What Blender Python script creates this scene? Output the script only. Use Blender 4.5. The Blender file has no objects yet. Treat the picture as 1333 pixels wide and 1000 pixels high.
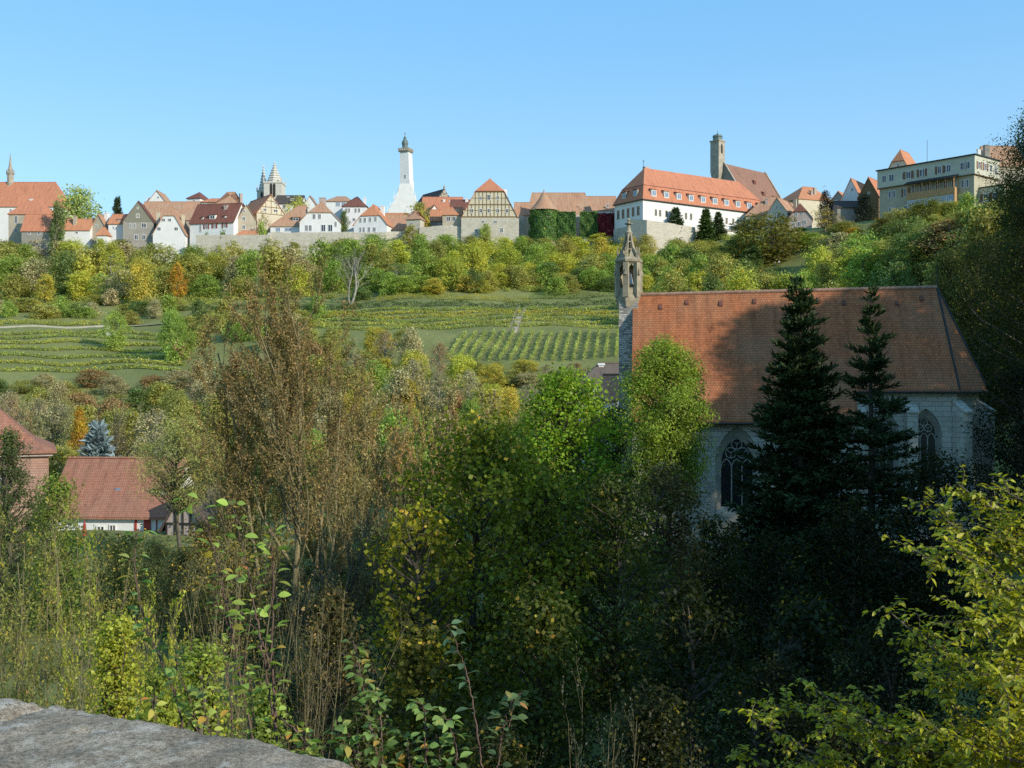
import bpy, math, random
import numpy as np
from mathutils import Vector, Matrix

PI = math.pi
FOC, CX, CY = 1400.0, 666.5, 500.0          # lens of the photograph in its own pixels
SC = bpy.context.scene
COL = SC.collection
rng = np.random.default_rng(7)
random.seed(7)
np.random.seed(7)


def P(px, py, Y):
    return Vector(((px - CX) / FOC * Y, Y, (CY - py) / FOC * Y))


def X_at(px, Y):
    return (px - CX) / FOC * Y


# ------------------------------------------------------------------ terrain
PROF_Y = [-4000, -200, 0, 20, 60, 120, 160, 200, 230, 260, 290, 320, 345, 370, 395, 420, 500, 1000, 6000]
PROF_Z = [-4, -9, -12, -15, -16.8, -15.8, -11, -2.5, 4, 12, 19, 25.5, 33, 42, 51, 55, 57, 58, 40]


def sm(t):
    t = np.clip(t, 0, 1)
    return t * t * (3 - 2 * t)


def shift(x):
    return np.interp(x, [-400, -100, -30, 20, 60, 90, 130, 300], [26, 20, 0, 0, -5, -28, -68, -80])


def height(x, y):
    x = np.asarray(x, float)
    y = np.asarray(y, float)
    z = np.interp(y - shift(x), PROF_Y, PROF_Z)
    a = np.interp(y, [-100, 0, 60, 110, 200, 400], [25, 28, 38, 46, 50, 60])
    amp = np.interp(y, [-300, 60, 150, 260, 420], [30, 30, 48, 48, 20])
    side = -15 + amp * sm((x - a) / 45)
    k = 3.0
    z = np.log(np.exp(z / k) + np.exp(side / k)) * k - 0.35
    und = 0.5 * np.sin(x * 0.11 + 1.3) * np.cos(y * 0.09) + 0.25 * np.sin(x * 0.31 + y * 0.27)
    return z + und * np.clip((y - 10) / 40, 0, 1) * np.clip(1.4 - np.abs(y - 200) / 260, 0.2, 1)


def hz(x, y):
    return float(height(x, y))


# ------------------------------------------------------------------ object helpers
def thing(name, label, cat, loc=(0, 0, 0), rz=0.0, group=None):
    o = bpy.data.objects.new(name, None)
    o.empty_display_size = 0.3
    COL.objects.link(o)
    o.location = loc
    o.rotation_euler = (0, 0, rz)
    o['label'] = label
    o['category'] = cat
    if group:
        o['group'] = group
    return o


def tag(o, label, cat, group=None):
    o['label'] = label
    o['category'] = cat
    if group:
        o['group'] = group
    return o


def link(name, me, mats, parent=None, kind=None):
    for m in (mats if isinstance(mats, (list, tuple)) else [mats]):
        if me.materials.find(m.name) < 0:
            me.materials.append(m)
    o = bpy.data.objects.new(name, me)
    COL.objects.link(o)
    if parent:
        o.parent = parent
    if kind:
        o['kind'] = kind
    return o


def dup(root, loc, rz, scale, label, group=None, color=None):
    r = root.copy()
    COL.objects.link(r)
    r.location = loc
    r.rotation_euler = (0, 0, rz)
    r.scale = scale if isinstance(scale, (tuple, list)) else (scale,) * 3
    r['label'] = label
    if group:
        r['group'] = group
    for ch in list(root.children):
        c = ch.copy()
        COL.objects.link(c)
        c.parent = r
        if color:
            c.color = color
    return r


class MB:
    def __init__(s):
        s.v, s.f, s.m = [], [], []

    def poly(s, pts, m=0):
        b = len(s.v)
        s.v += [tuple(p) for p in pts]
        s.f.append(tuple(range(b, b + len(pts))))
        s.m.append(m)

    def box(s, x0, x1, y0, y1, z0, z1, m=0):
        b = len(s.v)
        s.v += [(x0, y0, z0), (x1, y0, z0), (x1, y1, z0), (x0, y1, z0), (x0, y0, z1), (x1, y0, z1), (x1, y1, z1), (x0, y1, z1)]
        for q in ((3, 2, 1, 0), (4, 5, 6, 7), (0, 1, 5, 4), (1, 2, 6, 5), (2, 3, 7, 6), (3, 0, 4, 7)):
            s.f.append(tuple(b + i for i in q))
            s.m.append(m)

    def prism(s, bot, top, m=0):
        """closed solid between two rings of the same length (bottom ring counter-clockwise from above)"""
        n = len(bot)
        b = len(s.v)
        s.v += [tuple(p) for p in bot] + [tuple(p) for p in top]
        s.f.append(tuple(b + i for i in reversed(range(n))))
        s.f.append(tuple(b + n + i for i in range(n)))
        s.m += [m, m]
        for i in range(n):
            j = (i + 1) % n
            s.f.append((b + i, b + j, b + n + j, b + n + i))
            s.m.append(m)

    def ring(s, cx, cy, z, r, n, ph=0.0):
        return [(cx + r * math.cos(ph + 2 * PI * i / n), cy + r * math.sin(ph + 2 * PI * i / n), z) for i in range(n)]

    def lathe(s, cx, cy, prof, n=12, m=0, ph=0.0):
        b = len(s.v)
        for r, z in prof:
            s.v += s.ring(cx, cy, z, max(r, 1e-3), n, ph)
        k = len(prof)
        for a in range(k - 1):
            for i in range(n):
                j = (i + 1) % n
                s.f.append((b + a * n + i, b + a * n + j, b + (a + 1) * n + j, b + (a + 1) * n + i))
                s.m.append(m)
        s.f.append(tuple(b + i for i in reversed(range(n))))
        s.f.append(tuple(b + (k - 1) * n + i for i in range(n)))
        s.m += [m, m]

    def tube(s, pts, r, n=6, m=0):
        pts = [Vector(p) for p in pts]
        rr = r if isinstance(r, (list, tuple)) else [r] * len(pts)
        b = len(s.v)
        for i, p in enumerate(pts):
            t = (pts[min(i + 1, len(pts) - 1)] - pts[max(i - 1, 0)]).normalized()
            a = t.cross(Vector((0, 0, 1)))
            if a.length < 0.1:
                a = t.cross(Vector((1, 0, 0)))
            a.normalize()
            c = t.cross(a)
            for k in range(n):
                s.v.append(tuple(p + (a * math.cos(2 * PI * k / n) + c * math.sin(2 * PI * k / n)) * rr[i]))
        for i in range(len(pts) - 1):
            for k in range(n):
                l = (k + 1) % n
                s.f.append((b + i * n + k, b + i * n + l, b + (i + 1) * n + l, b + (i + 1) * n + k))
                s.m.append(m)
        s.f.append(tuple(b + k for k in reversed(range(n))))
        s.f.append(tuple(b + (len(pts) - 1) * n + k for k in range(n)))
        s.m += [m, m]

    def thick(s, polys, t, m=0):
        """top polygons given; adds an underside t lower and a skirt along the open edges"""
        edges = {}
        key = lambda p: (round(p[0], 3), round(p[1], 3), round(p[2], 3))
        for pl in polys:
            n = Vector((0, 0, 0))
            for i in range(len(pl)):
                a, b_ = Vector(pl[i]), Vector(pl[(i + 1) % len(pl)])
                n += a.cross(b_)
            if n.z < 0:
                pl = list(reversed(pl))
            s.poly(pl, m)
            s.poly([(p[0], p[1], p[2] - t) for p in reversed(pl)], m)
            for i in range(len(pl)):
                a, b_ = pl[i], pl[(i + 1) % len(pl)]
                k = (key(a), key(b_))
                if (k[1], k[0]) in edges:
                    edges.pop((k[1], k[0]))
                else:
                    edges[k] = (a, b_)
        for a, b_ in edges.values():
            s.poly([a, (a[0], a[1], a[2] - t), (b_[0], b_[1], b_[2] - t), b_], m)

    def xf(s, M):
        s.v = [tuple(M @ Vector(p)) for p in s.v]
        return s

    def build(s, name, mats, parent=None, smooth=False):
        me = bpy.data.meshes.new(name)
        me.from_pydata(s.v, [], s.f)
        for i, p in enumerate(me.polygons):
            p.material_index = s.m[i]
            p.use_smooth = smooth
        uv = me.uv_layers.new(name='UVMap')
        Z = Vector((0, 0, 1))
        for p in me.polygons:
            n = p.normal
            if abs(n.z) > 0.985:
                u, v = Vector((1, 0, 0)), Vector((0, 1, 0))
            else:
                u = Z.cross(n).normalized()
                v = n.cross(u)
            for li in p.loop_indices:
                c = me.vertices[me.loops[li].vertex_index].co
                uv.data[li].uv = (c.dot(u), c.dot(v))
        return link(name, me, mats, parent)


def quads_mesh(name, V, Fq, rnd=None, tri=False):
    """numpy verts and quad indices to a mesh; rnd = per-vertex colour attribute"""
    me = bpy.data.meshes.new(name)
    V = np.asarray(V, np.float32)
    Fq = np.asarray(Fq, np.int32)
    k = Fq.shape[1]
    me.vertices.add(len(V))
    me.vertices.foreach_set('co', V.ravel())
    me.loops.add(Fq.size)
    me.loops.foreach_set('vertex_index', Fq.ravel())
    me.polygons.add(len(Fq))
    me.polygons.foreach_set('loop_start', np.arange(0, Fq.size, k, dtype=np.int32))
    if rnd is not None:
        a = me.attributes.new('rnd', 'FLOAT_COLOR', 'POINT')
        a.data.foreach_set('color', np.asarray(rnd, np.float32).ravel())
    me.update(calc_edges=True)
    return me


# ------------------------------------------------------------------ materials
class NT:
    def __init__(s, name):
        s.mat = bpy.data.materials.new(name)
        s.mat.use_nodes = True
        s.t = s.mat.node_tree
        s.t.nodes.clear()
        s.out = s.t.nodes.new('ShaderNodeOutputMaterial')

    def n(s, ty, **kw):
        nd = s.t.nodes.new(ty)
        for k, v in kw.items():
            if k.startswith('i_'):
                nd.inputs[k[2:].replace('_', ' ')].default_value = v
            else:
                setattr(nd, k, v)
        return nd

    def l(s, a, b):
        s.t.links.new(a, b)

    def val(s, x, sock):
        if isinstance(x, bpy.types.NodeSocket):
            s.l(x, sock)
        else:
            sock.default_value = x

    def math(s, op, a, b=0.5, clamp=False):
        nd = s.n('ShaderNodeMath', operation=op, use_clamp=clamp)
        s.val(a, nd.inputs[0])
        s.val(b, nd.inputs[1])
        return nd.outputs[0]

    def mix(s, f, a, b, mode='MIX'):
        nd = s.n('ShaderNodeMix', data_type='RGBA', blend_type=mode)
        s.val(f, nd.inputs[0])
        s.val(a, nd.inputs[6])
        s.val(b, nd.inputs[7])
        return nd.outputs[2]

    def ramp(s, f, stops):
        nd = s.n('ShaderNodeValToRGB')
        e = nd.color_ramp.elements
        while len(e) > 1:
            e.remove(e[-1])
        for i, (p, c) in enumerate(stops):
            el = e[0] if i == 0 else e.new(p)
            el.position = p
            el.color = c if len(c) == 4 else (*c, 1)
        s.l(f, nd.inputs[0])
        return nd.outputs[0]

    def noise(s, co, scale, detail=3.0, rough=0.55):
        nd = s.n('ShaderNodeTexNoise')
        nd.inputs['Scale'].default_value = scale
        nd.inputs['Detail'].default_value = detail
        nd.inputs['Roughness'].default_value = rough
        if co is not None:
            s.l(co, nd.inputs['Vector'])
        return nd.outputs[0]

    def bump(s, h, strength, dist):
        nd = s.n('ShaderNodeBump')
        nd.inputs['Strength'].default_value = strength
        nd.inputs['Distance'].default_value = dist
        s.l(h, nd.inputs['Height'])
        return nd.outputs[0]

    def surf(s, col, rough=0.85, normal=None, spec=0.2, metal=0.0):
        b = s.n('ShaderNodeBsdfPrincipled')
        s.val(col, b.inputs['Base Color'])
        s.val(rough, b.inputs['Roughness'])
        b.inputs['Specular IOR Level'].default_value = spec
        b.inputs['Metallic'].default_value = metal
        if normal is not None:
            s.l(normal, b.inputs['Normal'])
        s.l(b.outputs[0], s.out.inputs[0])
        return s.mat


def c4(c):
    return (*c, 1.0)


def plaster(name, col, dirt=0.25, sc=0.35):
    t = NT(name)
    tc = t.n('ShaderNodeTexCoord').outputs['Object']
    n1 = t.noise(tc, sc, 5, 0.65)
    n2 = t.noise(tc, sc * 9, 3)
    c = t.mix(t.ramp(n1, [(0.3, (0, 0, 0)), (0.75, (1, 1, 1))]), c4([x * (1 - dirt) for x in col]), c4(col))
    c = t.mix(0.25, c, t.ramp(n2, [(0.3, (0.5, 0.5, 0.5)), (0.7, (1, 1, 1))]), 'MULTIPLY')
    return t.surf(c, 0.9, t.bump(n2, 0.2, 0.03))


def tiles(name, c1, c2, moss=(0.12, 0.11, 0.07), mossamt=0.35, w=0.18, h=0.16, bump=0.6):
    """plain clay tiles: courses from the metric UVs, colour mottled tile by tile and in large weathered patches"""
    t = NT(name)
    uv = t.n('ShaderNodeTexCoord').outputs['UV']
    ob = t.n('ShaderNodeTexCoord').outputs['Object']
    br = t.n('ShaderNodeTexBrick', offset=0.5)
    t.l(uv, br.inputs['Vector'])
    br.inputs['Scale'].default_value = 1.0
    br.inputs['Brick Width'].default_value = w
    br.inputs['Row Height'].default_value = h
    br.inputs['Mortar Size'].default_value = 0.012
    br.inputs['Mortar Smooth'].default_value = 0.3
    br.inputs['Bias'].default_value = 0.0
    br.inputs['Color1'].default_value = (0, 0, 0, 1)
    br.inputs['Color2'].default_value = (1, 1, 1, 1)
    br.inputs['Mortar'].default_value = (0.5, 0.5, 0.5, 1)
    big = t.noise(ob, 0.22, 4, 0.6)
    mid = t.noise(ob, 1.1, 4, 0.7)
    f = t.math('ADD', t.math('MULTIPLY', br.outputs['Color'], 0.45), t.math('MULTIPLY', mid, 0.55))
    c = t.mix(f, c4(c1), c4(c2))
    c = t.mix(t.math('MULTIPLY', t.ramp(big, [(0.42, (0, 0, 0)), (0.68, (1, 1, 1))]), mossamt), c, c4(moss))
    c = t.mix(t.math('MULTIPLY', br.outputs['Fac'], 0.7), c, c4([x * 0.35 for x in c1]))
    mp = t.n('ShaderNodeMapping')                 # rain streaks running down the slope
    mp.inputs['Scale'].default_value = (1.6, 0.16, 1)
    t.l(uv, mp.inputs[0])
    stk = t.noise(mp.outputs[0], 1.0, 6, 0.7)
    c = t.mix(0.8, c, t.ramp(stk, [(0.32, (0.62, 0.58, 0.55)), (0.46, (1.0, 0.98, 0.96)), (0.70, (1.32, 1.26, 1.2))]), 'MULTIPLY')
    hgt = t.math('SUBTRACT', t.math('MULTIPLY', br.outputs['Color'], 0.5), br.outputs['Fac'])
    return t.surf(c, 0.85, t.bump(hgt, bump, 0.03))


def masonry(name, c1, c2, mortar, w=0.7, h=0.32, m=0.018, streak=0.4, dark=(0.06, 0.06, 0.055), bump=0.6, msz=1.0):
    t = NT(name)
    uv = t.n('ShaderNodeTexCoord').outputs['UV']
    ob = t.n('ShaderNodeTexCoord').outputs['Object']
    # joints wander a little
    nz = t.n('ShaderNodeTexNoise')
    nz.inputs['Scale'].default_value = 2.2
    t.l(uv, nz.inputs['Vector'])
    off = t.n('ShaderNodeVectorMath', operation='MULTIPLY_ADD')
    t.l(nz.outputs['Color'], off.inputs[0])
    off.inputs[1].default_value = (0.09, 0.09, 0)
    t.l(uv, off.inputs[2])
    br = t.n('ShaderNodeTexBrick', offset=0.43, squash=1.4, squash_frequency=3)
    t.l(off.outputs[0], br.inputs['Vector'])
    br.inputs['Scale'].default_value = 1.0
    br.inputs['Brick Width'].default_value = w
    br.inputs['Row Height'].default_value = h
    br.inputs['Mortar Size'].default_value = m * msz
    br.inputs['Mortar Smooth'].default_value = 0.4
    br.inputs['Color1'].default_value = (0, 0, 0, 1)
    br.inputs['Color2'].default_value = (1, 1, 1, 1)
    br.inputs['Mortar'].default_value = (0.5, 0.5, 0.5, 1)
    n1 = t.noise(ob, 0.5, 5, 0.65)
    n2 = t.noise(ob, 4.0, 5, 0.7)
    f = t.math('ADD', t.math('MULTIPLY', br.outputs['Color'], 0.6), t.math('MULTIPLY', n2, 0.4))
    c = t.mix(f, c4(c1), c4(c2))
    c = t.mix(t.math('MULTIPLY', br.outputs['Fac'], 0.8), c, c4(mortar))
    c = t.mix(t.math('MULTIPLY', t.ramp(n1, [(0.45, (0, 0, 0)), (0.7, (1, 1, 1))]), streak), c, c4(dark))
    hgt = t.math('SUBTRACT', t.math('MULTIPLY', n2, 0.5), br.outputs['Fac'])
    return t.surf(c, 0.92, t.bump(hgt, bump, 0.04))


def plain(name, col, rough=0.6, var=0.25, sc=3.0, metal=0.0, spec=0.3):
    t = NT(name)
    tc = t.n('ShaderNodeTexCoord').outputs['Object']
    n1 = t.noise(tc, sc, 4, 0.6)
    c = t.mix(t.ramp(n1, [(0.3, (0, 0, 0)), (0.7, (1, 1, 1))]), c4([x * (1 - var) for x in col]), c4([min(1, x * (1 + var * 0.5)) for x in col]))
    return t.surf(c, rough, None, spec, metal)


def glass(name, col=(0.03, 0.035, 0.045), rough=0.08):
    t = NT(name)
    tc = t.n('ShaderNodeTexCoord').outputs['Object']
    n1 = t.noise(tc, 1.7, 2)
    b = t.mix(n1, c4([x * 0.6 for x in col]), c4([x * 1.6 for x in col]))
    return t.surf(b, rough, t.bump(n1, 0.1, 0.05), 0.6)


def bark(name, c1, c2, sc=6.0):
    t = NT(name)
    tc = t.n('ShaderNodeTexCoord').outputs['Object']
    mp = t.n('ShaderNodeMapping')
    mp.inputs['Scale'].default_value = (1, 1, 0.25)
    t.l(tc, mp.inputs[0])
    n1 = t.noise(mp.outputs[0], sc, 5, 0.7)
    n2 = t.noise(tc, 1.5, 3)
    c = t.mix(t.ramp(n1, [(0.35, (0, 0, 0)), (0.65, (1, 1, 1))]), c4(c1), c4(c2))
    c = t.mix(t.math('MULTIPLY', t.ramp(n2, [(0.5, (0, 0, 0)), (0.7, (1, 1, 1))]), 0.5), c, (0.12, 0.12, 0.05, 1))
    return t.surf(c, 0.9, t.bump(n1, 0.6, 0.03))


def leafmat(name, autumn, trans=0.45, gloss=0.012, vlo=0.55, vhi=1.4):
    """leaf colour = object colour, turned towards the autumn ramp by the object's colour alpha, leaf by leaf and clump by clump"""
    t = NT(name)
    oi = t.n('ShaderNodeObjectInfo')
    at = t.n('ShaderNodeAttribute', attribute_name='rnd', attribute_type='GEOMETRY')
    sp = t.n('ShaderNodeSeparateColor')
    t.l(at.outputs['Color'], sp.inputs[0])
    r1, r2, cl = sp.outputs[0], sp.outputs[1], sp.outputs[2]
    mixv = t.math('ADD', t.math('MULTIPLY', cl, 0.6), t.math('MULTIPLY', r1, 0.4))
    mr = t.n('ShaderNodeMapRange', interpolation_type='SMOOTHSTEP')
    t.l(mixv, mr.inputs[0])
    t.l(t.math('SUBTRACT', 0.85, oi.outputs['Alpha']), mr.inputs[1])
    t.l(t.math('SUBTRACT', 1.15, oi.outputs['Alpha']), mr.inputs[2])
    aut = t.ramp(r2, autumn)
    c = t.mix(mr.outputs[0], oi.outputs['Color'], aut)
    v = t.math('ADD', vlo, t.math('MULTIPLY', r2, vhi - vlo))
    v = t.math('MULTIPLY', v, t.math('ADD', 0.75, t.math('MULTIPLY', cl, 0.5)))
    vm = t.n('ShaderNodeVectorMath', operation='SCALE')
    t.l(c, vm.inputs[0])
    t.l(v, vm.inputs['Scale'])
    d = t.n('ShaderNodeBsdfDiffuse')
    tr = t.n('ShaderNodeBsdfTranslucent')
    t.l(vm.outputs[0], d.inputs[0])
    tc = t.n('ShaderNodeVectorMath', operation='MULTIPLY')
    t.l(vm.outputs[0], tc.inputs[0])
    tc.inputs[1].default_value = (1.3, 1.25, 0.6)
    t.l(tc.outputs[0], tr.inputs[0])
    m1 = t.n('ShaderNodeMixShader')
    m1.inputs[0].default_value = trans
    t.l(d.outputs[0], m1.inputs[1])
    t.l(tr.outputs[0], m1.inputs[2])
    g = t.n('ShaderNodeBsdfGlossy')
    g.inputs['Roughness'].default_value = 0.45
    m2 = t.n('ShaderNodeMixShader')
    m2.inputs[0].default_value = gloss
    t.l(m1.outputs[0], m2.inputs[1])
    t.l(g.outputs[0], m2.inputs[2])
    t.l(m2.outputs[0], t.out.inputs[0])
    return t.mat


YEL = [(0.0, (0.42, 0.33, 0.04)), (0.55, (0.52, 0.43, 0.05)), (0.88, (0.55, 0.29, 0.04)), (1.0, (0.30, 0.13, 0.04))]
BRN = [(0.0, (0.26, 0.17, 0.07)), (0.5, (0.30, 0.15, 0.07)), (0.8, (0.38, 0.24, 0.08)), (1.0, (0.20, 0.085, 0.05))]
M = {}
M['leaf'] = leafmat('leaf', YEL)
M['leaf_brown'] = leafmat('leaf_brown', BRN, trans=0.3)
M['needle'] = leafmat('needle', BRN, trans=0.12, gloss=0.01)
M['leaf_shiny'] = leafmat('leaf_shiny', YEL, trans=0.42, gloss=0.03, vlo=0.7, vhi=1.3)
M['bark'] = bark('bark', (0.05, 0.042, 0.033), (0.14, 0.12, 0.09))
M['bark_pale'] = bark('bark_pale', (0.16, 0.14, 0.11), (0.38, 0.35, 0.29))
M['bark_twig'] = bark('bark_twig', (0.13, 0.10, 0.05), (0.30, 0.25, 0.13), 12)
M['bark_dark'] = bark('bark_dark', (0.025, 0.022, 0.018), (0.07, 0.06, 0.05))
M['twig_red'] = bark('twig_red', (0.07, 0.035, 0.03), (0.20, 0.13, 0.10), 30)

M['white'] = plaster('white_plaster', (0.80, 0.78, 0.74), 0.14)
M['cream'] = plaster('cream_plaster', (0.66, 0.58, 0.42), 0.22)
M['beige'] = plaster('beige_plaster', (0.52, 0.44, 0.33), 0.3)
M['grey'] = plaster('grey_plaster', (0.36, 0.33, 0.28), 0.3)
M['greygable'] = plaster('grey_boards', (0.25, 0.24, 0.18), 0.25, 1.2)
M['pinkish'] = plaster('pinkish_plaster', (0.50, 0.40, 0.35), 0.3)
M['ochre'] = plaster('ochre_plaster', (0.46, 0.42, 0.30), 0.25)
M['ochre_light'] = plaster('pale_ochre_boards', (0.54, 0.53, 0.42), 0.2)
M['orange_wood'] = plaster('orange_wood', (0.52, 0.31, 0.15), 0.3, 1.5)
M['stone_far'] = masonry('rubble_wall', (0.42, 0.37, 0.29), (0.60, 0.55, 0.45), (0.46, 0.42, 0.34), 0.8, 0.4, 0.05, 0.3, (0.25, 0.22, 0.16))
M['stone_chapel'] = masonry('ashlar', (0.36, 0.33, 0.27), (0.55, 0.51, 0.42), (0.21, 0.19, 0.155), 0.85, 0.40, 0.02, 0.25, (0.12, 0.13, 0.12))
M['stone_shaft'] = masonry('rough_shaft', (0.07, 0.065, 0.055), (0.70, 0.66, 0.58), (0.22, 0.20, 0.175), 0.36, 0.15, 0.02, 0.2, (0.05, 0.045, 0.035), 1.0)
M['stone_dress'] = plaster('dressed_stone', (0.44, 0.38, 0.26), 0.55, 1.4)
M['stone_trim'] = plaster('pale_trim', (0.50, 0.47, 0.39), 0.4, 1.2)
M['stone_spire'] = plaster('spire_stone', (0.48, 0.42, 0.33), 0.45, 0.7)
M['orange'] = tiles('orange_tiles', (0.46, 0.19, 0.10), (0.60, 0.28, 0.15), mossamt=0.15)  # both orange tile colours muted and lightened, distance haze put into them
M['redorange'] = tiles('red_orange_tiles', (0.46, 0.18, 0.10), (0.56, 0.24, 0.14), mossamt=0.06)
M['brown'] = tiles('brown_tiles', (0.37, 0.20, 0.125), (0.50, 0.29, 0.18), (0.42, 0.34, 0.23), 0.45)
M['darkred'] = tiles('dark_red_tiles', (0.16, 0.065, 0.05), (0.22, 0.09, 0.065), mossamt=0.1)
M['darkroof'] = tiles('dark_tiles', (0.06, 0.05, 0.045), (0.11, 0.09, 0.08), mossamt=0.1)
M['chapelroof'] = tiles('chapel_tiles', (0.25, 0.08, 0.035), (0.49, 0.18, 0.075), (0.27, 0.17, 0.10), 0.5, 0.22, 0.24, 1.0)
M['cottageroof'] = tiles('cottage_tiles', (0.26, 0.105, 0.07), (0.42, 0.20, 0.13), (0.26, 0.19, 0.14), 0.4, 0.2, 0.2, 0.9)
M['timber'] = plain('timber', (0.17, 0.11, 0.05), 0.8, 0.4)
M['timber_dark'] = plain('dark_timber', (0.035, 0.03, 0.027), 0.8, 0.4)
M['frame'] = plain('window_frame', (0.7, 0.68, 0.64), 0.6, 0.1)
M['glass'] = glass('window_glass')
M['glass_blue'] = glass('bright_window_glass', (0.16, 0.22, 0.30))
M['lead'] = plain('dark_lead', (0.03, 0.035, 0.035), 0.5, 0.4, 4, 0.3)
M['red_shutter'] = plain('red_shutter', (0.22, 0.03, 0.025), 0.6, 0.3)
M['brown_shutter'] = plain('brown_shutter', (0.20, 0.10, 0.05), 0.7, 0.3)
M['red_paint'] = plain('red_paint', (0.36, 0.045, 0.03), 0.6, 0.3)
M['copper'] = plain('green_copper', (0.13, 0.18, 0.16), 0.6, 0.4)
M['iron'] = plain('iron', (0.05, 0.05, 0.05), 0.5, 0.3, 10, 0.5)
M['gilt'] = plain('gilt', (0.6, 0.45, 0.15), 0.4, 0.2, 5, 0.6)
M['ridge_tile'] = plain('ridge_tile', (0.36, 0.21, 0.14), 0.85, 0.35, 2.5)
M['tilehung'] = tiles('hung_tiles', (0.30, 0.17, 0.13), (0.42, 0.26, 0.20), (0.36, 0.30, 0.26), 0.3, 0.2, 0.24, 0.8)
M['slatebrown'] = tiles('brown_grey_tiles', (0.13, 0.10, 0.08), (0.20, 0.15, 0.12), mossamt=0.2)
SKY_STRENGTH = 0.15
SKY_TINT = (1.15, 1.42, 1.50, 1.0)
SKY_HAZE = (1.5, 3.9, 6.7, 1.0)
SKY_PALE = (3.1, 5.1, 6.7, 1.0)
M['stone_pale'] = plaster('pale_spire_stone', (0.64, 0.60, 0.52), 0.25, 0.7)
# ------------------------------------------------------------------ camera, sun, sky
cam = bpy.data.cameras.new('camera')
cam.sensor_width = 36.0
cam.lens = 36.0 * FOC / 1333.0
cam.clip_start = 0.1
cam.clip_end = 9000
co = bpy.data.objects.new('camera', cam)
COL.objects.link(co)
co.location = (0, 0, 0)
co.rotation_euler = (PI / 2, 0, 0)
SC.camera = co

SUN_EL, SUN_AZ = math.radians(25), math.radians(128)      # azimuth clockwise from +Y: behind the camera, to its right
sv = Vector((math.sin(SUN_AZ) * math.cos(SUN_EL), math.cos(SUN_AZ) * math.cos(SUN_EL), math.sin(SUN_EL)))
sl = bpy.data.lights.new('sun', 'SUN')
sl.energy = 5.0
sl.angle = math.radians(0.5)
sl.color = (1.0, 0.93, 0.80)
so = bpy.data.objects.new('sun', sl)
COL.objects.link(so)
so.rotation_euler = sv.to_track_quat('Z', 'Y').to_euler()

w = bpy.data.worlds.new('World')
SC.world = w
w.use_nodes = True
nt = w.node_tree
nt.nodes.clear()
sky = nt.nodes.new('ShaderNodeTexSky')
sky.sky_type = 'NISHITA'
sky.sun_disc = False
sky.sun_elevation = SUN_EL
sky.sun_rotation = SUN_AZ
sky.altitude = 300
sky.air_density = 1.0
sky.dust_density = 0.4
sky.ozone_density = 2.0
bg = nt.nodes.new('ShaderNodeBackground')
bg.inputs[1].default_value = SKY_STRENGTH
tint = nt.nodes.new('ShaderNodeMix')
tint.data_type = 'RGBA'
tint.blend_type = 'MULTIPLY'
tint.inputs[0].default_value = 1.0
tint.inputs[7].default_value = SKY_TINT
nt.links.new(sky.outputs[0], tint.inputs[6])
even = nt.nodes.new('ShaderNodeMix')          # thin even haze over the whole sky
even.data_type = 'RGBA'
even.inputs[0].default_value = 0.7
even.inputs[7].default_value = SKY_HAZE
wtc = nt.nodes.new('ShaderNodeTexCoord')       # paler towards the horizon
wsx = nt.nodes.new('ShaderNodeSeparateXYZ')
wmr = nt.nodes.new('ShaderNodeMapRange')
wmr.interpolation_type = 'SMOOTHSTEP'
wmr.inputs[1].default_value = 0.08
wmr.inputs[2].default_value = 0.36
pale = nt.nodes.new('ShaderNodeMix')
pale.data_type = 'RGBA'
pale.inputs[6].default_value = SKY_PALE
pale.inputs[7].default_value = SKY_HAZE
nt.links.new(wtc.outputs['Generated'], wsx.inputs[0])
nt.links.new(wsx.outputs[2], wmr.inputs[0])
nt.links.new(wmr.outputs[0], pale.inputs[0])
nt.links.new(pale.outputs[2], even.inputs[7])
nt.links.new(tint.outputs[2], even.inputs[6])
nt.links.new(even.outputs[2], bg.inputs[0])
wo = nt.nodes.new('ShaderNodeOutputWorld')
nt.links.new(bg.outputs[0], wo.inputs[0])

SC.view_settings.view_transform = 'Standard'
SC.view_settings.look = 'None'
SC.view_settings.exposure = 0
SC.view_settings.gamma = 1
SC.cycles.use_denoising = False
SC.cycles.max_bounces = 5
SC.cycles.diffuse_bounces = 3
SC.cycles.transmission_bounces = 3
SC.cycles.sample_clamp_indirect = 4

# ------------------------------------------------------------------ ground sheet
gx = np.unique(np.concatenate([np.linspace(-6000, -260, 24), np.arange(-260, 261, 3.0), np.linspace(260, 6000, 24)]))
gy = np.unique(np.concatenate([np.linspace(-3000, -20, 16), np.arange(-20, 461, 2.5), np.linspace(460, 7000, 24)]))
GX, GY = np.meshgrid(gx, gy)
V = np.stack([GX, GY, height(GX, GY)], -1).reshape(-1, 3)
nx, ny = len(gx), len(gy)
I = np.arange(nx * ny).reshape(ny, nx)
Fq = np.stack([I[:-1, :-1], I[:-1, 1:], I[1:, 1:], I[1:, :-1]], -1).reshape(-1, 4)
t = NT('hillside_earth_and_grass')
oc = t.n('ShaderNodeTexCoord').outputs['Object']
n1 = t.noise(oc, 0.06, 5, 0.6)
n2 = t.noise(oc, 0.9, 6, 0.7)
c = t.mix(t.ramp(n1, [(0.38, (0, 0, 0)), (0.62, (1, 1, 1))]), (0.14, 0.165, 0.045, 1), (0.23, 0.24, 0.07, 1))
c = t.mix(t.ramp(n2, [(0.45, (0, 0, 0)), (0.75, (1, 1, 1))]), c, (0.16, 0.13, 0.07, 1))
M['earth'] = t.surf(c, 1.0, t.bump(n2, 0.6, 0.3))
me = quads_mesh('terrain', V, Fq)
for p in me.polygons:
    p.use_smooth = True
link('terrain', me, M['earth'], None, 'structure')


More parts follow.
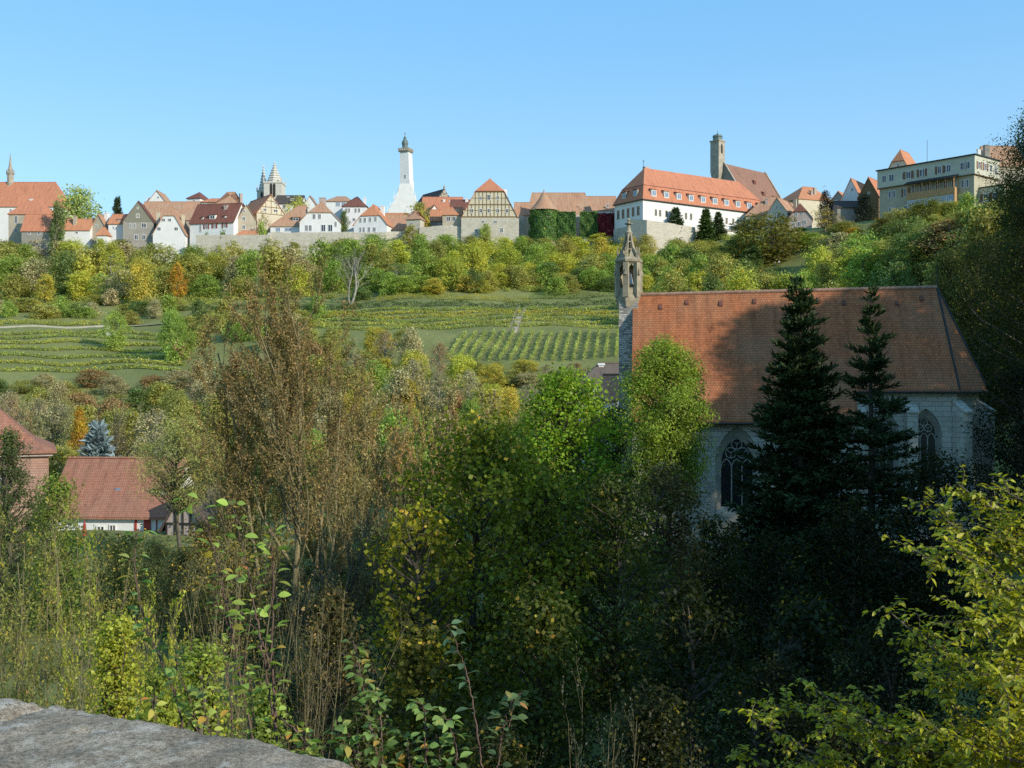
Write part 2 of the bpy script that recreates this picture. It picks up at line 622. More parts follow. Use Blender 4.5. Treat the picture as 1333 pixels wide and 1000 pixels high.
# ------------------------------------------------------------------ leaves and branches (numpy)
def nrm(a):
    return a / np.maximum(np.linalg.norm(a, axis=-1, keepdims=True), 1e-9)


def leaf_quads(pos, out, size, aspect=0.6, up=0.5, droop=0.3, jit=0.7, clump=None, r=None, sizevar=0.35):
    """one folded lozenge per position; out = direction away from the clump centre"""
    r = r or rng
    n = len(pos)
    nm = nrm(out * 0.7 + r.normal(size=(n, 3)) * jit + np.array([0, 0, up]))
    ax = r.normal(size=(n, 3)) + out * 0.6 - np.array([0, 0, droop])
    ax = nrm(ax - nm * np.sum(ax * nm, -1, keepdims=True))
    bx = np.cross(nm, ax)
    s = size * (1 + sizevar * r.uniform(-1, 1, (n, 1)))
    h = s * 0.5
    V = np.empty((n, 4, 3), np.float32)
    V[:, 0] = pos - ax * h
    V[:, 1] = pos + bx * h * aspect + nm * h * 0.18
    V[:, 2] = pos + ax * h
    V[:, 3] = pos - bx * h * aspect + nm * h * 0.18
    rn = np.empty((n, 4, 4), np.float32)
    rn[:, :, 0] = r.random((n, 1))
    rn[:, :, 1] = r.random((n, 1))
    rn[:, :, 2] = (clump if clump is not None else r.random(n))[:, None]
    rn[:, :, 3] = 1
    Fq = np.arange(n * 4, dtype=np.int32).reshape(n, 4)
    return V.reshape(-1, 3), Fq, rn.reshape(-1, 4)


def leaf_mesh(name, parts):
    Vs, Fs, Rs, b = [], [], [], 0
    for V, F_, R in parts:
        Vs.append(V)
        Fs.append(F_ + b)
        Rs.append(R)
        b += len(V)
    return quads_mesh(name, np.concatenate(Vs), np.concatenate(Fs), np.concatenate(Rs))


def tubes_mesh(name, lines):
    """lines: list of (points n x 3, radii n, sides)"""
    Vs, Fs, b = [], [], 0
    for pts, rad, k in lines:
        pts = np.asarray(pts, float)
        n = len(pts)
        tg = np.gradient(pts, axis=0)
        tg = nrm(tg)
        ref = np.where(np.abs(tg[:, 2:3]) < 0.9, np.array([[0, 0, 1.0]]), np.array([[1.0, 0, 0]]))
        a = nrm(np.cross(tg, ref))
        c_ = np.cross(tg, a)
        ang = np.arange(k) * 2 * PI / k
        V = pts[:, None] + (a[:, None] * np.cos(ang)[None, :, None] + c_[:, None] * np.sin(ang)[None, :, None]) * np.asarray(rad)[:, None, None]
        Vs.append(V.reshape(-1, 3))
        i = np.arange(n - 1)[:, None] * k + np.arange(k)[None]
        j = np.arange(n - 1)[:, None] * k + (np.arange(k)[None] + 1) % k
        Fs.append(np.stack([i, j, j + k, i + k], -1).reshape(-1, 4) + b)
        b += n * k
    me = quads_mesh(name, np.concatenate(Vs), np.concatenate(Fs))
    me.polygons.foreach_set('use_smooth', np.ones(len(me.polygons), bool))
    return me


def bend(a, b, n, amp, r):
    a, b = np.asarray(a, float), np.asarray(b, float)
    t_ = np.linspace(0, 1, n)[:, None]
    L = np.linalg.norm(b - a)
    off = r.normal(size=3) * amp * L
    wig = r.normal(size=(n, 3)) * amp * 0.25 * L
    return a + (b - a) * t_ + off * (t_ * (1 - t_)) * 2 + wig * t_ * (1 - t_) * 2


def crown_tree(seed, H, R, cb, ncl, nleaf, ls, shape='round', sub=10, rc=(0.24, 0.4), trunk=None, up=0.5, aspect=0.65, spread=0.33, droop=0.3, twigs=0):
    """trunk + limbs carrying leaf clumps; returns (wood mesh, leaf mesh)"""
    r = np.random.default_rng(seed)
    trunk = trunk or H * 0.022
    prof = {'round': lambda t: np.sqrt(np.maximum(0, 1 - (2 * t - 1) ** 2)) ** 0.8,
            'dome': lambda t: np.sqrt(np.maximum(0, 1 - t ** 2.2)),
            'egg': lambda t: np.sqrt(np.maximum(0, 1 - (2 * t ** 0.8 - 1) ** 2)),
            'cone': lambda t: (1 - t) ** 0.75 + 0.05,
            'column': lambda t: 0.9 * np.sqrt(np.maximum(0, 1 - (2 * t - 1) ** 4)),
            'vase': lambda t: 0.35 + 0.75 * np.sqrt(np.maximum(0, 1 - (1.6 * t - 1) ** 2))}[shape]
    tr = bend((0, 0, 0), (r.normal() * R * 0.12, r.normal() * R * 0.12, H * 0.86), 7, 0.05, r)
    lines = [(np.concatenate([[tr[0] - [0, 0, H * 0.25]], tr]), np.concatenate([[trunk * 1.15], np.linspace(trunk, trunk * 0.25, 7)]), 7)]
    cts, rads = [], []
    lob = r.uniform(0.62, 1.18, 8)
    for i in range(ncl):
        tt = (i + r.random()) / ncl
        th = i * 2.39996 + r.normal() * 0.5
        k = lob[int((th % (2 * PI)) / (2 * PI) * 8) % 8]
        cr = R * r.uniform(*rc)
        rad = max(0.0, prof(tt) * R * k - cr * 0.75) * (0.35 + 0.65 * r.random() ** 0.5)
        cts.append((rad * math.cos(th), rad * math.sin(th), cb + (H - cr * 0.7 - cb) * tt))
        rads.append(cr)
    cts, rads = np.array(cts), np.array(rads)
    for c_, cr in zip(cts, rads):
        zt = max(0.12 * H, min(c_[2] - 0.5 * np.hypot(c_[0], c_[1]) - 0.05 * H, H * 0.8))
        p0 = np.array([np.interp(zt, tr[:, 2], tr[:, 0]), np.interp(zt, tr[:, 2], tr[:, 1]), zt])
        ln = bend(p0, c_, 5, 0.12, r)
        r0 = trunk * r.uniform(0.25, 0.45)
        lines.append((ln, np.linspace(r0, r0 * 0.3, 5), 4))
        for _ in range(twigs):
            d = nrm(r.normal(size=3) + [0, 0, 0.5])
            q = bend(ln[r.integers(2, 5)], c_ + d * cr * r.uniform(0.7, 1.25), 4, 0.12, r)
            lines.append((q, np.linspace(r0 * 0.35, r0 * 0.1, 4), 3))
    wgt = rads ** 2
    cnt = np.maximum(4, (nleaf * wgt / wgt.sum()).astype(int))
    pos, out, clp = [], [], []
    for c_, cr, k in zip(cts, rads, cnt):
        d = nrm(r.normal(size=(sub, 3)) + np.array([0, 0, 0.25]))
        sc_ = c_ + d * cr * (0.55 + 0.45 * r.random((sub, 1))) * np.array([1, 1, 0.8])
        cid = r.random()
        sid = np.clip(cid + r.normal(size=sub) * 0.18, 0, 1)
        pick = r.integers(0, sub, k)
        p = sc_[pick] + r.normal(size=(k, 3)) * cr * spread * np.array([1, 1, 0.7])
        pos.append(p)
        out.append(nrm(p - c_ + np.array([0, 0, 0.15 * cr])))
        clp.append(sid[pick])
    pos, out, clp = np.concatenate(pos), np.concatenate(out), np.concatenate(clp)
    return tubes_mesh('trunk', lines), leaf_mesh('crown', [leaf_quads(pos, out, ls, aspect, up, droop, 0.7, clp, r)])


def spruce(seed, H, R, nwh, ls, per=9, cb=0.06, dens=1.0, gap=0.0, nspray=9):
    r = np.random.default_rng(seed)
    lines = [(np.array([[0, 0, -H * 0.1], [0, 0, 0], [0.02 * R, 0, H * 0.5], [0, 0.02 * R, H * 0.93], [0, 0, H]]), np.array([H * 0.016, H * 0.015, H * 0.009, H * 0.002, H * 0.0006]), 6)]
    pos, ax, clp = [], [], []
    for i in range(nwh):
        t_ = (i / (nwh - 1)) ** 0.9
        z = H * (cb + (0.97 - cb) * t_)
        L0 = R * (1 - t_) ** 0.85 + 0.05 * R
        for k in range(max(4, int(per * (1 - 0.45 * t_)))):
            if r.random() < gap:
                continue
            th = r.random() * 2 * PI
            L = L0 * r.uniform(0.65, 1.15)
            m = 7
            s = np.linspace(0, 1, m)
            drp = (0.42 - 0.75 * t_) * L
            up_ = 0.25 * L * (1 - t_)
            zz = z + -drp * s + up_ * s ** 3 * 1.4 + r.normal() * 0.03 * H
            rr = L * s
            th2 = th + r.normal() * 0.15 * s
            pts = np.stack([rr * np.cos(th2), rr * np.sin(th2), zz], -1)
            lines.append((pts, np.linspace(0.006 * H * (1 - t_) + 0.008, 0.004, m), 3))
            nn = max(3, int(nspray * L / R * dens)) + 2
            u = r.uniform(0.12, 1.0, nn)
            bp = np.stack([np.interp(u, s, pts[:, j]) for j in range(3)], -1)
            out = np.array([math.cos(th), math.sin(th), 0])
            sd = np.array([-math.sin(th), math.cos(th), 0])
            sgn = r.choice([-1, 1], nn)[:, None]
            a = nrm(out * r.uniform(0.3, 1.0, (nn, 1)) + sd * sgn * r.uniform(0.2, 1, (nn, 1)) + np.array([0, 0, -0.55]) * r.uniform(0.2, 1.5, (nn, 1)) * (1 - t_ * 0.8) + np.array([0, 0, 0.9 * t_]))
            # each spray = four needle-clad twigs fanned along its axis
            for q in range(4):
                j_ = nrm(a + r.normal(size=(nn, 3)) * 0.35)
                pos.append(bp + a * ls * 0.9 * (q / 4.0))
                ax.append(j_)
                clp.append(np.full(nn, np.clip(0.5 + r.normal() * 0.2, 0, 1)))
    pos, ax, clp = np.concatenate(pos), np.concatenate(ax), np.concatenate(clp)
    n = len(pos)
    nmv = nrm(r.normal(size=(n, 3)) * 0.6 + np.array([0, 0, 1.0]))
    nmv = nrm(nmv - ax * np.sum(ax * nmv, -1, keepdims=True))
    bx = np.cross(nmv, ax)
    s = ls * r.uniform(0.6, 1.3, (n, 1))
    V = np.empty((n, 4, 3), np.float32)
    V[:, 0] = pos
    V[:, 1] = pos + ax * s * 0.45 + bx * s * 0.15
    V[:, 2] = pos + ax * s
    V[:, 3] = pos + ax * s * 0.45 - bx * s * 0.15
    rn = np.ones((n, 4, 4), np.float32)
    rn[:, :, 0] = r.random((n, 1))
    rn[:, :, 1] = r.random((n, 1))
    rn[:, :, 2] = clp[:, None]
    return tubes_mesh('trunk', lines), quads_mesh('crown', V.reshape(-1, 3), np.arange(4 * n).reshape(n, 4), rn.reshape(-1, 4))


def branching(seed, stems, levels, leaf=None):
    """recursive branches.  stems: list of (start, direction, length, radius).  levels: list of dicts
    (n children, ratio, angle, up, wander).  leaf: dict(per, size, aspect, spread) on the last levels"""
    r = np.random.default_rng(seed)
    lines, tips = [], []
    todo = [(np.array(s, float), nrm(np.array(d, float)), L, R, 0) for s, d, L, R in stems]
    while todo:
        p, d, L, rad, lv = todo.pop()
        lp = levels[lv]
        n = lp.get('seg', 6)
        pts = [p]
        dd = d
        for i in range(n):
            dd = nrm(dd + r.normal(size=3) * lp.get('wander', 0.12) + np.array([0, 0, lp.get('up', 0.1)]))
            pts.append(pts[-1] + dd * L / n)
        pts = np.array(pts)
        last = lv == len(levels) - 1
        lines.append((pts, np.linspace(rad, rad * (0.25 if last else 0.4), n + 1), 6 if lv == 0 else (4 if lv == 1 else 3)))
        if lv >= len(levels) - lp.get('leafy', 1) or last:
            tips.append((pts, L))
        if not last:
            k = lp['n']
            for c_ in range(k):
                f = lp.get('from', 0.25) + (1 - lp.get('from', 0.25)) * (c_ + r.random()) / k
                i = min(int(f * n), n - 1)
                q = pts[i] + (pts[i + 1] - pts[i]) * (f * n - i)
                tg = nrm(pts[i + 1] - pts[i])
                s = nrm(np.cross(tg, r.normal(size=3)))
                a = lp.get('angle', 0.8) * r.uniform(0.7, 1.3)
                nd = tg * math.cos(a) + s * math.sin(a)
                nl = L * lp['ratio'] * r.uniform(0.65, 1.25) * (1.15 - 0.55 * f)
                todo.append((q, nd, nl, rad * lp.get('rr', 0.5) * (1.1 - 0.6 * f), lv + 1))
    wood = tubes_mesh('trunk', lines)
    if not leaf:
        return wood, None
    pos, out, clp = [], [], []
    for pts, L in tips:
        k = r.poisson(max(0.1, leaf['per'] * L))
        if not k:
            continue
        u = r.uniform(leaf.get('u0', 0.15), 1, k) * (len(pts) - 1)
        i = np.minimum(u.astype(int), len(pts) - 2)
        q = pts[i] + (pts[i + 1] - pts[i]) * (u - i)[:, None]
        o = nrm(r.normal(size=(k, 3)) + np.array([0, 0, leaf.get('oz', 0.2)]))
        pos.append(q + o * leaf.get('spread', 0.06) * r.random((k, 1)))
        out.append(o)
        clp.append(np.full(k, r.random()))
    pos, out, clp = np.concatenate(pos), np.concatenate(out), np.concatenate(clp)
    return wood, leaf_mesh('crown', [leaf_quads(pos, out, leaf['size'], leaf.get('aspect', 0.55), leaf.get('up', 0.5), leaf.get('droop', 0.4), 0.6, clp, r)])


def plant(name, label, cat, loc, wood, leaves, wmat, lmat, color, rz=0.0, scale=1.0, group=None):
    o = thing(name, label, cat, loc, rz, group)
    o.scale = scale if isinstance(scale, (tuple, list)) else (scale,) * 3
    if wood:
        link('trunk', wood, wmat, o)
    if leaves:
        c_ = link('crown', leaves, lmat, o)
        c_.color = color
    return o
# ------------------------------------------------------------------ houses of the town
def window(x, z, w, h, y=0.0, parent=None, bars=1, glassm='glass', shutters=None, side=None, label=None, framem='frame', name='window'):
    """frame bars proud of the wall, pane set back inside them; side=(Matrix) puts it on another wall"""
    mb = MB()
    f = min(0.14, w * 0.14)
    y0, y1 = y - 0.09, y + 0.05
    mb.box(x - w / 2, x - w / 2 + f, y0, y1, z - h / 2, z + h / 2)
    mb.box(x + w / 2 - f, x + w / 2, y0, y1, z - h / 2, z + h / 2)
    mb.box(x - w / 2 + f, x + w / 2 - f, y0, y1, z + h / 2 - f, z + h / 2)
    mb.box(x - w / 2 + f, x + w / 2 - f, y0, y1, z - h / 2, z - h / 2 + f)
    for b in range(bars):
        bx = x - w / 2 + w * (b + 1) / (bars + 1)
        mb.box(bx - f * 0.4, bx + f * 0.4, y0 + 0.01, y1, z - h / 2 + f, z + h / 2 - f)
    mb.poly([(x - w / 2 + f, y - 0.02, z - h / 2 + f), (x + w / 2 - f, y - 0.02, z - h / 2 + f), (x + w / 2 - f, y - 0.02, z + h / 2 - f), (x - w / 2 + f, y - 0.02, z + h / 2 - f)], 1)
    if side is not None:
        mb.xf(side)
    o = mb.build(name, [M[framem], M[glassm]], parent)
    if label:
        o['label'] = label
    if shutters:
        for s in (-1, 1):
            m2 = MB()
            m2.box(x + s * (w / 2 + w * 0.27) - w * 0.24, x + s * (w / 2 + w * 0.27) + w * 0.24, y - 0.1, y - 0.03, z - h / 2, z + h / 2)
            if side is not None:
                m2.xf(side)
            m2.build('shutter', M[shutters], o)
    return o


def roof_wall(L, D, hw, hr, ends, ov=0.4, og=0.3, t=0.22, sink=8.0, kink=None, ringkink=None):
    """local frame: u along the ridge 0..L, v across -D/2..D/2.  returns roof polygons and wall MB polygons (u, v, z)"""
    s = (hr - hw) / (D / 2)
    kv = kz = None
    if kink:
        kv, kz = kink[0] * D / 2, hw + kink[1] * (hr - hw)
        s = (kz - hw) / (D / 2 - kv)
    ve, ze = D / 2 + ov, hw - ov * s
    lift = t + 0.02
    E, polys, walls = [], [], MB()
    for i, e in enumerate(ends):
        u0 = -1 if i == 0 else 1
        ub = 0.0 if i == 0 else L
        W = lambda d: ub - u0 * d            # d metres inside the end
        if e[0] == 'g':
            E.append(dict(r=W(-og), e=W(-og), ver=None))
            prof = [(-D / 2, -sink), (D / 2, -sink), (D / 2, hw)] + ([(kv, kz)] if kink else []) + [(0, hr)] + ([(-kv, kz)] if kink else []) + [(-D / 2, hw)]
        elif e[0] == 'j':
            zh = kz if kink else hw + e[1] * (hr - hw)
            vh = kv if kink else D / 2 * (1 - e[1])
            ins = (hr - zh) / max(0.6, (hr - hw) / (D / 2)) * 0.9
            E.append(dict(r=W(ins), e=W(-og), ver=(W(-og), vh, zh)))
            prof = [(-D / 2, -sink), (D / 2, -sink), (D / 2, hw), (vh, zh), (-vh, zh), (-D / 2, hw)]
        else:
            E.append(dict(r=W(e[1]), e=W(-ov), ver=None, hip=True))
            prof = [(-D / 2, -sink), (D / 2, -sink), (D / 2, hw), (-D / 2, hw)]
        walls.poly([(ub, v, z) for v, z in prof])
    for sd in (-1, 1):
        walls.poly([(0, sd * D / 2, -sink), (L, sd * D / 2, -sink), (L, sd * D / 2, hw), (0, sd * D / 2, hw)])
        a, b = E
        up = []
        ra, rb = (a['r'], 0, hr + lift), (b['r'], 0, hr + lift)
        if kink and not (a.get('hip') or b.get('hip')):
            ka = (a['e'], sd * kv, kz + lift)
            kb = (b['e'], sd * kv, kz + lift)
            polys.append([ra, ka, kb, rb])
            polys.append([ka, (a['e'], sd * ve, ze + lift), (b['e'], sd * ve, ze + lift), kb])
        else:
            pl = [ra]
            if a['ver']:
                pl.append((a['ver'][0], sd * a['ver'][1], a['ver'][2] + lift))
            pl += [(a['e'], sd * ve, ze + lift), (b['e'], sd * ve, ze + lift)]
            if b['ver']:
                pl.append((b['ver'][0], sd * b['ver'][1], b['ver'][2] + lift))
            pl.append(rb)
            if (Vector(ra) - Vector(rb)).length < 1e-3:
                pl.pop()
            polys.append(pl)
    for e in E:
        if e['ver']:
            x, vh, zh = e['ver']
            polys.append([(e['r'], 0, hr + lift), (x, -vh, zh + lift), (x, vh, zh + lift)])
        elif e.get('hip'):
            polys.append([(e['r'], 0, hr + lift), (e['e'], -ve, ze + lift), (e['e'], ve, ze + lift)])
    return polys, walls


def house(name, label, x0, x1, base, eave, ridge, Y, d=10.0, ori='side', rz=0.0, ends=(('g',), ('g',)), wall='white', roof='orange',
          wins=(), chim=(), dorm=(), cat='house', group=None, sink=8.0, ov=0.4, og=0.3, kink=None, gwall=None, corner=None, width=None, shut=None, t=0.24):
    rz = math.radians(rz)
    cs = math.cos(rz)
    pc = (x0 + x1) / 2
    w = width or (x1 - x0) / FOC * Y / cs
    o = P(pc, base, Y)
    if corner:                                # front-left corner stands at this point
        c_ = P(corner, base, Y)
        o = c_ + Vector((math.cos(rz), math.sin(rz), 0)) * (w / 2)
    root = thing(name, label, cat, o, rz, group)
    k = Y / FOC
    hw = (base - eave) * k
    hr = (base - ridge) * k * (1 + (d / 2 / Y if ori == 'side' else 0)) + (o.z * (d / 2 / Y) if ori == 'side' else 0)
    if ori == 'side':
        L, D = w, d
        A = Matrix(((1, 0, 0, -w / 2), (0, 1, 0, d / 2), (0, 0, 1, 0), (0, 0, 0, 1)))
    else:
        L, D = d, w
        A = Matrix(((0, 1, 0, 0), (1, 0, 0, 0), (0, 0, 1, 0), (0, 0, 0, 1)))
    polys, wl = roof_wall(L, D, hw, hr, ends, ov=ov, og=og, sink=sink, kink=kink, t=t)
    wl.xf(A)
    # consistent outward faces are not needed for two-sided shading
    wl.build('wall', M[wall], root)
    rf = MB()
    rf.thick([[tuple(A @ Vector(p)) for p in pl] for pl in polys], t)
    ro = rf.build('roof', M[roof], root)
    # ridge cap
    a, b = None, None
    for pl in polys[:1]:
        a, b = Vector(pl[0]), Vector(pl[-1])
    if a is not None and abs(a.z - b.z) < 1e-3 and (a - b).length > 1:
        rc = MB()
        rc.tube([A @ (a + Vector((0, 0, 0.02))), A @ (b + Vector((0, 0, 0.02)))], 0.13, 6)
        rc.build('ridge', M[roof], ro)
    lx = lambda px: (px - pc) * k / cs if not corner else None
    for wn in wins:
        px, py, ww, hh = wn[:4]
        opt = wn[4] if len(wn) > 4 else {}
        window(lx(px), (base - py) * k, ww * k, hh * k, 0.0, root, shutters=opt.get('shut', shut), bars=opt.get('bars', 1), glassm=opt.get('glass', 'glass'))
    for ch in chim:
        px, pt, ww = ch[:3]
        dy = ch[3] if len(ch) > 3 else d * 0.4
        cm = MB()
        x = lx(px)
        zt = (base - pt) * k
        zb = zt - max(1.5, (ch[4] if len(ch) > 4 else 9) * k)
        hwid = ww * k / 2
        cm.box(x - hwid, x + hwid, dy - hwid, dy + hwid, zb - 3.0, zt - 0.25)
        cm.box(x - hwid - 0.1, x + hwid + 0.1, dy - hwid - 0.1, dy + hwid + 0.1, zt - 0.25, zt)
        cm.build('chimney', M[ch[5] if len(ch) > 5 else 'pinkish'], ro)
    for dm in dorm:                           # shed dormers on the front slope: centre px, py, width, height
        px, py, ww, hh = dm[:4]
        x, z = lx(px), (base - py) * k
        s = (hr - hw) / (d / 2)
        hwid, hh_ = ww * k / 2, hh * k
        yf = max(-0.1, (z - hh_ / 2 - hw) / s - 0.05)
        dmb = MB()
        zt, zb = z + hh_ / 2, z - hh_ / 2
        yb = yf + (zt - zb) / s + 1.0
        dmb.box(x - hwid, x + hwid, yf, yb, zb - 0.3, zt)
        do = dmb.build('dormer', M[dm[4] if len(dm) > 4 else wall], root)
        r2 = MB()
        r2.thick([[(x - hwid - 0.25, yf - 0.35, zt + 0.18), (x + hwid + 0.25, yf - 0.35, zt + 0.18), (x + hwid + 0.25, yb + 0.6, zt + 0.75), (x - hwid - 0.25, yb + 0.6, zt + 0.75)]], 0.16)
        r2.build('dormer_roof', M[roof], do)
        window(x, z, hwid * 1.5, hh_ * 0.78, yf, do, glassm='glass')
    return root


def spirelet(mb, x, y, z, r, h, m=0, n=4):
    mb.lathe(x, y, [(r, z), (r, z + h * 0.4), (r * 1.25, z + h * 0.42), (r * 0.9, z + h * 0.5), (0.03, z + h)], n, m, PI / 4)


G, J = ('g',), lambda f: ('j', f)
H_ = lambda i: ('h', i)

# --- far left: friars' church with its turret
fc = house('church', 'long friars church at the west edge with bright orange roof and slim ridge turret', -70, 78, 292, 268, 238, 440, 16, 'side', 0, (G, H_(5.0)), 'white', 'redorange', cat='church', wins=[(14, 278, 3, 12), (56, 279, 3, 12), (72, 279, 3, 12)])
tb = MB()
tx, tz = X_at(13.5, 448) - fc.location.x, P(0, 242, 448).z - fc.location.z
tb.lathe(tx, 8, [(1.35, tz - 4), (1.35, tz + 5.0), (1.6, tz + 5.2), (1.6, tz + 5.5), (1.15, tz + 5.9), (0.55, tz + 9.0), (0.08, tz + 13.5)], 8)
for a in range(8):
    aa = a * PI / 4 + PI / 8
    spirelet(tb, tx + 1.4 * math.cos(aa), 8 + 1.4 * math.sin(aa), tz + 4.6, 0.2, 2.4)
tb.build('ridge_turret', M['stone_spire'], fc)
house('house', 'beige house under a tall pyramid roof in front of the friars church', 11, 60, 312, 278, 257, 408, 14, 'side', 0, (H_(7), H_(7)), 'beige', 'redorange', wins=[(21, 286, 4.5, 10), (21, 300, 4, 5)], chim=[(32, 256, 4.5, 6, 6, 'white')])
house('house', 'low grey house with shaded orange roof against the pyramid roofed beige house', 28, 67, 314, 299.5, 280, 400, 8, 'side', 0, (G, G), 'grey', 'redorange', wins=[(38, 303.5, 4, 5), (51, 303.5, 5, 4)])
house('house', 'small white house with orange roof and stout stone chimney', 81, 117, 311, 299, 286, 404, 8, 'side', 0, (G, G), 'white', 'orange', wins=[(100, 303, 4, 3)], chim=[(95, 280, 4, 2.0, 14, 'beige'), ])
house('house', 'narrow rubble stone gable house with white chimney on its right roof slope', 117, 139, 314, 298, 279.5, 406, 11, 'gable', -8, (G, G), 'beige', 'brown', wins=[(125.5, 294, 3.5, 3.5)], chim=[(132, 275, 5, 4.0, 16, 'white')])
house('shed', 'tiny shed with orange hipped roof right of the rubble gable house', 126, 139, 312, 305, 297, 399, 4, 'side', 0, (H_(1.2), H_(1.2)), 'white', 'orange', cat='shed', wins=[(134, 307, 4, 2)])
house('house', 'low white house with orange roof adjoining the grey gable house', 141, 164, 308, 291, 280, 404, 9, 'side', 0, (G, G), 'white', 'orange', wins=[(148, 296.5, 2.5, 3)], dorm=[(154, 286.5, 5, 2.5, 'darkroof')])
gh = house('house', 'grey gable house with boarded pointed gable and shuttered windows', 161, 199, 316, 289, 262.5, 402, 12, 'gable', 8, (G, G), 'grey', 'darkred',
           wins=[(170.5, 294.5, 3, 6.5), (175.5, 294.5, 3, 6.5), (187, 293.5, 6, 6.5), (177.5, 309, 5, 7), (187, 309, 5, 7), (179.5, 281, 4.5, 5.5), (179.5, 271, 2.5, 3)])
mb = MB()
k_ = 402 / FOC
mb.poly([(-18.5 * k_ / .99, -0.05, 27 * k_), (18.5 * k_ / .99, -0.05, 27 * k_), (0, -0.05, 52.6 * k_)])
mb.build('gable_boarding', M['greygable'], gh)
house('house', 'white gable peeking over the long brown roof with a white chimney beside', 190, 218, 272, 266, 248.5, 455, 12, 'gable', 0, (G, G), 'white', 'brown', chim=[(190.5, 256, 4.5, 3, 12, 'white')], wins=[(206, 257, 3, 2.5)])
house('house', 'long low weathered brown roof behind the white half hipped house', 180, 252, 290, 286, 263.5, 428, 16, 'side', 0, (G, G), 'beige', 'brown')
house('house', 'white half hipped house with small red roof cap and four gable windows', 199, 241, 314, 305, 269, 400, 12, 'gable', 0, (J(0.66), J(0.66)), 'white', 'brown', wins=[(213, 286.5, 4.5, 4), (221, 286.5, 4.5, 4), (207, 298, 5, 4.5), (229.5, 298, 5, 4.5)], chim=[(199, 273, 4, 6, 12, 'cream'), (232, 276, 3.5, 6, 12, 'cream')])
house('house', 'dark pyramid roofed house standing high behind the red roofed house', 243, 261, 272, 258, 251, 445, 10, 'side', -12, (H_(3), H_(3)), 'white', 'darkred', wins=[(253, 262, 3, 4)])
house('house', 'small grey topped house between the dark pyramid roof and the pointed brown roof', 261, 283, 272, 263, 259.5, 440, 8, 'side', 0, (H_(3), G), 'grey', 'orange', wins=[(266, 266, 5, 3)])
hr_ = house('house', 'white house with dark red roof, wide dormer and red shutters above the wall', 245, 306, 311, 289.5, 266.5, 400, 12, 'side', -13, (G, G), 'white', 'darkred',
            wins=[(260, 297, 3.5, 10), (268, 295, 4, 6, {'shut': 'red_shutter'}), (279.5, 294.5, 4, 6, {'shut': 'red_shutter'}), (293.5, 294, 4, 6, {'shut': 'red_shutter'})],
            dorm=[(275, 282.5, 9, 6), (261, 283.5, 3, 3), (292, 282.5, 3, 3)], chim=[(287.5, 265, 4.5, 4.5, 10, 'pinkish')])
house('house', 'sharply pointed brown roof rising behind the red shuttered house', 278, 312, 275, 268, 251, 432, 14, 'side', 0, (H_(7), H_(7)), 'beige', 'brown', chim=[(289, 251.5, 3, 7, 6)])
house('house', 'tall stone gable house with brown side roof between red roofed and timbered houses', 309, 333, 308, 287, 267, 402, 12, 'gable', 14, (G, G), 'beige', 'brown', wins=[(317.5, 285, 4, 6), (317.5, 296, 4, 6), (318, 275, 4, 3)])
ht = house('house', 'big cream half timbered gable with orange roof below the twin spires', 337, 369, 300, 279, 254, 412, 20, 'gable', 36, (G, G), 'cream', 'orange', wins=[(358, 274, 6, 4), (346, 274, 5, 4), (358, 264, 4, 3.5)], chim=[(327.5, 252, 3.5, 7, 10)])
mb = MB()
k_ = 412 / FOC / math.cos(math.radians(36))
for z_ in (0.0, 0.36, 0.68):
    h_ = 21 * 412 / FOC + z_ * 25 * 412 / FOC
    x_ = 16 * k_ * (1 - z_) * 0.98
    mb.box(-x_, x_, -0.06, 0.04, h_ - 0.12, h_ + 0.12)
for q in (-0.75, -0.4, 0.0, 0.4, 0.75):
    h0 = 21 * 412 / FOC
    mb.box(q * 16 * k_ * 0.95 - 0.1, q * 16 * k_ * 0.95 + 0.1, -0.058, 0.04, h0 + 0.13, h0 + 25 * 412 / FOC * (1 - abs(q)) * 0.97)
mb.build('timber_frame', M['timber'], ht)
house('house', 'white house under a dark slate roof right of the twin spired church', 357, 392, 275, 265, 255.5, 435, 12, 'side', 0, (G, G), 'white', 'darkroof', wins=[(370, 269, 4, 5), (381, 260, 5, 3)], chim=[(372, 253.5, 3, 5, 6, 'white')])
house('shed', 'low orange lean-to roof on top of the town wall', 307, 337, 309, 306.5, 301.5, 397, 5, 'side', 0, (H_(1.5), H_(1.5)), 'pinkish', 'orange', cat='shed')
house('house', 'low white wing with sweeping brown roof and dark dormer', 352, 394, 306, 293.5, 268.5, 402, 13, 'side', 0, (H_(9), G), 'white', 'brown', wins=[(362, 299, 6, 6, {'glass': 'glass_blue'}), (375, 299, 9, 5, {'glass': 'glass_blue'})], dorm=[(384, 285, 10, 5, 'timber_dark')])
house('house', 'broad white half hipped house with brown roof and thick ridge chimney', 390, 443, 305, 289, 261, 399, 13, 'gable', 0, (J(0.42), J(0.42)), 'white', 'brown', wins=[(409, 282, 4, 7), (416, 282, 4, 7), (399, 297, 4, 8), (404, 297, 4, 8), (421, 297, 6, 9), (430, 297, 6, 9), (437, 292, 3, 7)], chim=[(416.5, 254.5, 8, 5.5, 10, 'pinkish')])
house('house', 'plain white gable with dark verge behind the broad half hipped house', 396, 411, 275, 266, 255.5, 436, 10, 'gable', 0, (G, G), 'white', 'brown')
house('house', 'white modern house with shallow brown roof and bright blue glazed loggia', 424, 458, 285, 262, 257, 428, 12, 'side', 0, (H_(3), H_(3)), 'white', 'brown', wins=[(440, 266, 6, 6, {'glass': 'glass_blue', 'bars': 2}), (447, 266, 5, 6, {'glass': 'glass_blue'})])
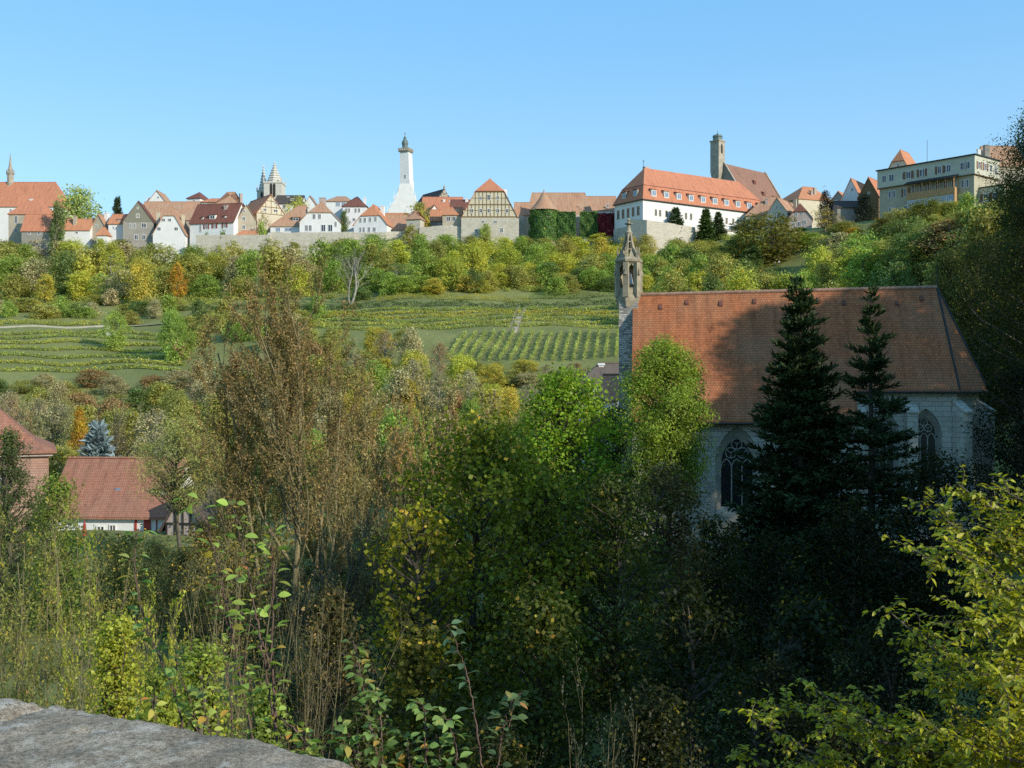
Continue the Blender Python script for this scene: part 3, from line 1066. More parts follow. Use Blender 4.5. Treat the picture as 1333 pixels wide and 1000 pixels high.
house('house', 'white house with low dark hipped roof left of the clock tower', 446, 477, 290, 268.5, 257, 418, 14, 'side', 0, (H_(5), H_(5)), 'white', 'darkred', wins=[(451, 274, 3, 6), (454.5, 274, 3, 6), (463, 274, 3, 6), (467.5, 274, 3, 6), (461, 286, 4, 4)], chim=[(472, 254, 3.5, 6, 9, 'white')])
house('house', 'white house with orange half hipped roof, round dormer and two rows of windows', 460, 504, 306, 292, 265, 399, 14, 'gable', -10, (J(0.4), J(0.4)), 'white', 'orange',
      wins=[(469, 286.5, 3.5, 6.5), (475, 286.5, 3.5, 6.5), (482, 286, 3.5, 6.5), (489, 285.5, 3.5, 6.5), (469, 299, 3, 7), (473.5, 299, 3, 7), (480.5, 299, 3.5, 7), (487.5, 299, 4, 6)], chim=[(490, 264, 5, 8, 10, 'white')])
house('house', 'broad orange brown roof at the foot of the white tower', 500, 531, 306, 298, 281, 404, 12, 'side', 0, (G, G), 'pinkish', 'brown', wins=[(515, 301, 7, 3)])
house('house', 'bright orange ridge roof directly under the white town hall gable', 498, 530, 290, 285, 278.5, 425, 10, 'side', 0, (G, G), 'beige', 'orange')
house('watch_tower', 'small square stone wall turret with brown pyramid roof beside the yellow tree', 529, 547, 312, 284.5, 275.5, 398, 6, 'side', -14, (H_(3.4), H_(3.4)), 'stone_far', 'brown', cat='tower', wins=[(537, 291, 4, 2.5)])
house('house', 'large orange roof behind the yellow tree with pale chimneys', 549, 601, 285, 276, 257.5, 440, 14, 'side', 0, (G, G), 'beige', 'redorange', chim=[(577, 257, 3, 5, 7, 'white'), (585, 259, 3, 5, 7, 'white')])
house('house', 'tiny white gable with red brown roof in front of the large orange roof', 558, 574, 300, 279, 267.5, 415, 10, 'gable', 20, (G, G), 'white', 'orange')
house('house', 'low dark fronted house with small orange roof left of the grey wall house', 560, 578, 306, 287, 274, 405, 9, 'side', 0, (G, G), 'grey', 'orange', wins=[(572, 292, 4, 3)])
house('house', 'grey wall house with flat orange roof and three white framed windows', 576, 601, 312, 279.5, 271, 398, 9, 'side', 0, (G, G), 'beige', 'orange', wins=[(584, 285, 5, 6.5), (591, 285, 5, 6.5), (587.5, 297.5, 5, 7)], chim=[(595, 272, 3, 3, 7, 'white')])
house('house', 'dark maroon roof behind the half timbered barn', 586, 612, 285, 272, 261, 430, 12, 'side', 0, (G, G), 'cream', 'darkred', chim=[(607, 256, 4, 5, 10, 'white'), ])
sg = house('house', 'dark roofed building with stepped stone gable crowned by a statue', 568, 588, 275, 262, 247, 470, 18, 'gable', 35, (G, G), 'stone_spire', 'darkroof', wins=[(577, 256, 3, 4)])
mb = MB()
k_ = 470 / FOC
for q in range(4):
    hw_ = (10 - q * 2.6) * k_
    mb.box(-hw_, hw_, -0.5, 0.1, (13 + q * 4) * k_ - 1.4, (13 + q * 4) * k_ + 0.6 + 0.002 * q)
mb.lathe(0, -0.2, [(0.5, 28 * k_), (0.35, 29 * k_), (0.55, 30.5 * k_), (0.3, 32 * k_), (0.32, 33 * k_), (0.05, 34 * k_)], 8)
mb.build('stepped_gable', M['stone_spire'], sg)

# --- half timbered barn on its stone base
bt = house('barn', 'large half timbered barn with orange half hipped roof on a rubble stone base', 601, 674, 310, 283.5, 231, 396, 16, 'gable', 0, (J(0.5), J(0.5)), 'cream', 'redorange', cat='barn', kink=(0.51, 0.655),
           wins=[(x, 274.5, 4.5, 5.5) for x in (614, 626, 637, 648, 660)] + [(625.5, 258, 4, 5), (636.5, 257, 5, 7.5), (648, 257.5, 4, 5)])
k_ = 396 / FOC
lz = lambda py: (310 - py) * k_
lxx = lambda px: (px - 637.5) * k_
mb = MB()
for py, xa, xb, hh in ((282.5, 601, 674, 1.3), (266.5, 609, 666, 1.1), (250, 617.5, 657, 1.0), (274, 604.5, 671, 0.5), (258, 613, 662, 0.5)):
    mb.box(lxx(xa), lxx(xb), -0.07, 0.03, lz(py) - hh * k_ / 1.6, lz(py) + hh * k_ / 1.6)
for i in range(15):
    px = 604 + i * 4.9
    top = 266.6 if not (608 < px < 668) else 267.2
    if abs(px - 637.5) < 30:
        mb.box(lxx(px) - 0.13, lxx(px) + 0.13, -0.066, 0.03, lz(282), lz(267.1))
    if abs(px - 637.5) < 21:
        mb.box(lxx(px) - 0.12, lxx(px) + 0.12, -0.064, 0.03, lz(266), lz(250.7))
mb.build('timber_frame', M['timber'], bt)
mb = MB()
mb.box(lxx(600.5), lxx(675.5), -0.35, 15.0, -9, lz(284.2))
mb.build('stone_base', M['stone_far'], bt)
for px, py in ((629, 289), (645, 289), (620, 301), (653, 300)):
    window(lxx(px), lz(py), 4.2 * k_, (4 if py < 295 else 6.5) * k_, -0.35, bt)
mb = MB()
mb.box(lxx(655), lxx(660), 4, 6, lz(255), lz(244))
mb.build('chimney', M['white'], bt)
house('house', 'low link roof between the barn and the long weathered roof', 670, 692, 296, 279.5, 264.5, 400, 9, 'side', 0, (G, G), 'cream', 'brown')
house('monastery_wing', 'long weathered brown hipped roof behind the round ivy tower', 687, 771, 300, 278.5, 252, 406, 15, 'side', 0, (H_(1.6), H_(2.2)), 'beige', 'brown', cat='house')
house('monastery_wing', 'lower brown roof over a white wall reaching to the big monastery', 766, 803, 298, 273.5, 256.5, 411, 12, 'side', 0, (G, G), 'white', 'brown', cat='house', wins=[(791, 268, 3, 5)])


# --- ivy clad round tower
def ivy_sheet(fn, n, size, r):
    u, v = r.random(n), r.random(n)
    p, o = fn(u, v)
    p = p + o * r.uniform(0.05, 0.8, (n, 1)) * (0.6 + 0.6 * np.sin(p[:, :1] * 1.7) * np.cos(p[:, 2:] * 1.3))
    cl = 0.5 + 0.3 * np.sin(p[:, 0] * 0.9 + p[:, 2] * 0.5) + r.normal(size=n) * 0.12
    return leaf_quads(p, o, size, 0.9, 0.1, 0.6, 0.4, np.clip(cl, 0, 1), r)


r_ = np.random.default_rng(5)
o = P(708, 312, 396)
tw = thing('wall_tower', 'round wall tower smothered in green ivy under a witch hat roof', 'tower', o)
k_ = 392 / FOC
R_ = 18.5 * k_ * 0.93
mb = MB()
mb.lathe(0, 0, [(R_, -9), (R_ * 0.98, 39 * k_)], 24)
mb.build('wall', M['stone_far'], tw)
mb = MB()
mb.lathe(0, 0, [(R_ * 1.16, 37.5 * k_), (R_ * 0.80, 44 * k_), (R_ * 0.45, 52 * k_), (R_ * 0.16, 60 * k_), (0.12, 64 * k_), (0.25, 64.6 * k_), (0.02, 66 * k_)], 24)
mb.build('roof', M['brown'], tw)
V_, F_, R2 = ivy_sheet(lambda u, v: (np.stack([R_ * np.cos(u * 2 * PI), R_ * np.sin(u * 2 * PI), (-4 + v * 42) * k_], -1), np.stack([np.cos(u * 2 * PI), np.sin(u * 2 * PI), u * 0], -1)), 9000, 0.5, r_)
iv = link('ivy', quads_mesh('ivy', V_, F_, R2), M['leaf'], tw)
iv.color = (0.13, 0.25, 0.06, 0.08)


def ivy_wall(label, px0, px1, py0, py1, Y, color, red=False, gaps=None):
    w_, k_ = (px1 - px0) * Y / FOC, Y / FOC
    o = thing('ivy_wall', label, 'wall', P((px0 + px1) / 2, 305, Y))
    mb = MB()
    mb.box(-w_ / 2, w_ / 2, 0.0, 1.0, -8, (305 - py0) * k_ - 0.2)
    mb.build('wall', M['stone_far'], o)
    n = int((px1 - px0) * (py1 - py0 + 8) * 4.5)
    V_, F_, R2 = ivy_sheet(lambda u, v: (np.stack([(u - 0.5) * w_, -0.02 - u * 0, (305 - py1 - 8 + v * (py1 + 8 - py0)) * k_], -1), np.stack([u * 0, u * 0 - 1, u * 0 + 0.1], -1)), n, 0.5, r_)
    iv = link('creeper' if red else 'ivy', quads_mesh('ivy', V_, F_, R2), M['leaf'], o)
    iv.color = color
    return o


ivy_wall('dark green ivy hanging over the wall right beside the round tower', 726, 749, 276, 306, 394, (0.11, 0.22, 0.06, 0.05))
ivy_wall('green ivy block between bare stone and the crimson creeper', 755, 778, 276, 302, 394.5, (0.12, 0.22, 0.06, 0.08))
ivy_wall('crimson red creeper covering the wall under the white monastery wing', 777, 800, 278, 300, 395, (0.26, 0.04, 0.055, 0.0), True)
ivy_wall('pale green ivy on the wall left of the monastery corner', 799, 822, 279, 300, 395.5, (0.13, 0.2, 0.06, 0.05))


def stone_wall(label, pts, top, bot, th=1.2, mat='stone_far', name='town_wall', step=True):
    """rubble wall along plan points (px, Y); top py given per point"""
    ps = [P(px, tp, Y) for (px, Y), tp in zip(pts, top)]
    root = ps[0].copy()
    mb = MB()
    for a, b in zip(ps[:-1], ps[1:]):
        d_ = Vector((b.x - a.x, b.y - a.y, 0)).normalized()
        n_ = Vector((-d_.y, d_.x, 0)) * th
        m_ = max(1, int((b - a).length / 4))
        for i in range(m_):
            p, q = a.lerp(b, i / m_), a.lerp(b, (i + 1) / m_)
            jz = (random.random() - 0.5) * 0.3
            l0 = [p, q, q + n_, p + n_]
            mb.prism([(v.x - root.x, v.y - root.y, bot - root.z) for v in l0], [(v.x - root.x, v.y - root.y, v.z + jz - root.z) for v in l0])
    o = mb.build(name, M[mat])
    o.location = root
    return tag(o, label, 'wall')


stone_wall('long rubble town wall below the red roofed and half hipped white houses', [(255, 394), (352, 393), (353, 394), (462, 394)], [306, 305.5, 302.5, 302], 38)
stone_wall('rubble town wall stretch under the orange roofed white house', [(455, 394.5), (502, 394.5), (530, 397)], [302.5, 302.5, 301], 38)
stone_wall('rubble town wall stretch between the wall turret and the barn', [(546, 397), (578, 396.5), (602, 397)], [296, 294, 294], 38)
stone_wall('shaded rubble town wall between barn base and round ivy tower', [(673, 399), (697, 401)], [281, 281], 38)
stone_wall('pale bare stone wall under the long weathered roof', [(745, 397), (757, 397)], [279.5, 279.5], 38)
stone_wall('sunlit pale terrace wall at the foot of the white monastery', [(820, 379), (842, 375), (905, 384)], [285, 286, 296], 38)

# --- twin spired church
o = P(352, 262, 560)
ch = thing('church', 'distant grey church with two openwork stone spires', 'church', o)
k_ = 560 / FOC


def spire_tower(cx_, w_, ztop, zsp, y_):
    x_ = (cx_ - 352) * k_
    hwid = w_ / 2 * k_
    zt = (262 - ztop) * k_
    mb = MB()
    mb.box(x_ - hwid, x_ + hwid, y_ - hwid, y_ + hwid, -18, zt - 0.8)
    mb.box(x_ - hwid - 0.3, x_ + hwid + 0.3, y_ - hwid - 0.3, y_ + hwid + 0.3, zt - 0.8, zt)
    for sx in (-1, 1):
        for sy in (-1, 1):
            spirelet(mb, x_ + sx * hwid, y_ + sy * hwid, zt, 0.4, 3.0)
    w1 = mb.build('tower', M['stone_pale'], ch)
    mb = MB()
    for q in (-0.3, 0.05):
        a_ = x_ + q * hwid + hwid * 0.12
        mb.poly([(a_ - hwid * 0.15, y_ - hwid - 0.04, zt - 1.6), (a_ - hwid * 0.15, y_ - hwid - 0.04, zt - 8), (a_ + hwid * 0.15, y_ - hwid - 0.04, zt - 8), (a_ + hwid * 0.15, y_ - hwid - 0.04, zt - 1.6), (a_, y_ - hwid - 0.04, zt - 0.9)])
    mb.build('belfry_opening', M['timber_dark'], w1)
    mb = MB()
    zs = (262 - zsp) * k_
    rb = hwid * 0.9
    prof = []
    steps = 8
    for i in range(steps):
        f = i / steps
        r0 = rb * (1 - f) ** 1.05 * 0.95 + 0.12
        z0 = zt + (zs - zt) * f * 0.94
        z1 = zt + (zs - zt) * (i + 1) / steps * 0.94
        r1 = rb * (1 - (i + 1) / steps) ** 1.05 * 0.95 + 0.12
        prof += [(r0, z0), (r1 + (r0 - r1) * 0.12, z1 - 0.35), (r1 + 0.42, z1 - 0.3), (r1 + 0.40, z1 - 0.02)]
    prof += [(0.15, zs - 1.2), (0.55, zs - 1.0), (0.5, zs - 0.6), (0.04, zs)]
    mb.lathe(x_, y_, prof, 8)
    mb.build('spire', M['stone_pale'], ch)


spire_tower(357.5, 23, 238.5, 210, 0)
spire_tower(339, 14, 245.5, 211.5, 7)
mb = MB()
mb.box((333 - 352) * k_, (366 - 352) * k_, 9, 30, -18, 3)
mb.build('nave', M['stone_pale'], ch)

# --- white town hall tower
o = P(529, 285, 520)
th_ = thing('town_hall', 'tall slim white town hall tower with dark lantern rising from its white gable', 'tower', o)
k_ = 520 / FOC
lz = lambda py: (285 - py) * k_
lxx = lambda px: (px - 529) * k_
mb = MB()


def sq(cx_, hw_, py, y0=0.0, rot=-0.30):
    c_, s_ = math.cos(rot), math.sin(rot)
    out = []
    for sx, sy in ((-1, -1), (1, -1), (1, 1), (-1, 1)):
        a_, b_ = sx * hw_, sy * hw_
        out.append((lxx(cx_) + a_ * c_ - b_ * s_, y0 + a_ * s_ + b_ * c_, lz(py)))
    return out


hw1, hw2 = 6.1 * k_, 7.0 * k_
mb.prism(sq(529.5, hw2, 300), sq(529.5, hw2, 236))
mb.prism(sq(529.2, hw2 * 0.95, 236), sq(528.5, hw1, 201))
mb.prism(sq(528.3, hw1 * 0.93, 201), sq(528.2, hw1 * 0.93, 198.6))
tws = mb.build('tower_shaft', M['white'], th_)
for py in (214, 231, 248):
    window(lxx(529.5) + 0.5, lz(py), 1.0, 1.7, 0, tws, side=Matrix.Translation((lxx(529), 0, 0)) @ Matrix.Rotation(-0.30, 4, 'Z') @ Matrix.Translation((-lxx(529) - 0.2, -hw2 - 0.02 + (0.15 if py < 240 else 0) + (0.2 if py < 220 else 0), 0)))
mb = MB()
mb.prism(sq(528.2, hw1 * 1.18, 198.6), sq(528.2, hw1 * 1.22, 197.6))
for i in range(4):
    a_ = sq(528.2, hw1 * 1.2, 197.6)
    p, q = Vector(a_[i]), Vector(a_[(i + 1) % 4])
    for j in range(6):
        m_ = p.lerp(q, (j + 0.5) / 6)
        mb.box(m_.x - 0.28, m_.x + 0.28, m_.y - 0.28, m_.y + 0.28, lz(197.6), lz(194.6))
    mb.tube([p + Vector((0, 0, lz(194.6) - lz(197.6))), q + Vector((0, 0, lz(194.6) - lz(197.6)))], 0.3, 4)
mb.build('gallery', M['stone_spire'], th_)
mb = MB()
x_ = lxx(527.2)
mb.lathe(x_, 0, [(hw1 * 0.6, lz(198)), (hw1 * 0.6, lz(188.5)), (hw1 * 0.72, lz(188)), (hw1 * 0.70, lz(187)), (hw1 * 0.66, lz(184.5)), (hw1 * 0.4, lz(182)), (hw1 * 0.3, lz(180.5)), (hw1 * 0.34, lz(179.5)), (hw1 * 0.08, lz(177.5)), (0.12, lz(174.5))], 8)
lan = mb.build('lantern', M['copper'], th_)
mb = MB()
mb.lathe(x_, 0, [(0.05, lz(174.8)), (0.4, lz(174.3)), (0.45, lz(173.6)), (0.05, lz(173))], 8)
mb.build('finial_ball', M['gilt'], lan)
mb = MB()
gp = [(504, 300), (548, 300), (545, 274), (542, 262), (539, 252), (537, 241), (521.5, 241), (519, 250), (514, 262), (506, 276)]
mb.prism([(lxx(a_), -hw2 * 0.9, lz(b_)) for a_, b_ in gp], [(lxx(a_), -hw2 * 1.25, lz(b_)) for a_, b_ in gp])
mb.build('gable', M['white'], th_)
for px, py in ((544, 266), (541.5, 256), (519, 249), (514, 257), (509, 268), (505.5, 274)):
    mb = MB()
    spirelet(mb, lxx(px), -hw2 * 1.05, lz(py + 10), 0.5, 16 * k_)
    mb.build('pinnacle', M['white'], th_)
mb = MB()
mb.thick([[(lxx(519), 6, lz(255)), (lxx(493), 40, lz(261)), (lxx(488), 34, lz(284)), (lxx(507), 3.5, lz(279))]], 0.4)
mb.poly([(lxx(507), 3.6, lz(300)), (lxx(488), 34, lz(300)), (lxx(488), 34, lz(284)), (lxx(507), 3.6, lz(279))])
mb.build('roof', M['darkroof'], th_)

# --- big white monastery with the mansard roof
Yc, rz_ = 380.0, math.radians(33.8)
Lc, Dc = 63.0, 15.8
c0 = P(837, 300, Yc)
mo = thing('monastery', 'huge white monastery block with orange mansard roof and a row of dormers', 'building', c0, rz_)
zb = c0.z
ze, zk, zr = 66.1 - zb, 70.6 - zb, 78.2 - zb
mb = MB()
mb.box(0, Lc, 0, Dc, -12, ze)
mb.build('wall', M['white'], mo)
mb = MB()
mb.box(-0.5, Lc * 0.55, -0.5, Dc, -12, 2.3)
mb.build('stone_base', M['stone_far'], mo)
ki, ov = 1.9, 0.5
E0 = [(-ov, -ov), (Lc + ov, -ov), (Lc + ov, Dc + ov), (-ov, Dc + ov)]
K0 = [(ki, ki), (Lc - ki, ki), (Lc - ki, Dc - ki), (ki, Dc - ki)]
ra, rb_ = (7.5, Dc / 2), (Lc - 7.5, Dc / 2)
lf = 0.3
lower = [[(*E0[i], ze - 0.9 + lf), (*E0[(i + 1) % 4], ze - 0.9 + lf), (*K0[(i + 1) % 4], zk + lf), (*K0[i], zk + lf)] for i in range(4)]
upper = [[(*K0[0], zk + lf), (*K0[1], zk + lf), (*rb_, zr + lf), (*ra, zr + lf)], [(*K0[1], zk + lf), (*K0[2], zk + lf), (*rb_, zr + lf)], [(*K0[2], zk + lf), (*K0[3], zk + lf), (*ra, zr + lf), (*rb_, zr + lf)], [(*K0[3], zk + lf), (*K0[0], zk + lf), (*ra, zr + lf)]]
mb = MB()
mb.thick(lower + upper, 0.3)
ro = mb.build('roof', M['redorange'], mo)
mb = MB()
mb.tube([(*K0[0], zk + lf), (*K0[1], zk + lf)], 0.14, 5)
mb.tube([(*K0[0], zk + lf), (*K0[3], zk + lf)], 0.14, 5)
mb.build('roof_edge', M['darkred'], ro)
mb = MB()
mb.box(-ov - 0.05, Lc + ov, -ov - 0.12, -ov + 0.2, ze - 1.05, ze - 0.75)
mb.box(-ov - 0.12, -ov + 0.2, -ov + 0.21, Dc + ov, ze - 1.05, ze - 0.75)
mb.build('gutter', M['lead'], ro)
s_ = (zk - ze + 0.9) / (ki + ov)
for i in range(10):
    x_ = 5.2 + i * 6.0
    z0, z1 = ze + 0.6, ze + 3.1
    yf = -ov + (z0 - ze + 0.9) / s_ - 0.1
    mb = MB()
    mb.box(x_ - 1.15, x_ + 1.15, yf, ki + 1.2, z0, z1)
    d_ = mb.build('dormer', M['white'], mo)
    mb = MB()
    mb.thick([[(x_ - 1.5, yf - 0.4, z1 + 0.2), (x_ + 1.5, yf - 0.4, z1 + 0.2), (x_ + 1.5, ki + 2.6, z1 + 1.2), (x_ - 1.5, ki + 2.6, z1 + 1.2)]], 0.2)
    mb.build('dormer_roof', M['redorange'], d_)
    window(x_, (z0 + z1) / 2, 1.9, 2.0, yf, d_, glassm='glass_blue', bars=1)
SIDE = Matrix(((0, 1, 0, 0), (-1, 0, 0, Dc), (0, 0, 1, 0), (0, 0, 0, 1)))       # the shaded left end: local x runs from back to front
SIDE = Matrix(((0, 1, 0, 0), (1, 0, 0, 0), (0, 0, 1, 0), (0, 0, 0, 1)))
for y_ in (4.4, 10.6):
    z0, z1 = ze + 0.7, ze + 3.2
    xf = -ov + (z0 - ze + 0.9) / s_ - 0.1
    mb = MB()
    mb.box(xf, ki + 1.2, y_ - 1.2, y_ + 1.2, z0, z1)
    d_ = mb.build('dormer', M['grey'], mo)  # end dormers in grey and dark red: shade put into their colours
    mb = MB()
    mb.thick([[(xf - 0.4, y_ - 1.5, z1 + 0.2), (ki + 2.6, y_ - 1.5, z1 + 1.2), (ki + 2.6, y_ + 1.5, z1 + 1.2), (xf - 0.4, y_ + 1.5, z1 + 0.2)]], 0.2)
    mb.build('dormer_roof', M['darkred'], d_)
    window(y_, (z0 + z1) / 2, 2.0, 2.0, xf, d_, glassm='glass_blue', side=SIDE)
xs = [6, 8, 11, 13.2, 15.5, 20.5, 23, 28.5, 31, 36, 38.5, 41, 44.5, 47, 50, 53, 56.5, 59.5]
for x_ in xs:
    window(x_, ze - 5.0, 1.15, 2.5, 0, mo, framem='cream')
    if x_ < 40:
        window(x_, ze - 10.5, 1.0, 2.1, 0, mo, framem='white', glassm='glass_blue')
for y_ in (2.5, 5.3, 8.1, 10.9, 13.6):
    window(y_, ze - 4.6, 1.5, 3.4, 0, mo, side=SIDE, framem='cream')
mb = MB()
mb.box(8.0, 10.2, Dc / 2 + 0.2, Dc / 2 + 1.6, zr - 1, zr + 1.0)
mb.build('chimney', M['pinkish'], ro)
mb = MB()
mb.tube([(7.0, Dc / 2, zr), (7.0, Dc / 2, zr + 3.2)], 0.08, 5)
mb.box(6.5, 7.5, Dc / 2 - 0.05, Dc / 2 + 0.05, zr + 2.6, zr + 2.75)
mb.build('weather_vane', M['iron'], ro)
mb = MB()
mb.box(34.0, Lc - 2, -3.2, -0.05, -12, ze - 9.2)
mb.thick([[(33.6, -3.6, ze - 9.2), (Lc - 1.6, -3.6, ze - 9.2), (Lc - 1.6, -0.02, ze - 7.9), (33.6, -0.02, ze - 7.9)]], 0.2, 1)
an = mb.build('lean_to', [M['white'], M['grey']], mo)
for i in range(8):
    window(36.5 + i * 3.0, ze - 12.0, 1.1, 2.4, -3.2, an)

# --- brown roofed church with its stair tower
t0 = P(943, 285, 450)
cg = thing('church', 'church with steep brown roof, stone rimmed gable and tall slender stair tower', 'church', (t0.x, t0.y, t0.z), math.radians(-47))
zz = t0.z
hr2, hw2_, D2, L2 = 92.0 - zz, 73.5 - zz, 23.5, 30.0
polys, wl = roof_wall(L2, D2, hw2_, hr2, (G, G), ov=0.3, og=-0.3, sink=10)
A = Matrix(((0, 1, 0, 0), (1, 0, 0, 0), (0, 0, 1, 0), (0, 0, 0, 1)))
wl.xf(A).build('wall', M['grey'], cg)
mb = MB()
mb.thick([[tuple(A @ Vector(p)) for p in pl] for pl in polys], 0.25)
ro = mb.build('roof', M['darkred'], cg)
ro.data.materials.clear()
ro.data.materials.append(tiles('faded_brown_tiles', (0.24, 0.13, 0.09), (0.31, 0.17, 0.125), (0.22, 0.14, 0.11), 0.3))
for y_ in (0, L2):
    mb = MB()
    for sd in (-1, 1):
        mb.prism([(0, y_ - 0.45, hr2), (0, y_ + 0.45, hr2), (sd * (D2 / 2 + 0.4), y_ + 0.45, hw2_ - 0.5), (sd * (D2 / 2 + 0.4), y_ - 0.45, hw2_ - 0.5)], [(0, y_ - 0.45, hr2 + 0.9), (0, y_ + 0.45, hr2 + 0.9), (sd * (D2 / 2 + 0.4), y_ + 0.45, hw2_ + 0.5), (sd * (D2 / 2 + 0.4), y_ - 0.45, hw2_ + 0.5)])
    mb.build('gable_coping', M['stone_spire'], cg)
s2 = (hr2 - hw2_) / (D2 / 2)
for y_, f in ((15, 0.35), (17, 0.62), (24, 0.68)):
    x_ = f * D2 / 2
    z_ = hr2 - s2 * x_ + 0.3
    mb = MB()
    mb.prism([(x_ + 0.2, y_ - 0.9, z_ - 0.2), (x_ + 0.9, y_ - 0.9, z_ - 0.9), (x_ + 0.9, y_ + 0.9, z_ - 0.9), (x_ + 0.2, y_ + 0.9, z_ - 0.2)], [(x_ - 0.4, y_ - 0.5, z_ + 0.9), (x_ + 0.95, y_ - 0.6, z_ + 0.5), (x_ + 0.95, y_ + 0.6, z_ + 0.5), (x_ - 0.4, y_ + 0.5, z_ + 0.9)])
    mb.build('roof_vent', M['darkred'], ro)
kk = 450 / FOC
mb = MB()
tx, ty, hw3 = -2.6, -1.2, 2.15
zt = lambda py: (285 - py) * kk
mb.box(tx - hw3 * 0.75, tx + hw3 * 0.75, ty - hw3 * 0.75, ty + hw3 * 0.75, -8, zt(234))
mb.prism([(tx - hw3 * .75, ty - hw3 * .75, zt(234)), (tx + hw3 * .75, ty - hw3 * .75, zt(234)), (tx + hw3 * .75, ty + hw3 * .75, zt(234)), (tx - hw3 * .75, ty + hw3 * .75, zt(234))],
         [(tx - hw3, ty - hw3, zt(224)), (tx + hw3, ty - hw3, zt(224)), (tx + hw3, ty + hw3, zt(224)), (tx - hw3, ty + hw3, zt(224))])
mb.box(tx - hw3, tx + hw3, ty - hw3, ty + hw3, zt(224), zt(184.5))
mb.box(tx - hw3 * 1.12, tx + hw3 * 1.12, ty - hw3 * 1.12, ty + hw3 * 1.12, zt(184.5), zt(182.8))
st = mb.build('stair_tower', M['stone_spire'], cg)
mb = MB()
mb.lathe(tx, ty, [(hw3 * 0.9, zt(182.8)), (hw3 * 0.9, zt(178.5)), (hw3 * 1.02, zt(178)), (hw3 * 0.85, zt(175.5)), (hw3 * 0.3, zt(174.5)), (0.12, zt(172.5)), (0.06, zt(169))], 8)
mb.build('tower_cap', M['copper'], st)
mb = MB()
a_ = tx + hw3 + 0.03
mb.poly([(a_, ty - 0.6, zt(200)), (a_, ty + 0.6, zt(200)), (a_, ty + 0.6, zt(190)), (a_, ty, zt(187)), (a_, ty - 0.6, zt(190))])
mb.build('tower_window', M['timber_dark'], st)

# --- houses right of the monastery
house('house', 'house with dark hip and orange roof tucked against the monastery end', 972, 1012, 300, 279.5, 258, 402, 13, 'side', -12, (H_(7), G), 'cream', 'brown', wins=[(990, 285, 3, 4)], chim=[(998, 257, 3.5, 4, 9)])
hg = house('house', 'greenish half timbered gable house with long brown roof', 1000, 1023, 306, 277, 258, 392, 18, 'gable', -34, (G, G), 'ochre_light', 'brown', wins=[(1006.5, 272, 2.5, 5), (1011, 270.5, 2.5, 5), (1015.5, 271, 2.5, 5), (1013, 282, 5, 7)], chim=[(1019, 254, 4, 12, 12, 'beige')])
house('house', 'small pinkish house with drooping half hipped roof below the timbered gable', 1027, 1056, 312, 284, 264, 384, 12, 'gable', -14, (J(0.4), J(0.4)), 'pinkish', 'darkred', wins=[(1037, 279, 3, 5), (1044, 277.5, 3, 5), (1034, 293, 3.5, 7), (1040.5, 292, 4.5, 7), (1047, 290, 4, 7)])
house('house', 'hipped orange roof house high behind with a square chimney', 1037, 1085, 275, 260, 244, 470, 18, 'side', 22, (H_(9), H_(3)), 'cream', 'orange', chim=[(1069, 242, 3.5, 4, 10, 'beige'), (1062, 247, 3, 3, 4)], wins=[(1075, 263, 4, 4)])
house('house', 'small grey gable with orange roof beside the dark bush', 1082, 1100, 275, 262, 249.5, 440, 16, 'gable', -34, (G, G), 'grey', 'orange', wins=[(1089, 262, 3, 3)])
house('house', 'pale bluish white gable house with red roof slope behind dark bushes', 1096, 1119, 285, 262, 233, 400, 18, 'gable', -36, (G, G), 'white', 'orange', wins=[(1109, 247, 2.5, 4)], sink=10)
house('house', 'brown timber gable house touching the yellow guesthouse', 1120, 1141, 290, 256, 231.5, 386, 16, 'gable', -38, (G, G), 'timber', 'redorange', sink=10, wins=[(1131, 252, 3, 4)])
house('house', 'orange half hipped roof house rising behind the yellow guesthouse', 1160, 1178, 240, 217, 194.5, 395, 13, 'gable', -40, (J(0.3), J(0.5)), 'cream', 'orange', wins=[(1169, 215, 3, 5)], ov=0.5)
house('house', 'weathered brown roof behind the east end of the yellow guesthouse', 1290, 1336, 225, 216, 191.5, 372, 16, 'side', 0, (G, G), 'beige', 'brown', chim=[(1289, 187, 6.5, 3, 20, 'grey'), (1279, 192, 4, 3, 16, 'white')])
house('garden_house', 'low grey garden building half hidden by dark ivy under the bluish gable', 1090, 1121, 285, 270, 263, 392, 8, 'side', 0, (G, G), 'grey', 'darkroof', cat='shed', wins=[(1111, 277, 4, 4)])

# --- yellow guesthouse with balcony
Yg = 356.0
g0 = P(1145, 270, Yg)
zg = g0.z
gx_, gy_ = g0.x, g0.y
end = P(1268, 201, 331)
rzg = math.atan2(end.y - gy_, end.x - gx_)
Lg = math.hypot(end.x - gx_, end.y - gy_)
gh = thing('guesthouse', 'long flat roofed ochre guesthouse with orange timber balcony high on the hill', 'building', g0, rzg)
ztop = 278 / FOC * Yg - zg
Dg = 15.0
mb = MB()
mb.box(0, Lg, 0, Dg, -14, ztop - 6.2)
mb.build('wall', M['ochre'], gh)
mb = MB()
mb.box(-0.5, Lg + 0.5, -0.55, Dg, ztop - 6.0, ztop - 0.3)
up = mb.build('upper_storey', M['ochre_light'], gh)
mb = MB()
mb.box(-0.6, Lg + 0.6, -0.7, Dg, ztop - 6.25, ztop - 6.0)
mb.build('string_course', M['timber'], gh)
mb = MB()
mb.box(-0.9, Lg + 0.9, -1.0, Dg + 0.4, ztop - 0.3, ztop + 0.05)
mb.build('roof', M['lead'], gh)
sx = Lg / 123.0                                 # metres along the face per photograph pixel (average)
gp = lambda px: (px - 1145) * sx * (1.0)
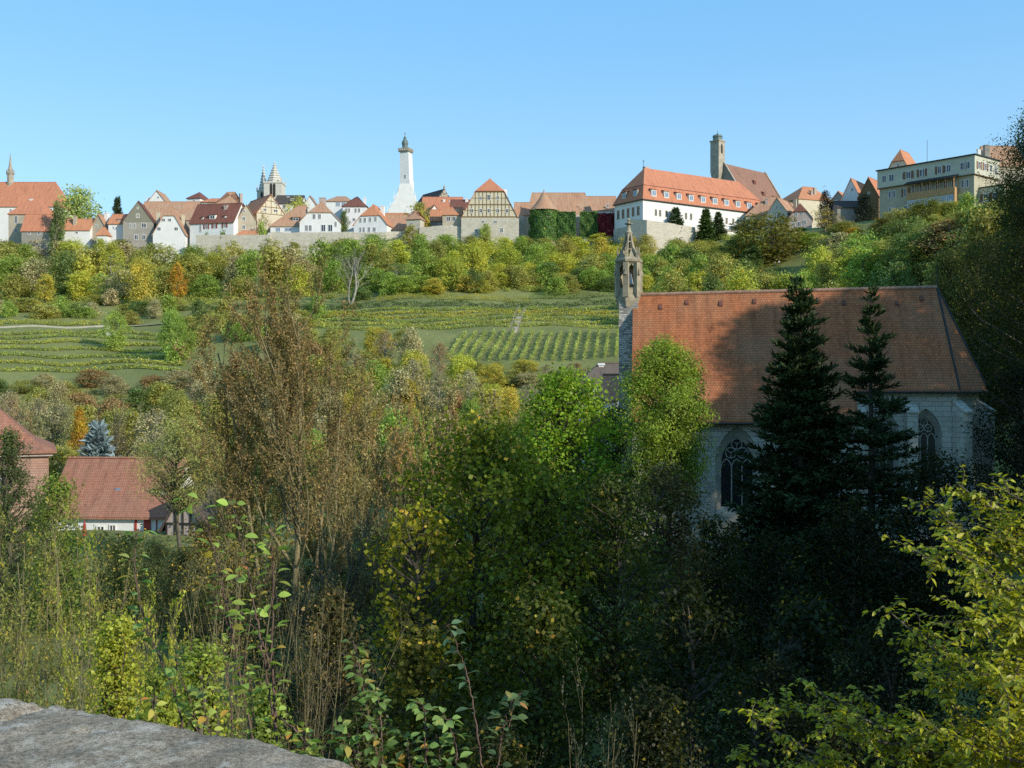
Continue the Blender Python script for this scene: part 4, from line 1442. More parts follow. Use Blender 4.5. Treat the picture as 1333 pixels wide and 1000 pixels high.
for px, w_ in ((1152, 1.6), (1162, 3.4), (1179, 1.4), (1185, 1.8), (1203, 1.8), (1207, 1.8), (1226, 1.6), (1231, 1.6), (1237, 1.6), (1255, 2.0), (1260, 2.0)):
    window(gp(px) + 0.2, ztop - 3.2, min(w_, 1.9), 2.4, -0.55, gh, shutters='brown_shutter' if px in (1185, 1203, 1226) else None)
for px in (1160, 1164, 1181, 1255, 1259):
    window(gp(px), ztop - 8.6, 1.5, 2.6, 0, gh, shutters='brown_shutter' if px in (1181,) else None)
for px in (1160, 1164, 1181, 1254, 1260):
    window(gp(px), ztop - 14.0, 1.4, 2.4, 0, gh)
bx0, bx1 = gp(1187), gp(1248)
mb = MB()
mb.box(bx0, bx1, -2.4, -0.003, ztop - 17.0, ztop - 12.0 - 2.3)
mb.box(bx0, bx1, -2.4, -0.003, ztop - 11.6, ztop - 9.4)
bal = mb.build('balcony', M['orange_wood'], gh)
mb = MB()
mb.box(bx0 + 0.1, bx1 - 0.1, -2.2, -0.004, ztop - 14.29, ztop - 11.61)
mb.build('glazed_gallery', M['ochre'], bal)
n_ = 6
for i in range(n_):
    x_ = bx0 + (i + 0.5) * (bx1 - bx0) / n_
    window(x_, ztop - 12.95, (bx1 - bx0) / n_ * 0.86, 2.3, -2.2, bal, glassm='glass_blue', bars=2)
for i in range(n_ + 1):
    x_ = bx0 + 0.15 + i * (bx1 - bx0 - 0.3) / n_
    mb = MB()
    mb.box(x_ - 0.16, x_ + 0.16, -2.4, -2.1, ztop - 9.4, ztop - 6.3)
    mb.build('post', M['orange_wood'], bal)
mb = MB()
mb.thick([[(bx0 - 0.6, -3.0, ztop - 6.5), (bx1 + 0.6, -3.0, ztop - 6.5), (bx1 + 0.6, -0.56, ztop - 5.4), (bx0 - 0.6, -0.56, ztop - 5.4)]], 0.25)
mb.build('balcony_roof', M['timber_dark'], bal)
for i in range(n_):
    x_ = bx0 + (i + 0.5) * (bx1 - bx0) / n_
    window(x_, ztop - 8.0, 1.5, 2.8, -0.01, bal)
mb = MB()
mb.box(bx1 + 0.002, bx1 + 0.3, -2.45, 0.0, ztop - 17.0, ztop - 9.6)
mb.build('end_panel', M['orange_wood'], bal)
ES = Matrix(((0, -1, 0, Lg), (1, 0, 0, 0), (0, 0, 1, 0), (0, 0, 0, 1)))
for y_ in (2.2, 6.0, 9.5, 12.5):
    window(y_, ztop - 3.2, 1.6, 2.4, -0.5, gh, side=ES, shutters='brown_shutter' if y_ < 7 else None)
mb = MB()
mb.box(Lg, Lg + 8, 3.0, Dg, -14, ztop - 10.2)
mb.thick([[(Lg - 0.0, 2.6, ztop - 9.9), (Lg + 8.4, 2.6, ztop - 9.9), (Lg + 8.4, Dg, ztop - 9.6), (Lg, Dg, ztop - 9.6)]], 0.25, 1)
an = mb.build('annex', [M['cream'], M['lead']], gh)
for x_ in (2.2, 5.2):
    window(Lg + x_, ztop - 13.2, 1.7, 2.3, 3.0, an, shutters='brown_shutter')
mb = MB()
mb.tube([(gp(1192), 8, ztop), (gp(1192), 8, ztop + 9)], 0.07, 5)
mb.build('antenna', M['iron'], gh)
# ------------------------------------------------------------------ chapel in the valley
GZ = -16.5
GL = 16.5                                     # eye level above the chapel ground
chp = thing('chapel', 'gothic chapel with huge red tiled roof and slender bell turret in the valley', 'chapel', (10.7, 92.0, GZ), math.radians(-7.5))


def arch(cx_, w_, zb, zs, n=9):
    """pointed arch outline, from lower left round to lower right"""
    h_ = w_ / 2
    pts = [(cx_ - h_, zb)]
    for i in range(n + 1):
        a_ = PI - i / n * (PI / 3)
        pts.append((cx_ + h_ + w_ * math.cos(a_), zs + w_ * math.sin(a_)))
    for i in range(1, n + 1):
        a_ = PI / 3 * (1 - i / n)
        pts.append((cx_ - h_ + w_ * math.cos(a_), zs + w_ * math.sin(a_)))
    pts.append((cx_ + h_, zb))
    return pts


def wall_with_windows(mb, x0, x1, z0, z1, wins, T):
    """front wall plane y=0 with pointed openings; T places it"""
    xs = [x0]
    for (cx_, w_, zb, zs) in wins:
        a_, b_ = cx_ - w_ / 2, cx_ + w_ / 2
        mb.poly([T @ Vector((xs[-1], 0, z0)), T @ Vector((a_, 0, z0)), T @ Vector((a_, 0, z1)), T @ Vector((xs[-1], 0, z1))])
        mb.poly([T @ Vector((a_, 0, z0)), T @ Vector((b_, 0, z0)), T @ Vector((b_, 0, zb)), T @ Vector((a_, 0, zb))])
        ar = arch(cx_, w_, zb, zs)[1:-1]
        for p, q in zip(ar[:-1], ar[1:]):
            mb.poly([T @ Vector((p[0], 0, p[1])), T @ Vector((q[0], 0, q[1])), T @ Vector((q[0], 0, z1)), T @ Vector((p[0], 0, z1))])
        xs.append(b_)
    mb.poly([T @ Vector((xs[-1], 0, z0)), T @ Vector((x1, 0, z0)), T @ Vector((x1, 0, z1)), T @ Vector((xs[-1], 0, z1))])


def gothic_window(cx_, w_, zb, zs, T, lights, parent):
    outer = arch(cx_, w_, zb, zs)
    iw = w_ * 0.70
    inner = arch(cx_, iw, zb + 0.5, zs - 0.05)
    mb = MB()
    o3 = [T @ Vector((p[0], -0.0, p[1])) for p in outer]
    m3 = [T @ Vector((cx_ + (p[0] - cx_) * 0.90, 0.18, p[1] if i not in (0, len(outer) - 1) else p[1] + 0.12)) for i, p in enumerate(outer)]
    i3 = [T @ Vector((p[0], 0.62, p[1])) for p in inner]
    for A_, B_ in ((o3, m3), (m3, i3)):
        for k in range(len(A_) - 1):
            mb.poly([A_[k], A_[k + 1], B_[k + 1], B_[k]])
        mb.poly([A_[0], B_[0], B_[-1], A_[-1]])
    wo_ = mb.build('window', M['stone_trim'], parent)
    mb = MB()
    mb.poly([T @ Vector((p[0], 0.72, p[1])) for p in inner])
    mb.build('glass', M['chapel_glass'], wo_)
    mb = MB()
    lw = iw / lights
    r_ = 0.055
    yt = 0.64
    zspr = zs - 0.35
    for i in range(1, lights):
        x_ = cx_ - iw / 2 + lw * i
        mb.tube([T @ Vector((x_, yt, zb + 0.5)), T @ Vector((x_, yt, zspr + 0.2))], r_, 6)
    for i in range(lights):
        ar = arch(cx_ - iw / 2 + lw * (i + 0.5), lw, zspr, zspr, 5)[1:-1]
        mb.tube([T @ Vector((p[0], yt, p[1])) for p in ar], r_ * 0.9, 6)
    apex = zs + iw * 0.866
    zc = zspr + lw * 0.866 + (apex - zspr - lw * 0.866) * 0.36
    rad = iw * 0.17
    circs = [(cx_ - iw * 0.19, zc - rad * 0.35), (cx_ + iw * 0.19, zc - rad * 0.35), (cx_, zc + rad * 1.35)] if lights > 2 else [(cx_, zc)]
    for (x_, z_) in circs:
        mb.tube([T @ Vector((x_ + rad * math.cos(a_ * PI / 8), yt, z_ + rad * math.sin(a_ * PI / 8))) for a_ in range(17)], r_ * 0.8, 5)
        for a_ in range(3):
            aa = PI / 2 + a_ * 2 * PI / 3 + PI / 3
            mb.tube([T @ Vector((x_, yt, z_)), T @ Vector((x_ + rad * math.cos(aa), yt, z_ + rad * math.sin(aa)))], r_ * 0.6, 5)
    mb.build('tracery', M['stone_trim'], wo_)


M['chapel_glass'] = glass('leaded_glass', (0.016, 0.018, 0.018), 0.25)
EN, EC = GL - 2.85, GL - 0.25                 # eaves of nave and choir
RZ, SL = GL + 7.6, 1.49
I4 = Matrix.Identity(4)
# nave
mb = MB()
TN = Matrix.Translation((0, -6.5, 0))
wins_n = [(2.4, 3.3, 6.3, 10.3), (7.93, 3.5, 6.3, 10.2), (13.6, 3.3, 6.3, 10.3)]
wall_with_windows(mb, -0.3, 17.0, 0, EN + 0.48, wins_n, TN)
mb.poly([(-0.3, -6.5, 0), (-0.3, 6.5, 0), (-0.3, 6.5, EN + 0.48), (-0.3, 0, RZ - 0.3), (-0.3, -6.5, EN + 0.48)])
mb.poly([(17, -6.5, 0), (17, 6.5, 0), (17, 6.5, EN + 0.45), (17, 0, RZ - 0.4), (17, -6.5, EN + 0.45)])
mb.poly([(-0.3, 6.5, 0), (17, 6.5, 0), (17, 6.5, EN + 0.45), (-0.3, 6.5, EN + 0.45)])
nv = mb.build('nave_wall', M['stone_chapel'], chp)
for w_ in wins_n:
    gothic_window(*w_, TN, 3, chp)
mb = MB()
mb.box(-0.4, 17.0, -6.72, -6.503, EN + 0.12, EN + 0.42)
mb.build('cornice', M['stone_trim'], nv)
# choir with three sided end
cw = [(17.0, -5.0), (24.8, -5.0), (27.3, -2.1), (27.3, 2.1), (24.8, 5.0), (17.0, 5.0)]
mb = MB()
TC = Matrix.Translation((0, -5.0, 0))
wins_c = [(19.4, 2.2, 7.2, 12.5), (22.5, 2.4, 7.2, 12.5)]
wall_with_windows(mb, 17.0, 24.8, 0, EC + 0.2, wins_c, TC)
d_ = Vector((27.3 - 24.8, -2.1 + 5.0, 0))
T2 = Matrix.Translation((24.8, -5.0, 0)) @ Matrix.Rotation(math.atan2(d_.y, d_.x), 4, 'Z')
wall_with_windows(mb, 0, d_.length, 0, EC + 0.2, [(d_.length / 2, 1.7, 7.4, 12.7)], T2)
for a_, b_ in list(zip(cw, cw[1:]))[2:]:
    mb.poly([(*a_, 0), (*b_, 0), (*b_, EC + 0.2), (*a_, EC + 0.2)])
cwl = mb.build('choir_wall', M['stone_chapel'], chp)
for w_ in wins_c:
    gothic_window(*w_, TC, 3, chp)
gothic_window(d_.length / 2, 1.7, 7.4, 12.7, T2, 2, chp)
for (bx, by, an) in ((17.3, -5.0, -PI / 2), (21.3, -5.0, -PI / 2), (24.9, -5.05, -1.05), (27.35, -2.15, -0.5), (27.35, 2.15, 0.5)):
    mb = MB()
    B = Matrix.Translation((bx, by, 0)) @ Matrix.Rotation(an, 4, 'Z')
    for (l0, l1, z0, z1, wd) in ((-0.2, 1.5, 0, 8.2, 0.45), (-0.2, 1.05, 8.2, EC - 2.0, 0.40)):
        bt_ = [(l0, -wd, z0), (l1, -wd, z0), (l1, wd, z0), (l0, wd, z0)]
        tp_ = [(l0, -wd, z1 + 0.9), (l1, -wd, z1), (l1, wd, z1), (l0, wd, z1 + 0.9)]
        mb.prism([B @ Vector(p) for p in bt_], [B @ Vector(p) for p in tp_])
        cp_ = [(l0 - 0.02, -wd - 0.07, z1 + 0.92), (l1 + 0.1, -wd - 0.07, z1), (l1 + 0.1, wd + 0.07, z1), (l0 - 0.02, wd + 0.07, z1 + 0.92)]
        mb.prism([B @ Vector(p) for p in cp_], [B @ Vector((p[0], p[1], p[2] + 0.12)) for p in cp_])
    mb.build('buttress', M['stone_chapel'], chp)
# roof
rt = 0.22
zc = RZ - SL * 5.4
zn = RZ - SL * 7.05
RE = RZ + 0.35
fr = [(-0.35, 0, RZ), (-0.35, -7.05, zn), (17.1, -7.05, zn), (17.1, -5.4, zc), (24.95, -5.4, zc), (24.6, 0, RE)]
bk = [(x_, -y_, z_) for x_, y_, z_ in fr]
h1 = [(24.6, 0, RE), (24.95, -5.4, zc), (27.9, -2.35, zc)]
h2 = [(24.6, 0, RE), (27.9, -2.35, zc), (27.9, 2.35, zc)]
h3 = [(24.6, 0, RE), (27.9, 2.35, zc), (24.95, 5.4, zc)]
mb = MB()
mb.thick([fr, bk, h1, h2, h3], rt)
rf = mb.build('roof', M['chapelroof'], chp)
mb = MB()
n_ = 60
for i in range(n_):                           # half round ridge tiles
    x_ = -0.35 + i * (24.9 / n_)
    zz_ = RZ + 0.35 * i / n_
    mb.tube([(x_, 0, zz_ + 0.02), (x_ + 24.9 / n_ * 1.06, 0, zz_ + 0.055)], [0.15, 0.17], 8)
mb.build('ridge_tiles', M['ridge_tile'] if 'ridge_tile' in M else M['cottageroof'], rf)
mb = MB()
for q in ((24.95, -5.4, zc), (27.9, -2.35, zc), (27.9, 2.35, zc)):
    mb.tube([(24.6, 0, RE + 0.02), (q[0], q[1], q[2] + 0.03)], 0.09, 6)
mb.tube([(24.6, 0, RE), (24.6, 0, RE + 1.9)], 0.035, 5)
mb.tube([(24.6, 0, RE + 1.4), (23.0, 0, RE + 0.1)], 0.02, 4)
mb.build('hip_flashing', M['lead'], rf)
mb = MB()
for (x_, d0) in ((2.0, 0.9), (4.2, 0.6), (7.0, 0.75), (9.8, 0.65), (13.2, 0.9), (15.0, 0.65), (17.0, 0.9), (19.2, 0.75), (21.2, 1.0), (23.2, 0.7)):
    mb = MB()
    y_ = -d0 / 1.2
    z_ = RZ - SL * -y_ + 0.35 * x_ / 25
    mb.prism([(x_ - 0.13, y_ - 0.2, z_ - 0.28), (x_ + 0.13, y_ - 0.2, z_ - 0.28), (x_ + 0.16, y_ + 0.1, z_), (x_ - 0.16, y_ + 0.1, z_)], [(x_ - 0.14, y_ - 0.24, z_ - 0.12), (x_ + 0.14, y_ - 0.24, z_ - 0.12), (x_ + 0.13, y_ + 0.1, z_ + 0.25), (x_ - 0.13, y_ + 0.1, z_ + 0.25)])
    mb.build('vent_tile', M['darkred'], rf)
mb = MB()
mb.tube([(-0.45, -7.12, zn - 0.2), (17.1, -7.12, zn - 0.2)], 0.09, 6)
mb.tube([(17.1, -5.47, zc - 0.2), (24.95, -5.47, zc - 0.2), (27.95, -2.37, zc - 0.2)], 0.09, 6)
mb.build('gutter', M['lead'], rf)
# bell turret
bx = -0.72
Yt = 92.1
tz_ = lambda py: GL + (CY - py) / FOC * Yt
mb = MB()
hs = 0.80
mb.box(bx - hs, bx + hs, -hs, hs, 0, tz_(394))
sh = mb.build('turret_shaft', M['stone_shaft'], chp)
mb = MB()
rb = 1.03
zb0, zb1 = tz_(396), tz_(340)
PH = 0.32
mb.lathe(bx, 0, [(0.95, zb0 - 0.3), (1.12, zb0 + 0.25), (1.14, zb0 + 0.5), (0.90, zb0 + 0.9), (0.86, zb0 + 1.1)], 6, 0, PH)
mb.lathe(bx, 0, [(0.90, zb1 - 0.35), (1.22, zb1 - 0.1), (1.25, zb1 + 0.08), (0.95, zb1 + 0.3)], 6, 0, PH)
for i in range(6):
    a_ = PH + i * PI / 3
    px_, py_ = bx + rb * math.cos(a_), rb * math.sin(a_)
    B = Matrix.Translation((px_, py_, 0)) @ Matrix.Rotation(a_, 4, 'Z')
    q = [(-0.2, -0.27), (0.15, -0.24), (0.15, 0.24), (-0.2, 0.27)]
    mb.prism([B @ Vector((x_, y_, zb0 + 0.55)) for x_, y_ in q], [B @ Vector((x_ * 0.85, y_ * 0.85, zb1 - 0.2)) for x_, y_ in q])
    # gabled set-off on each pier
    mb.prism([B @ Vector((0.165, -0.15, zb1 - 1.25)), B @ Vector((0.30, -0.13, zb1 - 1.25)), B @ Vector((0.30, 0.13, zb1 - 1.25)), B @ Vector((0.165, 0.15, zb1 - 1.25))], [B @ Vector((0.165, -0.02, zb1 - 0.75)), B @ Vector((0.19, -0.02, zb1 - 0.8)), B @ Vector((0.19, 0.02, zb1 - 0.8)), B @ Vector((0.165, 0.02, zb1 - 0.75))])
    # arch head and sill wall between piers
    b_ = a_ + PI / 3
    p = Vector((bx + rb * 0.93 * math.cos(a_), rb * 0.93 * math.sin(a_), 0))
    q_ = Vector((bx + rb * 0.93 * math.cos(b_), rb * 0.93 * math.sin(b_), 0))
    nrm_ = Vector((math.cos((a_ + b_) / 2), math.sin((a_ + b_) / 2), 0))
    zs0, zs1 = zb0 + 0.6, zb1 - 1.0
    for (f0, f1, za, zb_) in ((0.1, 0.9, zs0, zs0 + 0.75),):
        u, v = p.lerp(q_, f0), p.lerp(q_, f1)
        mb.prism([Vector((u.x, u.y, za)), Vector((v.x, v.y, za)), Vector((v.x, v.y, za)) - nrm_ * 0.2, Vector((u.x, u.y, za)) - nrm_ * 0.2], [Vector((u.x, u.y, zb_)), Vector((v.x, v.y, zb_)), Vector((v.x, v.y, zb_)) - nrm_ * 0.2, Vector((u.x, u.y, zb_)) - nrm_ * 0.2])
    m_ = p.lerp(q_, 0.5)
    hd = [(0.1, zs1), (0.28, zs1 + 0.4), (0.5, zs1 + 0.72), (0.72, zs1 + 0.4), (0.9, zs1)]
    for (fa, za), (fb, zb_) in zip(hd[:-1], hd[1:]):
        u, v = p.lerp(q_, fa), p.lerp(q_, fb)
        mb.poly([(u.x, u.y, za), (v.x, v.y, zb_), (v.x, v.y, zb1 - 0.12), (u.x, u.y, zb1 - 0.12)])
bf = mb.build('belfry', M['stone_dress'], chp)
mb = MB()
mb.lathe(bx, 0, [(0.42, zb0 + 1.7), (0.36, zb0 + 1.95), (0.26, zb0 + 2.4), (0.2, zb0 + 2.6), (0.05, zb0 + 2.68)], 14)
mb.tube([(bx, 0, zb0 + 2.6), (bx, 0, zb1 - 0.3)], 0.05, 5)
mb.build('bell', M['frame'], bf)
mb = MB()
zs0, zs1 = tz_(337), tz_(303)
for i in range(6):
    a_ = PH + i * PI / 3
    mb.tube([(bx + 0.78 * math.cos(a_), 0.78 * math.sin(a_), zs0), (bx + 0.36 * math.cos(a_), 0.36 * math.sin(a_), zs0 + (zs1 - zs0) * 0.62), (bx + 0.2 * math.cos(a_), 0.2 * math.sin(a_), zs1)], [0.115, 0.10, 0.09], 5)
    spirelet(mb, bx + 0.95 * math.cos(a_), 0.95 * math.sin(a_), zb1 + 0.1, 0.14, 1.15)
    # gablets at the foot of the spire
    a2 = a_ + PI / 6
    c_, s_ = math.cos(a2), math.sin(a2)
    mb.prism([(bx + 0.80 * c_ - 0.34 * s_, 0.80 * s_ + 0.34 * c_, zs0 - 0.1), (bx + 0.92 * c_ - 0.30 * s_, 0.92 * s_ + 0.30 * c_, zs0 - 0.1), (bx + 0.92 * c_ + 0.30 * s_, 0.92 * s_ - 0.30 * c_, zs0 - 0.1), (bx + 0.80 * c_ + 0.34 * s_, 0.80 * s_ - 0.34 * c_, zs0 - 0.1)],
             [(bx + 0.66 * c_ - 0.03 * s_, 0.66 * s_ + 0.03 * c_, zs0 + 0.7), (bx + 0.74 * c_ - 0.03 * s_, 0.74 * s_ + 0.03 * c_, zs0 + 0.65), (bx + 0.74 * c_ + 0.03 * s_, 0.74 * s_ - 0.03 * c_, zs0 + 0.65), (bx + 0.66 * c_ + 0.03 * s_, 0.66 * s_ - 0.03 * c_, zs0 + 0.7)])
for f, r0 in ((0.34, 0.56), (0.64, 0.36)):
    z_ = zs0 + (zs1 - zs0) * f
    mb.tube([(bx + r0 * math.cos(PH + i * PI / 3), r0 * math.sin(PH + i * PI / 3), z_) for i in range(7)], 0.06, 5)
mb.lathe(bx, 0, [(0.2, zs1 - 0.5), (0.3, zs1 - 0.1), (0.34, zs1), (0.22, zs1 + 0.12), (0.14, zs1 + 0.5), (0.13, tz_(293)), (0.34, tz_(292)), (0.36, tz_(291)), (0.12, tz_(290.4)), (0.09, tz_(288)), (0.2, tz_(287.3)), (0.16, tz_(286.4)), (0.03, tz_(284.6))], 8)
mb.build('spire', M['stone_dress'], bf)
mb = MB()
mb.prism([(bx + 0.4, -0.75, tz_(588)), (bx + 0.95, -0.75, tz_(588)), (bx + 0.95, -7.0, EN - 0.6), (bx + 0.4, -7.0, EN - 0.6)], [(bx + 0.4, -0.75, tz_(588) + 9.2), (bx + 0.6, -0.75, tz_(588) + 9.2), (bx + 0.6, -7.0, EN - 0.2), (bx + 0.4, -7.0, EN - 0.2)])
mb.build('gable_coping', M['stone_trim'], chp)

# ------------------------------------------------------------------ small house behind the turret
sh_ = house('house', 'brown roofed white house half hidden behind the chapel bell turret', 760, 850, 548, 499, 476, 118, 9.5, 'side', 0, (H_(2.0), G), 'white', 'slatebrown', wins=[(770, 512, 6, 8)], chim=[(786.5, 472, 7, 4.0, 12, 'white')], sink=6, ov=0.5)
k_ = 118 / FOC
mb = MB()
x_ = (790 - 806) * k_
mb.box(x_ - 0.25, x_ + 0.25, 2.0, 2.9, (540 - 489) * k_, (540 - 484) * k_)
mb.build('skylight', M['frame'], sh_)
house('house_wing', 'dark roofed low wing with white gable just left of the turret shaft', 777, 802, 548, 519, 491, 112, 4.5, 'side', -30, (G, G), 'white', 'darkroof', sink=5, ov=0.4, wins=[], cat='house')

# ------------------------------------------------------------------ farmstead in the lower left
c_ = P(74, 587, 103)
fm = thing('farmhouse', 'brown tiled farmhouse end with flared eaves at the valley edge', 'house', (c_.x, c_.y, -16.5), math.radians(24))
ze_ = c_.z + 16.5                             # eaves corner is the local origin; x runs to the left, y away
zr_ = ze_ + 6.6
zk_ = ze_ + 1.0
W_, D_ = 26.0, 14.0
ki = 2.0
A0 = [(-W_, 7, zr_), (-8.0, 7, zr_), (-ki, ki, zk_), (-W_, ki, zk_)]
A1 = [(-W_, ki, zk_), (-ki, ki, zk_), (0, 0, ze_), (-W_, 0, ze_)]
B0 = [(-8.0, 7, zr_), (-ki, ki, zk_), (-ki, D_ - ki, zk_)]
B1 = [(-ki, ki, zk_), (0, 0, ze_), (0, D_, ze_), (-ki, D_ - ki, zk_)]
C0 = [(-W_, 7, zr_), (-8.0, 7, zr_), (-ki, D_ - ki, zk_), (-W_, D_ - ki, zk_)]
C1 = [(-W_, D_ - ki, zk_), (-ki, D_ - ki, zk_), (0, D_, ze_), (-W_, D_, ze_)]
mb = MB()
mb.thick([A0, A1, B0, B1, C0, C1], 0.22)
mb.build('roof', M['cottageroof'], fm)
mb = MB()
mb.box(-W_, -0.7, 0.7, D_ - 0.7, -1, ze_ - 0.02)
mb.build('wall', M['tilehung'], fm)
mb = MB()
mb.box(-W_, -0.35, 0.3, 0.6, ze_ - 0.5, ze_ - 0.2)
mb.box(-0.65, -0.3, 0.61, D_ - 0.6, ze_ - 0.5, ze_ - 0.2)
mb.build('fascia', M['pinkish'], fm)
window(-5, ze_ - 3.2, 1.1, 1.5, 0.7, fm)
window(-9, ze_ - 3.2, 1.1, 1.5, 0.7, fm)

k_ = 100 / FOC
ct = house('farm_cottage', 'long low farm cottage with weathered red roof and red shutters', 62, 220, 718, 668.5, 600, 100, 9.0, 'side', -3, (G, G), 'white', 'cottageroof', sink=2, ov=0.5, cat='house',
           wins=[(131, 692, 11, 15), (147, 690, 9, 14)], dorm=[(205, 643, 12, 8, 'timber_dark')])
lx_ = lambda px: (px - 141) * k_
lz_ = lambda py: (718 - py) * k_
mb = MB()
mb.box(lx_(188.5), lx_(197.5), -0.1, 0.05, lz_(702), lz_(671))
mb.build('door', M['red_paint'], ct)
for a_, b_ in ((176, 179), (204.5, 206)):
    mb = MB()
    mb.box(lx_(a_), lx_(b_), -0.07, 0.05, lz_(702), lz_(671))
    mb.build('post', M['red_paint'], ct)
mb = MB()
mb.box(lx_(60), lx_(221), -0.03, 0.05, lz_(671.5), lz_(669.5))
mb.build('eaves_board', M['timber_dark'], ct)
mb = MB()
mb.box(lx_(143) - 0.25, lx_(143) + 0.25, 1.7, 2.4, lz_(644), lz_(638))
mb.build('skylight', M['glass_blue'], ct)

tg = house('timber_barn', 'small dark half timbered gable with grey infill right of the farm cottage', 214, 262, 716, 682, 641, 97, 7, 'gable', -10, (G, G), 'pinkish', 'darkroof', sink=2, ov=0.5, cat='barn')
k_ = 97 / FOC
hw_, ht_, hm = 24 * k_, 75 * k_, 34 * k_
mb = MB()
for z_, x_ in ((hm, 0.97), (hm + (ht_ - hm) * 0.45, 0.53), (hm * 0.5, 0.98)):
    mb.box(-hw_ * x_, hw_ * x_, -0.07, 0.03, z_ - 0.1, z_ + 0.1)
for q in (-0.95, -0.45, 0.0, 0.45, 0.95):
    mb.box(q * hw_ - 0.09, q * hw_ + 0.09, -0.066, 0.03, 0, hm + (ht_ - hm) * (1 - abs(q)) - 0.05)
mb.build('timber_frame', M['timber_dark'], tg)

# closed red parasol in the cottage yard
Yp = 96
pp = P(110, 716, Yp)
pr = thing('parasol', 'folded red parasol standing by the white cottage wall', 'parasol', pp)
mb = MB()
mb.tube([(0, 0, 0), (0, 0, 2.6)], 0.03, 6)
mb.lathe(0, 0, [(0.3, 0), (0.28, 0.08), (0.05, 0.1)], 10)
mb.build('pole', M['frame'], pr)
mb = MB()
mb.lathe(0, 0, [(0.10, 0.9), (0.22, 1.05), (0.2, 1.5), (0.14, 2.2), (0.03, 2.62)], 9)
mb.build('canopy', M['red_paint'], pr)
# ------------------------------------------------------------------ hillside trees
HUE = {  # leaf colours lightened: haze of the distance is painted into them
    'olive green': ((0.40, 0.385, 0.11), 0.10, 'leaf'),
    'yellow green': ((0.50, 0.51, 0.09), 0.13, 'leaf'),
    'fresh green': ((0.31, 0.41, 0.09), 0.05, 'leaf'),
    'dark green': ((0.17, 0.235, 0.075), 0.0, 'leaf'),
    'greyish olive': ((0.45, 0.40, 0.21), 0.08, 'leaf_brown'),
    'golden': ((0.55, 0.48, 0.10), 0.22, 'leaf'),
    'orange': ((0.62, 0.33, 0.06), 0.5, 'leaf'),
    'russet': ((0.42, 0.30, 0.14), 0.36, 'leaf_brown'),
}
PROTO = {}


def proto(kind, i, H, R, wood, leaves):
    PROTO.setdefault(kind, []).append((wood, leaves, H, R))


for s_ in range(4):
    proto('round', s_, 9, 4.2, *crown_tree(100 + s_, 9, 4.2, 1.0, 34, 4650, 0.35, 'round', 9))
for s_ in range(3):
    proto('spreading', s_, 8, 4.6, *crown_tree(120 + s_, 8, 4.6, 0.6, 34, 4650, 0.35, 'dome', 9))
for s_ in range(3):
    proto('upright', s_, 10, 3.4, *crown_tree(140 + s_, 10, 3.4, 0.8, 32, 4185, 0.35, 'egg', 9))
for s_ in range(2):
    proto('thin crowned', s_, 9, 3.8, *crown_tree(160 + s_, 9, 3.8, 1.2, 30, 1200, 0.34, 'round', 6, rc=(0.16, 0.3), twigs=3))
for s_ in range(2):
    proto('bushy', s_, 4.5, 3.4, *crown_tree(180 + s_, 4.5, 3.4, 0.2, 22, 2200, 0.36, 'dome', 8))

RECS = []        # (root object, base label, px) for the unique-label pass


def put(px, py_top, Y, wpx, kind, hue, base_label, group=None, wood='bark', name='tree', pick=None, jit=0.12, color=None, sink=0.3, cat='tree'):
    x = X_at(px, Y)
    z = hz(x, Y) - sink
    H = (CY - py_top) / FOC * Y - z
    if H < 1.2:
        return None
    wd, lv, pH, pR = PROTO[kind][pick if pick is not None else random.randrange(len(PROTO[kind]))]
    hcol, aut, lm = HUE[hue] if color is None else color
    v = random.uniform(1 - jit, 1 + jit)
    col_ = (hcol[0] * v * random.uniform(0.94, 1.06), hcol[1] * v, hcol[2] * v, aut)
    sxy = wpx / FOC * Y / 2 / pR
    o = plant(name, base_label, cat, (x, Y, z), wd, lv, M[wood], M[lm], col_, random.uniform(0, 2 * PI), (sxy, sxy, H / pH), group)
    if o.children:
        for c_ in o.children:
            if c_.name.startswith('crown') and c_.data.materials[0].name != M[lm].name:
                c_.material_slots[0].link = 'OBJECT'
                c_.material_slots[0].material = M[lm]
    RECS.append((o, base_label, px))
    return o


LAND = [(30, 'the beige pyramid roofed house'), (75, 'the low grey house'), (110, 'the rubble stone gable house'), (150, 'the low orange roofed house'), (182, 'the grey gable house'), (220, 'the white half hipped house'),
        (262, 'the dark red roof'), (300, 'the red shuttered house'), (335, 'the orange lean-to'), (372, 'the brown roofed white wing'), (418, 'the broad half hipped house'), (458, 'the dark hipped roof'),
        (488, 'the round dormer house'), (525, 'the white tower'), (560, 'the wall turret'), (592, 'the grey wall house'), (625, 'the barn base'), (660, 'the right half of the barn'), (695, 'the round ivy tower'),
        (735, 'the ivy wall'), (775, 'the crimson creeper'), (812, 'the left monastery corner'), (850, 'the terrace wall'), (900, 'the monastery dormers'), (950, 'the monastery lean-to'),
        (995, 'the timbered gable'), (1040, 'the pinkish house'), (1085, 'the grey orange gable'), (1120, 'the bluish gable'), (1165, 'the guesthouse west end'), (1215, 'the orange balcony'), (1265, 'the guesthouse annex'), (1320, 'the far guesthouse chimneys')]


def land(px):
    return min(LAND, key=lambda l: abs(l[0] - px))[1]


TOPLIM = lambda px: float(np.interp(px, [0, 60, 110, 160, 205, 250, 300, 450, 500, 560, 600, 640, 700, 760, 820, 860, 960, 1000, 1040, 1080, 1110, 1150, 1200, 1240, 1290, 1333],
                                    [306, 304, 306, 302, 308, 308, 309, 310, 302, 304, 305, 306, 303, 296, 300, 306, 312, 300, 306, 290, 300, 288, 276, 262, 262, 240]))


